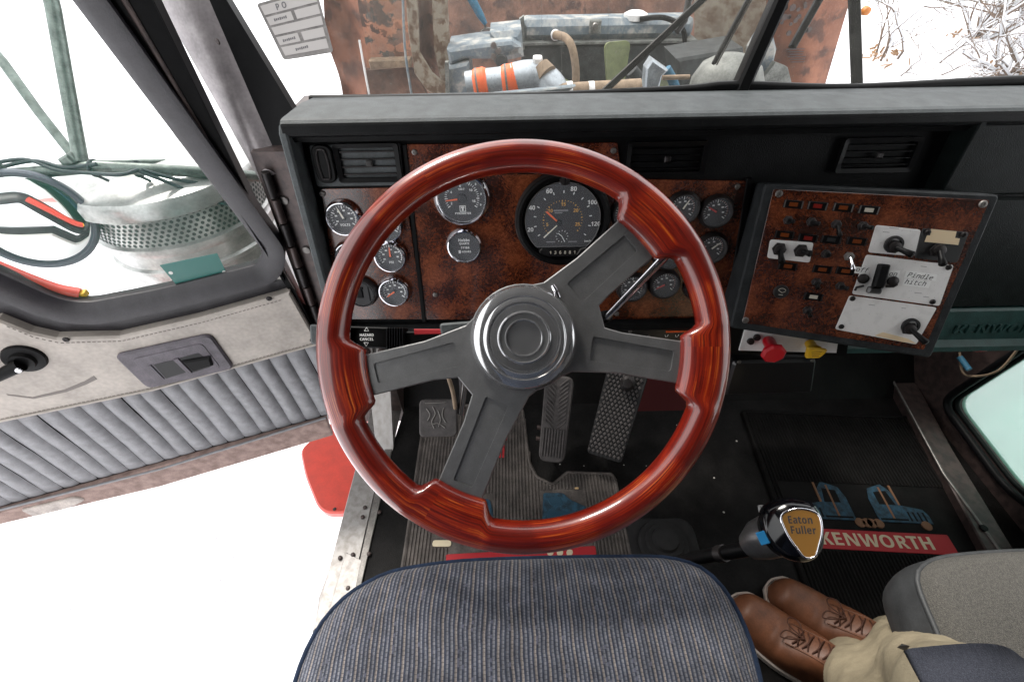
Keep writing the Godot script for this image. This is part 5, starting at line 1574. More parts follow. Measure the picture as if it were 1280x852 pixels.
	for k in 11:
		for sx in [-1, 1]:
			st = mb(); box(st, Vector3(sx * 0.016, -ln * 0.06 + k * ln * 0.05, 0.007), Vector3(0.030, 0.0034, 0.004), 0.0008, Transform3D(Basis(), Vector3.ZERO) * Transform3D(Basis(Vector3.BACK, 0.0), Vector3.ZERO) if false else Transform3D(Basis(Vector3.BACK, sx * 0.75), Vector3(sx * 0.016, -ln * 0.06 + k * ln * 0.05, 0.007)) * Transform3D(Basis(), -Vector3(sx * 0.016, -ln * 0.06 + k * ln * 0.05, 0.007)))
			obj("chevron_rib", st, M.pedal, bk)
	st = mb(); wbox(st, Vector3(-0.02, -ln * 0.4, -0.06), Vector3(0.02, ln * 0.4, -0.0145), 0.004); obj("bracket", st, M.dark_metal, bk)
	for y in [-0.03, -0.06]:
		st = mb(); tube(st, [Vector3(-0.034, y, -0.014), Vector3(-0.046, y, -0.014)], 0.006, 8); obj("pivot_bolt", st, M.brown_metal, bk)
	# accelerator with diamond tread
	b0 = at_t(755, 572, 1.20); b1 = at_t(784, 462, 1.20)
	by = (b1 - b0).normalized(); bz = (CP - (b0 + b1) / 2); bz = (bz - by * bz.dot(by)).normalized()
	bf = Transform3D(by.cross(bz), by, bz, (b0 + b1) / 2); ln = b0.distance_to(b1)
	var ac := thing("accelerator_pedal", "wide black accelerator pedal with diamond tread", "pedal", bf)
	st = mb(); prism(st, round_poly(PackedVector2Array([Vector2(-0.046, -ln / 2), Vector2(0.046, -ln / 2), Vector2(0.056, ln / 2), Vector2(-0.050, ln / 2)]), 0.010), -0.012, 0.004, 0.002); obj("pad", st, M.rubber, ac)
	st = mb()
	for j in 22:
		for i in 8:
			var p := Vector3(-0.042 + (i + (0.5 if j % 2 else 0.0)) * 0.0112, -ln / 2 + 0.012 + j * (ln - 0.02) / 22, 0.004)
			prism(st, PackedVector2Array([Vector2(-0.0042, 0), Vector2(0, -0.0056), Vector2(0.0042, 0), Vector2(0, 0.0056)]), 0, 0.0034, 0.0012, T(p.x, p.y, p.z))
	var dt := obj("diamond_tread", st, M.pedal, ac); dt.set_meta("kind", "stuff")
	st = mb(); wbox(st, Vector3(-0.03, -ln * 0.35, -0.05), Vector3(0.03, ln * 0.45, -0.0125), 0.004); obj("bracket", st, M.dark_metal, ac)
	st = mb(); lathe(st, [Vector2(0.02, 0), Vector2(0.02, 0.012), Vector2(0.012, 0.02), Vector2(0, 0.022)], 16, T(0.01, ln * 0.36, 0.008)); obj("roller", st, M.dark_metal, ac)
	# red carpet patch on the toe board right of the pedals
	st = mb(); var rp0 := on_y(815, 505, 0.02); box(st, Vector3.ZERO, Vector3(0.20, 0.15, 0.01), 0.004, Transform3D(Basis(Vector3.RIGHT, deg_to_rad(-52)), at_t(830, 500, 1.40)))
	tag(obj("toe_pad", st, mat(c8(70, 12, 14), 0.9)), "dark red pad on the toe board right of the accelerator", "pad")

# ---------------------------------------------------------------- seats
func cushion(outline: Array, y: float, zback: float, h: float, dome: float, m_top, m_side, root: Node3D, uv: float, edge := 0.03) -> void:
	# outline: pixels along the visible front edge, on the plane y; closed towards the back
	var p := []
	for q in outline: p.append(on_y(q[0], q[1], y))
	p.append(Vector3(p[-1].x, y, zback)); p.insert(0, Vector3(p[0].x, y, zback))
	var sm := []
	var q2 := PackedVector2Array()
	for v in p: q2.append(Vector2(v.x, v.z))
	q2 = ccw(round_poly(q2, 0.04, 4))
	var c := Vector2.ZERO
	for v in q2: c += v / q2.size()
	var n := q2.size()
	# resample the outline evenly
	var total := 0.0
	for i in n: total += q2[i].distance_to(q2[(i + 1) % n])
	var NS := 120
	var rs := PackedVector2Array()
	var acc := 0.0; var k := 0; var want := 0.0
	for s in NS:
		want = total * s / NS
		while acc + q2[k].distance_to(q2[(k + 1) % n]) < want:
			acc += q2[k].distance_to(q2[(k + 1) % n]); k = (k + 1) % n
		rs.append(q2[k].lerp(q2[(k + 1) % n], (want - acc) / maxf(q2[k].distance_to(q2[(k + 1) % n]), 1e-6)))
	var wob := FastNoiseLite.new(); wob.seed = 12; wob.frequency = 3.0
	var hgt := func(r: float) -> float: return y + dome * (1.0 - pow(r, 2.4)) - edge * pow(maxf(0.0, (r - 0.86) / 0.14), 2.2) * 0.55
	var st := mb(); st.set_smooth_group(1)
	var rings := [0.0, 0.15, 0.3, 0.45, 0.6, 0.7, 0.78, 0.84, 0.88, 0.91, 0.94, 0.97, 1.0]
	for a in rings.size() - 1:
		for s in NS:
			var pts := []
			for w in [[a, s], [a, s + 1], [a + 1, s + 1], [a + 1, s]]:
				var e := c.lerp(rs[int(w[1]) % NS], rings[w[0]])
				pts.append(Vector3(e.x, hgt.call(rings[w[0]]) + 0.006 * wob.get_noise_2d(e.x, e.y) * (1.0 - rings[w[0]]), e.y))
			for t in [0, 1, 2, 0, 2, 3]:
				st.set_uv((Vector2(pts[t].x, pts[t].z) + 0.012 * Vector2(wob.get_noise_2d(pts[t].x * 0.8 + 9.0, pts[t].z * 0.8), wob.get_noise_2d(pts[t].x * 0.8, pts[t].z * 0.8 + 5.0))) * uv)
				st.add_vertex(pts[t])
	obj("cushion_top", st, m_top, root)
	# piping and boxing
	st = mb(); var pp := []
	for s in NS + 1: pp.append(Vector3(rs[s % NS].x, hgt.call(1.0), rs[s % NS].y))
	tube(st, pp, 0.0042, 8, false); obj("piping", st, m_side, root)
	st = mb()
	sheet(st, NS, 6, func(u: float, v: float):
		var e := rs[int(round(u * NS)) % NS]
		var bul := sin(PI * v) * 0.010
		var dir := (e - c).normalized()
		return Vector3(e.x + dir.x * bul, hgt.call(1.0) - v * h, e.y + dir.y * bul))
	obj("boxing", st, m_side, root)
func build_seats() -> void:
	var s := thing("driver_seat", "driver seat cushion in blue and grey corded cloth with blue piping", "seat")
	cushion([[352, 900], [362, 852], [376, 812], [398, 772], [430, 738], [480, 710], [560, 697], [650, 693], [760, 691], [838, 691], [884, 704], [916, 738], [942, 790], [958, 852], [966, 900]], 0.475, 0.28, 0.11, 0.028, M.cord, M.blue_cloth, s, 6.0)
	var st := mb()
	wbox(st, Vector3(-0.2, 0.0, -0.12), Vector3(0.2, 0.36, 0.24), 0.01); obj("pedestal", st, M.black, s)
	st = mb(); box(st, Vector3(0, 0.86, 0.36), Vector3(0.50, 0.72, 0.11), 0.04, Transform3D(Basis(), Vector3.ZERO)); obj("backrest", st, M.blue_cloth, s)
	var p := thing("passenger_seat", "grey tweed passenger seat cushion with vinyl sides and rounded corner", "seat")
	cushion([[1230, 900], [1200, 830], [1176, 775], [1158, 735], [1153, 712], [1166, 698], [1190, 691], [1240, 686], [1300, 683], [1480, 690], [1560, 720], [1600, 800]], 0.36, 0.30, 0.10, 0.03, M.grey_cloth, M.grey_vinyl, p, 4.0)
	st = mb(); wbox(st, Vector3(0.70, 0.0, -0.12), Vector3(1.12, 0.23, 0.26), 0.01); obj("pedestal", st, M.black, p)
	st = mb(); box(st, Vector3(0.90, 0.74, 0.40), Vector3(0.48, 0.70, 0.11), 0.04); obj("backrest", st, M.grey_cloth, p)

# ---------------------------------------------------------------- gear lever
func build_shifter() -> void:
	var K := at_t(990, 662, 0.60)
	var zz := (CP + Vector3(0.10, -0.08, 0.0) - K).normalized()
	var xx := (CB.x - zz * CB.x.dot(zz)).normalized()
	var KF := Transform3D(xx, zz.cross(xx), zz, K)
	var g := thing("gear_lever", "black gear lever with chrome neck and gold plated black knob", "gear lever", KF)
	var st := mb()
	var out := round_poly(PackedVector2Array([Vector2(-0.036, 0.030), Vector2(0.0, 0.042), Vector2(0.030, 0.036), Vector2(0.038, 0.016), Vector2(0.032, -0.022), Vector2(0.012, -0.040), Vector2(-0.016, -0.036), Vector2(-0.038, -0.010)]), 0.02, 4)
	st.set_smooth_group(1)
	var lv := [[0.55, -0.034], [0.82, -0.030], [0.97, -0.018], [1.0, 0.0], [0.96, 0.012], [0.86, 0.020], [0.76, 0.0235], [0.0, 0.0245]]
	var oc := ccw(out)
	for a in lv.size() - 1:
		for i in oc.size():
			var j := (i + 1) % oc.size()
			quad(st, Vector3(oc[i].x * lv[a][0], oc[i].y * lv[a][0], lv[a][1]), Vector3(oc[j].x * lv[a][0], oc[j].y * lv[a][0], lv[a][1]), Vector3(oc[j].x * lv[a + 1][0], oc[j].y * lv[a + 1][0], lv[a + 1][1]), Vector3(oc[i].x * lv[a + 1][0], oc[i].y * lv[a + 1][0], lv[a + 1][1]))
	st.set_smooth_group(-1)
	var knob := obj("knob", st, M.knob, g)
	var bp := round_poly(PackedVector2Array([Vector2(-0.020, 0.020), Vector2(0.004, 0.028), Vector2(0.026, 0.022), Vector2(0.025, 0.0), Vector2(0.012, -0.030), Vector2(0.0, -0.032), Vector2(-0.014, -0.006)]), 0.011, 4)
	bp = Transform2D(0, Vector2(0.006, 0)) * bp
	st = mb(); prism(st, bp, 0.022, 0.0262, 0.0008); obj("gold_badge", st, M.gold, knob)
	st = mb(); var bb := []
	for p in bp: bb.append(Vector3(p.x, p.y, 0.0262))
	bb.append(bb[0]); tube(st, bb, 0.0016, 6, false); obj("badge_rim", st, M.chrome, knob)
	text(knob, "Eaton", 0.0088, T(0.009, 0.013, 0.0264), M.ink, true, "lettering", 0.0002, false, 0.82)
	text(knob, "Fuller", 0.0088, T(0.010, 0.001, 0.0264), M.ink, true, "lettering", 0.0002, false, 0.82)
	st = mb(); tube(st, [KF.affine_inverse() * at_t(968, 668, 0.615), KF.affine_inverse() * at_t(952, 674, 0.63), KF.affine_inverse() * at_t(938, 682, 0.645)], [0.028, 0.026, 0.018], 20); obj("neck", st, M.neck, g)
	st = mb(); box(st, Vector3.ZERO, Vector3(0.012, 0.016, 0.004), 0.001, Transform3D(Basis(Vector3.BACK, 0.3), KF.affine_inverse() * at_t(954, 672, 0.598))); obj("blue_sticker", st, M.sticker_blue, g)
	var inv := KF.affine_inverse()
	st = mb(); box(st, Vector3.ZERO, Vector3(0.013, 0.015, 0.012), 0.002, Transform3D(Basis(), inv * at_t(955, 638, 0.63))); obj("range_switch", st, M.satin, g)
	st = mb(); tube(st, smooth_path([inv * at_t(945, 684, 0.64), inv * at_t(910, 690, 0.69), inv * at_t(872, 697, 0.76), inv * Vector3(0.26, 0.12, -0.33), inv * Vector3(0.25, 0.0, -0.34)]), 0.0105, 12); obj("lever", st, M.black, g)
	st = mb(); tube(st, [inv * at_t(906, 691, 0.695), inv * at_t(898, 692.5, 0.706)], 0.0125, 12); obj("ring", st, M.dark_metal, g)
	var bo := thing("lever_boot", "black rubber boot plate of the gear lever on the floor", "boot")
	var q := on_y(828, 682, 0.0)
	st = mb(); prism(st, rect(0.17, 0.13, 0.04), 0.0, 0.012, 0.004, UPF * T(q.x, -q.z, 0)); obj("plate", st, M.rubber, bo)
	for k in 3:
		st = mb(); lathe(st, [Vector2(0.06 - k * 0.014, 0.0), Vector2(0.056 - k * 0.014, 0.012), Vector2(0.045 - k * 0.014, 0.014), Vector2(0, 0.014)], 24, UPF * T(q.x, -q.z, 0.011 + k * 0.012)); obj("bellow", st, M.rubber, bo)

# ---------------------------------------------------------------- seated passenger
func skin_mesh(bones: Array, cell: float, k: float, wrinkle := 0.0) -> SurfaceTool:
	# one continuous surface round tapered capsules [a, b, ra, rb] (surface nets)
	var lo := Vector3.ONE * 99; var hi := -lo
	for b in bones:
		var r: float = maxf(b[2], b[3]) + k + cell * 3
		lo = lo.min(b[0] - Vector3.ONE * r).min(b[1] - Vector3.ONE * r); hi = hi.max(b[0] + Vector3.ONE * r).max(b[1] + Vector3.ONE * r)
	var n := Vector3i(((hi - lo) / cell).ceil()) + Vector3i.ONE
	var f := PackedFloat32Array(); f.resize(n.x * n.y * n.z); f.fill(0.5)
	var wn := FastNoiseLite.new(); wn.seed = 9; wn.frequency = 9.0
	for b in bones:
		var A: Vector3 = b[0]; var B: Vector3 = b[1]; var ra: float = b[2]; var rb: float = b[3]
		var m := maxf(ra, rb) + k + cell * 2
		var i0 := Vector3i(((A.min(B) - Vector3.ONE * m - lo) / cell).floor()).clamp(Vector3i.ZERO, n - Vector3i.ONE)
		var i1 := Vector3i(((A.max(B) + Vector3.ONE * m - lo) / cell).ceil()).clamp(Vector3i.ZERO, n - Vector3i.ONE)
		var ab := B - A; var l2v := maxf(ab.length_squared(), 1e-8)
		for z in range(i0.z, i1.z + 1):
			for y in range(i0.y, i1.y + 1):
				for x in range(i0.x, i1.x + 1):
					var p := lo + Vector3(x, y, z) * cell
					var t := clampf((p - A).dot(ab) / l2v, 0, 1)
					var d := p.distance_to(A + ab * t) - lerpf(ra, rb, t)
					if wrinkle > 0: d += wn.get_noise_3d(p.x + t * 0.3, p.y * 2.2, p.z) * wrinkle
					var id := (z * n.y + y) * n.x + x
					var o := f[id]
					var h := maxf(k - absf(o - d), 0.0) / k
					f[id] = minf(o, d) - h * h * k * 0.25
	var vid := PackedInt32Array(); vid.resize(n.x * n.y * n.z); vid.fill(-1)
	var vs := PackedVector3Array()
	var off := [0, 1, n.x, n.x + 1, n.x * n.y, n.x * n.y + 1, n.x * n.y + n.x, n.x * n.y + n.x + 1]
	var ed := [[0, 1], [2, 3], [4, 5], [6, 7], [0, 2], [1, 3], [4, 6], [5, 7], [0, 4], [1, 5], [2, 6], [3, 7]]
	for z in n.z - 1:
		for y in n.y - 1:
			for x in n.x - 1:
				var id := (z * n.y + y) * n.x + x
				var s := 0
				for c in 8:
					if f[id + off[c]] < 0: s += 1
				if s == 0 or s == 8: continue
				var acc := Vector3.ZERO; var cnt := 0
				for e in ed:
					var a: float = f[id + off[e[0]]]; var b: float = f[id + off[e[1]]]
					if (a < 0) == (b < 0): continue
					var t := a / (a - b)
					var pa := Vector3(e[0] & 1, (e[0] >> 1) & 1, e[0] >> 2); var pb := Vector3(e[1] & 1, (e[1] >> 1) & 1, e[1] >> 2)
					acc += pa.lerp(pb, t); cnt += 1
				vid[id] = vs.size()
				vs.append(lo + (Vector3(x, y, z) + acc / cnt) * cell)
	var st := mb(); st.set_smooth_group(1)
	var dx := 1; var dy := n.x; var dz := n.x * n.y
	for z in range(1, n.z - 1):
		for y in range(1, n.y - 1):
			for x in range(1, n.x - 1):
				var id := (z * n.y + y) * n.x + x
				var ins := f[id] < 0
				for q in [[dx, dy, dz], [dy, dz, dx], [dz, dx, dy]]:
					if ins == (f[id + q[0]] < 0): continue
					var a := vid[id - q[1] - q[2]]; var b := vid[id - q[2]]; var c := vid[id]; var d := vid[id - q[1]]
					if a < 0 or b < 0 or c < 0 or d < 0: continue
					if ins: quad(st, vs[a], vs[b], vs[c], vs[d])
					else: quad(st, vs[a], vs[d], vs[c], vs[b])
	return st
func shoe(parent: Node, toe: Vector3, dir: Vector3) -> void:
	var X := Vector3(dir.z, 0, -dir.x)                       # across the foot
	var fr := Transform3D(X, Vector3.UP, -dir, toe)          # local -z runs from toe to heel... z points to the toe
	fr = Transform3D(dir, Vector3.UP, dir.cross(Vector3.UP), toe)   # local x: toe -> heel
	var s := node("shoe", parent, fr)
	var L := 0.285
	var wid := func(t: float) -> float: return 0.030 + 0.020 * sin(clampf(t / 0.34, 0, 1) * PI / 2) - 0.013 * smoothstep(0.38, 0.68, t) - 0.006 * smoothstep(0.85, 1.0, t) if t > 0.02 else 0.024
	var hgt := func(t: float) -> float: return 0.038 + 0.012 * smoothstep(0.0, 0.12, t) + 0.045 * smoothstep(0.3, 0.62, t) + 0.012 * smoothstep(0.6, 0.8, t)
	var st := mb()
	sheet(st, 44, 20, func(u: float, v: float):
		var t: float = u
		var e: float = sqrt(maxf(0.0, 1 - pow(1 - clampf(t / 0.10, 0, 1), 2))) * sqrt(maxf(0.0, 1 - pow(1 - clampf((1 - t) / 0.08, 0, 1), 2)))
		var w: float = wid.call(t) * maxf(e, 0.02); var h: float = hgt.call(t) * maxf(pow(e, 0.8), 0.05)
		var a: float = PI * v
		var ca := cos(a); var sa := sin(a)
		var crease := 0.0016 * sin(t * 95.0) * smoothstep(0.24, 0.3, t) * smoothstep(0.44, 0.38, t) * sa
		return Vector3(t * L, 0.018 + h * pow(sa, 0.75) - crease, signf(ca) * pow(absf(ca), 0.7) * w))
	var up := obj("upper", st, M.leather, s)
	st = mb()
	var so := PackedVector2Array()
	for sg in [-1, 1]:
		for k in 23:
			var t: float = k / 22.0 if sg < 0 else 1 - k / 22.0
			var e: float = sqrt(maxf(0.0, 1 - pow(1 - clampf(t / 0.11, 0, 1), 2))) * sqrt(maxf(0.0, 1 - pow(1 - clampf((1 - t) / 0.09, 0, 1), 2)))
			so.append(Vector2(t * (L + 0.008) - 0.004, sg * (wid.call(t) * maxf(e, 0.05) + 0.003)))
	prism(st, so, 0.0015, 0.021, 0.003, Transform3D(Vector3(1, 0, 0), Vector3(0, 0, 1), Vector3(0, 1, 0), Vector3.ZERO), 0.003); obj("sole", st, M.sole, s)
	# salt line at the toe welt
	st = mb(); var wp := []
	for k in 17:
		var t: float = k / 16.0; var a := lerpf(-1.9, 1.9, t)
		wp.append(Vector3(0.05 - cos(a) * 0.053, 0.021 + 0.003 * sin(k * 2.1), sin(a) * 0.05))
	tube(st, wp, 0.0028, 6); obj("welt", st, M.salt, s)
	# tongue, eyelet rows and laces
	var top := func(t: float, z: float) -> Vector3: return Vector3(t * L, 0.018 + hgt.call(t) * pow(maxf(0.05, 1 - pow(absf(z) / wid.call(t), 2.8)), 0.5) + 0.0015, z)
	for k in 6:
		var t := 0.40 + k * 0.052
		st = mb(); tube(st, smooth_path([top.call(t, -0.017), top.call(t + 0.012, -0.006) + Vector3(0, 0.003, 0), top.call(t + 0.016, 0.006) + Vector3(0, 0.003, 0), top.call(t + 0.03, 0.017)]), 0.0015, 6); obj("lace", st, M.lace, s)
		st = mb(); tube(st, smooth_path([top.call(t, 0.017), top.call(t + 0.012, 0.006) + Vector3(0, 0.0045, 0), top.call(t + 0.016, -0.006) + Vector3(0, 0.0045, 0), top.call(t + 0.03, -0.017)]), 0.0015, 6); obj("lace", st, M.lace, s)
	var k0: Vector3 = top.call(0.44, 0.0) + Vector3(0, 0.006, 0)
	for sg in [-1, 1]:
		st = mb(); tube(st, smooth_path([k0, k0 + Vector3(-0.02, 0.004, sg * 0.020), k0 + Vector3(-0.034, -0.010, sg * 0.022), k0 + Vector3(-0.030, -0.005, sg * 0.006), k0]), 0.0013, 6); obj("lace_bow", st, M.lace, s)
	for sg in [-1, 1]:
		st = mb(); var q := []
		for k in 9: q.append(top.call(0.37 + k * 0.04, sg * 0.0215))
		tube(st, q, 0.0016, 5); obj("facing", st, M.leather, s)
func build_person() -> void:
	var p := thing("person", "person in khaki trousers, brown lace-up shoes and dark jacket beside the passenger seat", "person")
	var dir := Vector3(0.77, 0, 0.64).normalized()
	var tA := on_y(964, 730, 0.04); tA.y = 0
	var tB := on_y(917, 748, 0.04); tB.y = 0
	shoe(p, tA, dir); shoe(p, tB, Vector3(0.72, 0, 0.70).normalized())
	var aA := tA + dir * 0.225 + Vector3(0, 0.10, 0); var aB := tB + Vector3(0.72, 0, 0.70).normalized() * 0.225 + Vector3(0, 0.095, 0)
	var kA := Vector3(0.505, 0.485, -0.045); var kB := Vector3(0.40, 0.47, 0.07)
	var hA := Vector3(0.56, 0.50, 0.40); var hB := Vector3(0.38, 0.50, 0.44)
	var pel := Vector3(0.47, 0.52, 0.46)
	var st := skin_mesh([[aA, kA, 0.060, 0.070], [kA, hA, 0.074, 0.095], [aB, kB, 0.060, 0.070], [kB, hB, 0.074, 0.095], [hA, hB, 0.11, 0.11], [pel, pel + Vector3(0, 0.12, 0.06), 0.14, 0.13]], 0.011, 0.035, 0.010)
	obj("trousers", st, M.khaki, p)
	# hems
	for q in [[aA, kA], [aB, kB]]:
		st = mb(); var d: Vector3 = (q[1] - q[0]).normalized()
		tube(st, [q[0] - d * 0.065, q[0] - d * 0.05, q[0]], [0.055, 0.0605, 0.058], 24, false); obj("trouser_hem", st, M.khaki, p)
	# body above the frame: torso in the jacket, head, arms resting on the thighs
	var ch := Vector3(0.47, 0.90, 0.56); var nk := Vector3(0.47, 1.07, 0.56)
	var sL := ch + Vector3(-0.19, 0.09, 0); var sR := ch + Vector3(0.19, 0.09, 0)
	var eL := Vector3(0.24, 0.72, 0.40); var eR := Vector3(0.70, 0.72, 0.40)
	var wL := Vector3(0.34, 0.60, 0.22); var wR := Vector3(0.62, 0.60, 0.22)
	st = skin_mesh([[pel + Vector3(0, 0.06, 0.03), ch, 0.15, 0.16], [ch, ch + Vector3(0, 0.10, 0), 0.16, 0.12], [sL, sR, 0.075, 0.075], [sL, eL, 0.068, 0.056], [eL, wL, 0.056, 0.044], [sR, eR, 0.068, 0.056], [eR, wR, 0.056, 0.044]], 0.02, 0.05, 0.008)
	obj("jacket", st, M.jacket, p)
	var hd := Vector3(0.47, 1.22, 0.53)
	var bn := [[nk - Vector3(0, 0.05, 0), hd, 0.055, 0.06], [hd, hd + Vector3(0, 0.05, 0.01), 0.078, 0.085], [hd + Vector3(0, -0.05, -0.03), hd + Vector3(0, -0.01, -0.04), 0.045, 0.05], [hd + Vector3(0, 0.01, -0.09), hd + Vector3(0, -0.012, -0.105), 0.010, 0.014]]
	for w in [[wL, 1.0], [wR, -1.0]]:
		var W: Vector3 = w[0]; var sg: float = w[1]
		bn.append([W, W + Vector3(0, -0.015, -0.08), 0.026, 0.034])
		for k in 4:
			var b: Vector3 = W + Vector3((k - 1.5) * 0.02, -0.018, -0.085); var ln: float = [0.062, 0.072, 0.068, 0.052][k]
			bn.append([b, b + Vector3(0, -0.004, -ln * 0.55), 0.0095, 0.009]); bn.append([b + Vector3(0, -0.004, -ln * 0.55), b + Vector3(0, -0.022, -ln), 0.009, 0.008])
		bn.append([W + Vector3(sg * 0.022, -0.012, -0.03), W + Vector3(sg * 0.05, -0.02, -0.075), 0.011, 0.009])
	st = skin_mesh(bn, 0.009, 0.012); obj("body", st, M.skin, p)
	st = skin_mesh([[hd + Vector3(0, 0.06, 0.03), hd + Vector3(0, 0.0, 0.05), 0.088, 0.075], [hd + Vector3(0, 0.085, -0.02), hd + Vector3(0, 0.08, 0.03), 0.075, 0.085]], 0.012, 0.03, 0.006); obj("hair", st, M.hair, p)
	st = mb()
	for sx in [-1, 1]: lathe(st, [Vector2(0, -0.010), Vector2(0.008, -0.004), Vector2(0.010, 0), Vector2(0, 0.008)], 12, Transform3D(Basis(Vector3.UP, PI), hd + Vector3(sx * 0.032, 0.02, -0.072)))
	obj("eyes", st, M.white, p)
	# jacket hem lying over the knees
	var c00 := on_y(1138, 810, 0.572); var c10 := on_y(1300, 824, 0.585)
	st = mb()
	var hem := func(u: float, v: float, off: float) -> Vector3:
		var q := c00.lerp(c10, u)
		q = q + Vector3(-0.02 * v * (1 - u), 0.0, 0.30 * v)
		q.y += 0.012 * sin(u * 5.0 + v * 3.0) + 0.03 * sin(PI * u) - off
		return q
	sheet(st, 20, 14, func(u: float, v: float): return hem.call(u, 1 - v, 0.0))
	sheet(st, 20, 14, func(u: float, v: float): return hem.call(1 - u, 1 - v, 0.012))
	sheet(st, 20, 2, func(u: float, v: float): return hem.call(u, 0.0, 0.012 * (1 - v)))
	sheet(st, 2, 14, func(u: float, v: float): return hem.call(0.0, 1 - v, 0.012 * (1 - u)))
	obj("jacket_hem", st, M.jacket, p)
	st = mb(); lathe(st, [Vector2(0, -0.003), Vector2(0.006, 0.0), Vector2(0, 0.004)], 12, Transform3D(Basis(), c00 + Vector3(0.004, -0.014, -0.004))); obj("zip_pull", st, M.steel, p)
	# box they sit on
	st = mb(); wbox(st, Vector3(0.22, 0.0, 0.34), Vector3(0.72, 0.40, 0.95), 0.02)
	tag(obj("bunk_step", st, M.trim), "grey box seat between the two seats under the person", "box seat")

# ---------------------------------------------------------------- outside, driver's side
func build_outside_left() -> void:
	var ac := thing("air_cleaner", "polished steel air cleaner drum with perforated band outside the door", "air cleaner", Transform3D(Basis(), Vector3(-0.86, 0.035, -1.12)))
	var V := Transform3D(Vector3(1, 0, 0), Vector3(0, 0, -1), Vector3(0, 1, 0), Vector3.ZERO)
	var st := mb(); lathe(st, [Vector2(0.215, 0.585), Vector2(0.222, 0.59), Vector2(0.222, 0.615), Vector2(0.214, 0.628), Vector2(0.16, 0.645), Vector2(0.10, 0.652), Vector2(0, 0.655)], 64, V); obj("lid", st, M.polished, ac)
	st = mb(); lathe(st, [Vector2(0.205, 0.515), Vector2(0.205, 0.59)], 64, V); obj("screen_band", st, M.polished, ac)
	st = mb()
	for j in 7:
		for i in 92:
			var a := TAU * (i + (0.5 if j % 2 else 0.0)) / 92
			var c := Vector3(cos(a) * 0.2055, 0.522 + j * 0.0102, sin(a) * 0.2055)
			prism(st, circle(0.0043, 6), 0, 0.0004, 0, Transform3D(Basis(Vector3.UP, PI / 2 - a), c))
	var ho := obj("perforations", st, M.hole, ac); ho.set_meta("kind", "stuff")
	st = mb(); lathe(st, [Vector2(0.19, 0.05), Vector2(0.20, 0.06), Vector2(0.20, 0.43), Vector2(0.207, 0.435), Vector2(0.207, 0.445), Vector2(0.20, 0.45), Vector2(0.20, 0.485), Vector2(0.21, 0.49), Vector2(0.213, 0.50), Vector2(0.213, 0.512), Vector2(0.205, 0.516)], 64, V); obj("body", st, M.polished, ac)
	# mirror arms
	var mb_ := thing("mirror_bracket", "scratched pale green steel tube mirror bracket outside the door window", "mirror bracket")
	var t := 0.96
	st = mb(); tube(st, [at_t(48, -60, t * 0.93), at_t(66, 10, t * 0.95), at_t(82, 100, t * 0.98), at_t(101, 203, t)], 0.0135, 14); obj("upright_tube", st, M.bracket, mb_)
	st = mb(); tube(st, [at_t(-60, 5, t * 0.96), at_t(2, 76, t * 0.98), at_t(48, 140, t), at_t(94, 198, t * 1.01)], 0.0095, 12); obj("brace_tube", st, M.bracket, mb_)
	st = mb(); tube(st, [at_t(-40, 222, t), at_t(60, 214, t), at_t(120, 208, t), at_t(270, 216, t * 1.1), at_t(340, 222, t * 1.2)], 0.0125, 14); obj("cross_tube", st, M.bracket, mb_)
	st = mb(); tube(st, [at_t(115, 204, t * 1.05), at_t(270, 200, t * 1.2)], 0.006, 10); obj("cross_rod", st, M.bracket, mb_)
	st = mb(); box(st, Vector3.ZERO, Vector3(0.032, 0.022, 0.02), 0.004, Transform3D(Basis(Vector3.BACK, 0.4), at_t(86, 200, t * 0.99))); obj("clamp", st, M.bracket, mb_)
	for q in [[118, 210], [172, 211]]:
		st = mb(); var c := at_t(q[0], q[1], t * (1.0 if q[0] < 130 else 1.04)); var rr := []
		for k in 13: rr.append(c + Vector3(0, cos(TAU * k / 12) * 0.0155, sin(TAU * k / 12) * 0.0155))
		tube(st, rr, 0.0035, 6, false); tube(st, [c + Vector3(0, -0.015, 0.005), c + Vector3(0.016, -0.026, 0.005)], 0.003, 6); obj("cable_tie", st, M.cable, mb_)
	var cb := thing("mirror_cable", "dark cables tied along the mirror bracket tube", "cable")
	for q in [[[-20, 206], [30, 199], [70, 212], [110, 216], [150, 218], [172, 212]], [[-20, 214], [40, 201], [80, 209], [120, 205]], [[172, 213], [220, 232], [262, 250], [300, 258]], [[176, 212], [230, 226], [300, 236]]]:
		st = mb(); var pts := []
		for w in q: pts.append(at_t(w[0], w[1], t * 0.985 + maxf(0.0, w[0] - 150) * 0.001))
		tube(st, smooth_path(pts), 0.004, 6); obj("wire", st, M.cable, cb)
	# round mirror, turned back towards the driver
	var mc := at_t(42, 275, 0.98)
	var mz := (Vector3(0.0, -0.14, 1.0).normalized() - (mc - CP).normalized()).normalized()
	var mx := Vector3.UP.cross(mz).normalized()
	var mi := thing("door_mirror", "round grey framed convex mirror showing red and white stripes", "mirror", Transform3D(mx, mz.cross(mx), mz, mc))
	var R := 0.108
	st = mb(); lathe(st, [Vector2(0, -0.05), Vector2(R * 0.6, -0.04), Vector2(R * 0.95, -0.012), Vector2(R, 0.0), Vector2(R, 0.010), Vector2(R * 0.97, 0.014), Vector2(R * 0.92, 0.014), Vector2(R * 0.895, 0.006)], 56); obj("housing", st, M.mirror_back, mi)
	st = mb(); var gp := []
	for k in 9: gp.append(Vector2(R * 0.905 * cos(PI / 2 * k / 8.0), 0.004 + 0.012 * sin(PI / 2 * k / 8.0)))
	gp[-1].x = 0.0
	lathe(st, gp, 56); obj("glass", st, M.mirror_glass, mi)
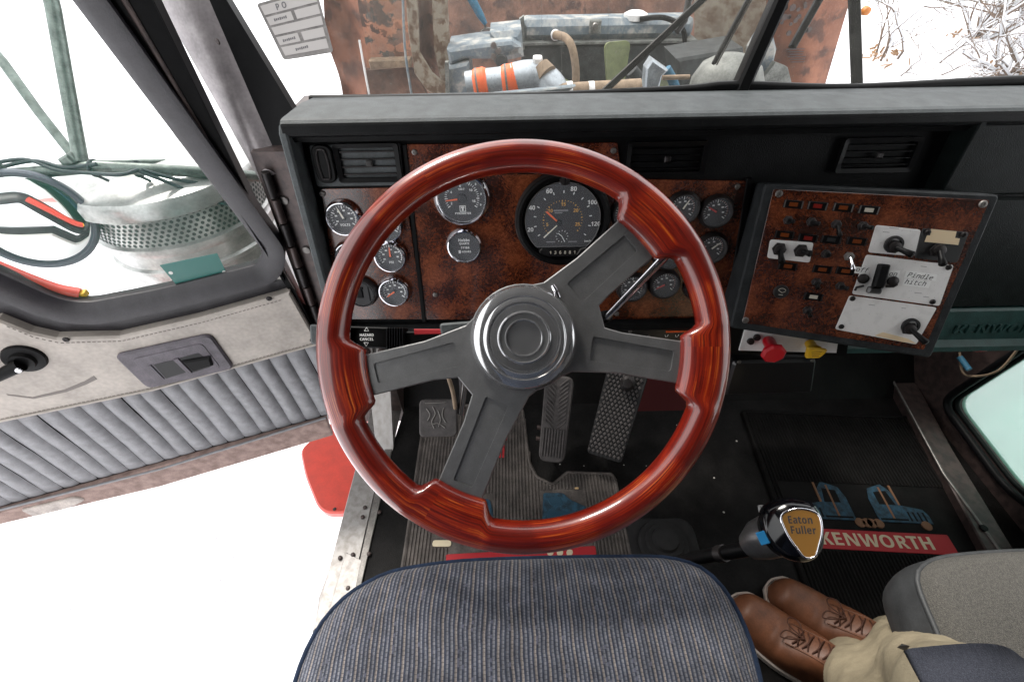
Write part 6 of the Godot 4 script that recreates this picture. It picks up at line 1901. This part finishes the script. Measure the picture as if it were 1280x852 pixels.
	st = mb(); tube(st, [Vector3(0, 0.0, -0.045), Vector3(0, 0.07, -0.04), Vector3(0.0, 0.135, 0.0)], 0.009, 10); obj("stem", st, M.bracket, mi)
	# red fender edge below the door
	var fe := thing("front_fender", "red painted fender panel below the open door beside the sill", "fender")
	st = mb()
	var q0 := [[374, 561], [381, 595], [396, 632], [407, 641], [436, 641], [446, 610], [470, 540], [500, 480], [470, 480]]
	var c2 := PackedVector2Array()
	var ff := Transform3D(UPF.basis, Vector3(0, -0.30, 0))
	for w in q0:
		var s := on_y(w[0], w[1], -0.30); c2.append(Vector2(s.x, -s.z))
	prism(st, round_poly(c2, 0.03, 5), -0.03, 0.0, 0.006, ff); obj("panel", st, M.red_paint, fe)
	st = mb(); wbox(st, Vector3(-0.80, -0.75, -2.3), Vector3(-0.58, -0.34, -1.2), 0.03); obj("wing", st, M.red_paint, fe)
	for w in [[418, 636]]:
		var s := on_y(w[0], w[1], -0.298); st = mb(); lathe(st, [Vector2(0.006, 0), Vector2(0, 0.003)], 10, Transform3D(Basis(Vector3.RIGHT, -PI / 2), s)); obj("screw", st, M.brown_metal, fe)

# ---------------------------------------------------------------- raised hood and engine ahead of the windshield
func zp(fr: Array, z: float, th: float, bev := 0.0) -> SurfaceTool:   # flat plate standing at depth z, outline in photograph pixels
	var p := PackedVector2Array()
	for k in range(0, fr.size(), 2):
		var q := on_z(fr[k], fr[k + 1], z); p.append(Vector2(q.x, q.y))
	var st := mb(); prism(st, p, z - th, z, bev)
	return st
func build_engine_bay() -> void:
	var h := thing("hood", "rusty tilted open hood with peeling paint inside, ahead of the engine", "hood")
	# far wall (top of the hood standing on end) with pressed ribs
	var st := mb()
	sheet(st, 90, 10, func(u: float, v: float):
		var x := lerpf(-0.85, on_z(1012, 60, -3.15).x, u); var y := lerpf(-0.6, 1.05, v)
		var b := 0.012 * (sin(x * 9.0) + 0.4 * sin(x * 21.0 + 1.0))
		return Vector3(x, y, -3.15 + b + 0.25 * pow(absf(x - 0.55) / 1.4, 3.0)))
	obj("top_panel", st, M.rust, h)
	st = zp([538, -40, 556, -40, 562, 60, 566, 112, 552, 108, 542, 60], -2.1, 0.03, 0.006); obj("flange", st, M.khaki_metal, h)
	# left inner side: folded sheet panels at their own depths
	st = mb()
	sheet(st, 24, 16, func(u: float, v: float):
		var a := on_z(lerpf(lerpf(430.0, 394.0, v), lerpf(462.0, 446.0, v), u), lerpf(140.0, -40.0, v), -1.95 - 0.05 * sin(u * PI))
		return a + Vector3(0, 0, -0.03 * sin(v * 9.0 + u * 4.0)))
	obj("wing_edge", st, M.rust_orange, h)
	st = mb()
	sheet(st, 24, 16, func(u: float, v: float):
		var a := on_z(lerpf(438.0, 520.0, u), lerpf(145.0, -40.0, v), -2.12 - 0.12 * u)
		return a + Vector3(0, 0, 0.02 * sin(v * 7.0 + u * 6.0)))
	obj("side_panel", st, M.peeling, h)
	st = zp([460, 76, 512, 74, 513, 84, 463, 88], -2.05, 0.05, 0.004); obj("rail", st, M.hose_tan, h)
	st = zp([448, 88, 516, 84, 540, 132, 446, 136], -2.09, 0.03); obj("lower_panel", st, M.rust, h)
	# khaki gusset with a sweeping lower edge
	st = zp([504, -40, 520, -40, 524, 66, 540, 92, 566, 112, 572, 132, 560, 128, 534, 114, 518, 92, 510, 40], -2.02, 0.02, 0.004); obj("gusset", st, M.khaki_metal, h)
	st = mb()
	sheet(st, 16, 12, func(u: float, v: float):
		var a := on_z(lerpf(516.0, 560.0, u), lerpf(100.0, -40.0, v), -2.25 - 0.2 * sin(u * PI))
		return a)
	obj("inner_fold", st, M.rust, h)
	st = mb(); tube(st, [on_z(449, 50, -1.93), on_z(456, 90, -1.93), on_z(464, 132, -1.93)], 0.004, 6); obj("cable", st, M.offwhite, h)
	st = mb(); tube(st, smooth_path([on_z(503, -20, -1.99), on_z(506, 60, -1.99), on_z(513, 110, -1.99), on_z(517, 130, -1.99)]), 0.005, 6); obj("edge_bead", st, M.tank, h)
	# right side of the hood: tan inner panels and rusty outer wing
	st = mb()
	sheet(st, 20, 12, func(u: float, v: float):
		var a := on_z(lerpf(868.0, 965.0, u), lerpf(116.0, -40.0, v), -2.5 + 0.25 * u)
		return a)
	obj("side_panel", st, M.khaki_metal, h)
	st = mb()
	sheet(st, 20, 14, func(u: float, v: float):
		var px := lerpf(958.0, lerpf(1030.0, 1066.0, v), u)
		return on_z(px, lerpf(112.0, -10.0, v) if v < 1 else -40.0, -2.2 + 0.12 * sin(u * PI * 0.8)))
	obj("wing_edge", st, M.rust_orange, h)
	st = zp([938, 60, 962, 20, 972, 62, 968, 80, 940, 112, 930, 112], -2.05, 0.04, 0.01); obj("gusset", st, M.tank, h)
	st = zp([944, 112, 970, 78, 985, 84, 992, 112], -2.0, 0.03); obj("shadow_panel", st, M.engine_grey, h)  # grey sheet added where only shade lies beside the gusset
	st = mb()
	for k in 26: 
		var q := on_z(975 + rng.randf() * 45, rng.randf() * 55 - 5, -2.03)
		prism(st, circle(rng.randf_range(0.004, 0.012), 7, Vector2(q.x, q.y)), -2.085, -2.08)
	obj("chips", st, M.brown_metal, h)
	st = mb(); lathe(st, [Vector2(0.016, 0), Vector2(0.014, 0.02), Vector2(0, 0.03)], 14, Transform3D(Basis(), on_z(1081, 13, -2.15))); obj("marker_lamp", st, M.amber_lamp, h)

	# radiator
	var r := thing("radiator", "grey blue radiator with dusty top tank and tan overflow hose", "radiator")
	var z := -2.3
	var a := on_z(652, 26, z); var b := on_z(868, 48, z)
	st = mb(); wbox(st, Vector3(a.x, b.y, z - 0.14), Vector3(b.x - 0.01, a.y, z), 0.022); obj("top_tank", st, M.tank, r)
	st = mb(); wbox(st, Vector3(a.x - 0.02, b.y - 0.012, z - 0.15), Vector3(b.x + 0.01, b.y, z + 0.02), 0.003); obj("tank_flange", st, M.engine_grey, r)
	st = mb(); wbox(st, Vector3(a.x + 0.0, b.y - 0.75, z - 0.10), Vector3(b.x - 0.02, b.y - 0.013, z + 0.005), 0.01); obj("core_shroud", st, M.engine_dark, r)
	st = zp([649, 24, 655, 20, 656, 62, 650, 62], z + 0.012, 0.03); obj("side_strap", st, M.engine_grey, r)
	st = mb(); lathe(st, [Vector2(0.05, 0), Vector2(0.05, 0.02), Vector2(0.03, 0.03), Vector2(0, 0.03)], 20, Transform3D(Basis(Vector3.RIGHT, -PI / 2), on_z(794, 24, z - 0.05))); obj("cap", st, M.offwhite, r)
	st = mb(); box(st, on_z(744, 33, z + 0.012), Vector3(0.05, 0.05, 0.02), 0.006); obj("bracket", st, M.engine_grey, r)
	st = mb(); lathe(st, [Vector2(0.016, 0), Vector2(0.012, 0.012), Vector2(0, 0.012)], 14, Transform3D(Basis(), on_z(744, 33, z + 0.022))); obj("bolt", st, M.steel, r)
	st = mb(); tube(st, smooth_path([on_z(694, 43, z + 0.02), on_z(708, 48, z + 0.08), on_z(716, 62, z + 0.12), on_z(720, 90, z + 0.13), on_z(719, 112, z + 0.13)]), 0.016, 10); obj("overflow_hose", st, M.hose_tan, r)
	st = mb(); lathe(st, [Vector2(0.02, 0), Vector2(0.02, 0.02), Vector2(0.016, 0.024)], 12, Transform3D(Basis(), on_z(694, 43, z + 0.004))); obj("hose_clamp", st, M.offwhite, r)
	st = mb(); tube(st, smooth_path([on_z(800, 24, z), on_z(830, 22, z + 0.03), on_z(852, 34, z + 0.05), on_z(856, 56, z + 0.05), on_z(848, 72, z + 0.05)]), 0.010, 8); obj("black_hose", st, M.black, r)
	# fan
	var fz := -2.12
	var fan := thing("cooling_fan", "olive green engine fan blades before the radiator", "fan", Transform3D(Basis(), on_z(768, 150, fz)))
	for k in 6:
		st = mb(); prism(st, round_poly(PackedVector2Array([Vector2(0.05, -0.03), Vector2(0.29, -0.075), Vector2(0.31, 0.05), Vector2(0.05, 0.03)]), 0.03), -0.004, 0.004, 0.001, T(0, 0, 0, deg_to_rad(98 + 60 * k)) * Transform3D(Basis(Vector3.RIGHT, 0.4), Vector3.ZERO)); obj("blade", st, M.fan_green, fan)
	st = mb(); lathe(st, [Vector2(0.07, -0.02), Vector2(0.07, 0.02), Vector2(0, 0.025)], 20); obj("hub", st, M.engine_grey, fan)
	# engine block and charge air pipe
	var e := thing("engine", "dusty grey diesel engine with alloy charge pipe and orange couplings", "engine")
	st = mb(); wbox(st, Vector3(-0.10, -0.7, -2.05), Vector3(0.66, 0.36, -1.28), 0.03); obj("block", st, M.engine_dark, e)
	st = zp([558, 62, 600, 56, 640, 52, 652, 60, 612, 74, 580, 74, 562, 82], -2.0, 0.22, 0.01); obj("front_cover", st, M.tank, e)
	st = zp([612, 42, 652, 38, 655, 72, 618, 80], -2.08, 0.2, 0.02); obj("thermostat_housing", st, M.tank, e)
	for k in 4:
		st = mb(); lathe(st, [Vector2(0.012, 0), Vector2(0.012, 0.012), Vector2(0, 0.014)], 6, Transform3D(Basis(), on_z(617.0 + k % 2 * 6, 56 + k * 7.0, -1.995))); obj("bolt", st, M.steel, e)
	st = mb(); lathe(st, [Vector2(0.024, 0), Vector2(0.022, 0.02), Vector2(0.012, 0.022), Vector2(0, 0.02)], 16, Transform3D(Basis(), on_z(627, 76, -1.99))); obj("port", st, M.engine_dark, e)
	st = zp([558, 84, 586, 78, 590, 126, 558, 130], -1.98, 0.2, 0.01); obj("bracket_plate", st, M.tank, e)
	st = zp([556, 78, 560, 78, 562, 128, 557, 128], -1.95, 0.03); obj("bracket_edge", st, M.engine_grey, e)
	var pz := -1.66
	var path := [on_z(584, 108, pz), on_z(604, 105, pz), on_z(630, 102, pz), on_z(655, 98, pz), on_z(676, 101, pz), on_z(690, 114, pz + 0.02), on_z(698, 140, pz + 0.04)]
	st = mb(); tube(st, smooth_path(path), [0.044, 0.044, 0.044, 0.044, 0.044, 0.044, 0.044, 0.044, 0.044, 0.044, 0.044, 0.044, 0.046, 0.047, 0.048, 0.049, 0.050, 0.051, 0.052, 0.053, 0.054, 0.054, 0.054, 0.054, 0.054, 0.054, 0.054, 0.054, 0.054, 0.054, 0.054, 0.054, 0.054, 0.054, 0.054, 0.054, 0.054], 24); obj("charge_pipe", st, M.pipe_alu, e)
	for q in [[593, 610, 107.0, 0.049], [628, 648, 102.5, 0.050]]:
		st = mb(); var c0 := on_z(q[0], q[2] + 1, pz); var c1 := on_z(q[1], q[2] - 2, pz)
		tube(st, [c0, c0.lerp(c1, 0.1), c0.lerp(c1, 0.2), c0.lerp(c1, 0.8), c0.lerp(c1, 0.9), c1], [q[3] * 0.95, q[3], q[3] * 1.04, q[3] * 1.04, q[3], q[3] * 0.95], 24); obj("coupling", st, M.silicone, e)
		for s in [0.28, 0.72]:
			st = mb(); tube(st, [c0.lerp(c1, s - 0.06), c0.lerp(c1, s + 0.06)], q[3] * 1.06, 24); obj("band_clamp", st, M.silicone if s > 0.5 else M.engine_grey, e)
	st = mb(); tube(st, [on_z(676, 84, pz + 0.01), on_z(684, 94, pz + 0.03)], [0.03, 0.034], 16); obj("elbow_port", st, M.hose_tan, e)
	st = mb(); box(st, on_z(672, 81, pz), Vector3(0.03, 0.05, 0.04), 0.006); obj("sensor", st, M.offwhite, e)
	st = mb(); tube(st, [on_z(696, 117, pz + 0.05), on_z(800, 111, pz + 0.05)], 0.030, 16); obj("rear_pipe", st, M.hose_tan, e)
	for px in [708, 735]:
		st = mb(); tube(st, [on_z(px, 116, pz + 0.05), on_z(px + 7.0, 115.6, pz + 0.05)], 0.0335, 16); obj("white_clamp", st, M.offwhite, e)
	# bracket cluster right of the fan
	st = zp([808, 86, 816, 74, 836, 88, 828, 96, 824, 112, 806, 112], -1.75, 0.05, 0.006); obj("alternator_bracket", st, M.pipe_alu, e)
	st = mb(); tube(st, [on_z(828, 97, -1.74), on_z(862, 96, -1.74)], 0.008, 8); obj("link_rod", st, M.hose_tan, e)
	st = mb(); tube(st, [on_z(833, 86, -1.8), on_z(840, 98, -1.8), on_z(846, 114, -1.8)], 0.017, 10); obj("blue_hose", st, M.blue_strap, e)
	st = mb(); tube(st, [on_z(790, 88, -1.85), on_z(812, 116, -1.85)], 0.022, 8); obj("dark_hose", st, M.engine_dark, e)
	st = mb()
	var dc := on_z(905, 116, -1.7)
	lathe(st, [Vector2(0.12, 0), Vector2(0.118, 0.04), Vector2(0.095, 0.085), Vector2(0.05, 0.112), Vector2(0, 0.12)], 32, Transform3D(Vector3(1, 0, 0), Vector3(0, 0, -1), Vector3(0, 1, 0), dc)); obj("dome_housing", st, M.engine_grey, e)
	st = zp([846, 74, 930, 60, 936, 116, 850, 118], -1.98, 0.2, 0.01); obj("rear_housing", st, M.engine_dark, e)
	# cowl ledge at the foot of the glass
	st = zp([578, 122, 720, 108, 706, 118, 700, 134, 560, 134], -1.2, 0.02, 0.003); var cw := obj("cowl_plate", st, M.tank)
	tag(cw, "dusty grey cowl plate at the foot of the windshield", "cowl plate")
	st = zp([760, 120, 1044, 108, 1040, 124, 760, 134], -1.25, 0.02, 0.003); var cw2 := obj("cowl_plate", st, M.engine_dark)
	tag(cw2, "dark cowl plate behind the foot of the centre post", "cowl plate")
	# blue tie hanging from above
	var bs := thing("blue_strap", "blue strap hanging with a hook over the engine", "strap")
	st = mb(); tube(st, [on_z(578, -50, -2.3), on_z(588, -4, -2.3), on_z(600, 18, -2.3), on_z(607, 30, -2.3)], [0.018, 0.018, 0.016, 0.009], 10); obj("strap", st, M.blue_strap, bs)
	st = mb(); tube(st, [on_z(606, 30, -2.3), on_z(608, 44, -2.3), on_z(609, 58, -2.3)], 0.006, 8); tube(st, smooth_path([on_z(602, 40, -2.3), on_z(610, 36, -2.28), on_z(620, 41, -2.3)]), 0.007, 8); obj("hook", st, M.steel, bs)

# ---------------------------------------------------------------- frosted shrubs beyond the right pane
func branch(st: SurfaceTool, fr: SurfaceTool, p: Vector3, d: Vector3, l: float, r: float, depth: int) -> void:
	var pts := [p]; var rad := [r]
	var q := p; var dd := d
	for k in 4:
		dd = (dd + Vector3(rng.randfn(0, 0.24), rng.randfn(0.0, 0.16), rng.randfn(0, 0.24))).normalized()
		q += dd * l / 4
		pts.append(q); rad.append(r * (1 - 0.17 * (k + 1)))
	tube(st, pts, rad, 5, false)
	if rng.randf() < 0.65:
		var f := []
		for w in pts: f.append(w + Vector3(0, r * 0.9, 0))
		tube(fr, f, r * 0.85, 5, false)
	if depth > 0:
		for k in 3:
			var i := rng.randi_range(1, 4)
			branch(st, fr, pts[i], (dd + Vector3(rng.randfn(0, 0.7), rng.randfn(0.1, 0.45), rng.randfn(0, 0.7))).normalized(), l * rng.randf_range(0.5, 0.75), r * 0.55, depth - 1)
func shrub(px: float, py: float, y: float, n: int, l: float, r: float, label: String, lean := Vector3.ZERO, called := "shrub", spread := 0.5) -> void:
	var b := on_y(px, py, y)
	b.y = ground_y(b.x, b.z, gnoise) - 0.05
	var s := thing(called, label, "shrub", Transform3D(Basis(), b), "frosted shrubs in the snow")
	var st := mb(); var fr := mb()
	for k in n:
		branch(st, fr, Vector3(rng.randfn(0, 0.12), 0, rng.randfn(0, 0.12)), (Vector3(rng.randfn(0, spread), 1, rng.randfn(0, spread)) + lean).normalized(), l * rng.randf_range(0.7, 1.1), r * 1.15, 3)
	obj("twigs", st, M.twig, s)
	obj("frost", fr, M.frost, s)
	if n > 3:
		st = mb()
		for k in 30:
			var c := Vector3(rng.randfn(0, 0.22), rng.randf_range(0.02, 0.16), rng.randfn(0, 0.22))
			prism(st, PackedVector2Array([Vector2(-0.06, -0.012), Vector2(0.05, -0.02), Vector2(0.07, 0.01), Vector2(-0.03, 0.02)]), 0, 0.004, 0, Transform3D(Basis.from_euler(Vector3(rng.randf() * 3, rng.randf() * 6, rng.randf() * 3)), c))
		obj("dead_leaves", st, M.dry_leaf, s)
func build_shrubs() -> void:
	shrub(1112, 62, -0.78, 5, 1.0, 0.016, "small frosted shrub with dead leaves at its foot, next to the post", Vector3.ZERO, "shrub", 0.3)
	shrub(1150, 80, -0.78, 2, 0.55, 0.010, "two thin bare twigs rising from the open snow", Vector3(0.2, 0, 0), "shrub", 0.5)
	shrub(1182, 74, -0.78, 2, 0.9, 0.012, "sparse leaning twigs between the small and the dense shrub", Vector3(0.5, 0, 0), "shrub", 0.4)
	shrub(1225, 48, -0.78, 13, 1.5, 0.026, "tall dense frosted shrub with thick grey stems on the bank", Vector3(0.2, 0, 0), "shrub", 0.5)
	shrub(1272, 92, -0.78, 14, 0.8, 0.020, "low tangled frosted shrub with drooping pale branches", Vector3(-0.2, -0.1, 0), "shrub", 0.8)
	shrub(1300, 40, -0.78, 13, 1.5, 0.026, "broad frosted shrub behind the low tangled one", Vector3(-0.3, 0, 0), "shrub", 0.7)
	shrub(1160, -12, -0.78, 5, 1.2, 0.022, "far frosted shrub behind the small one", Vector3.ZERO, "shrub", 0.5)
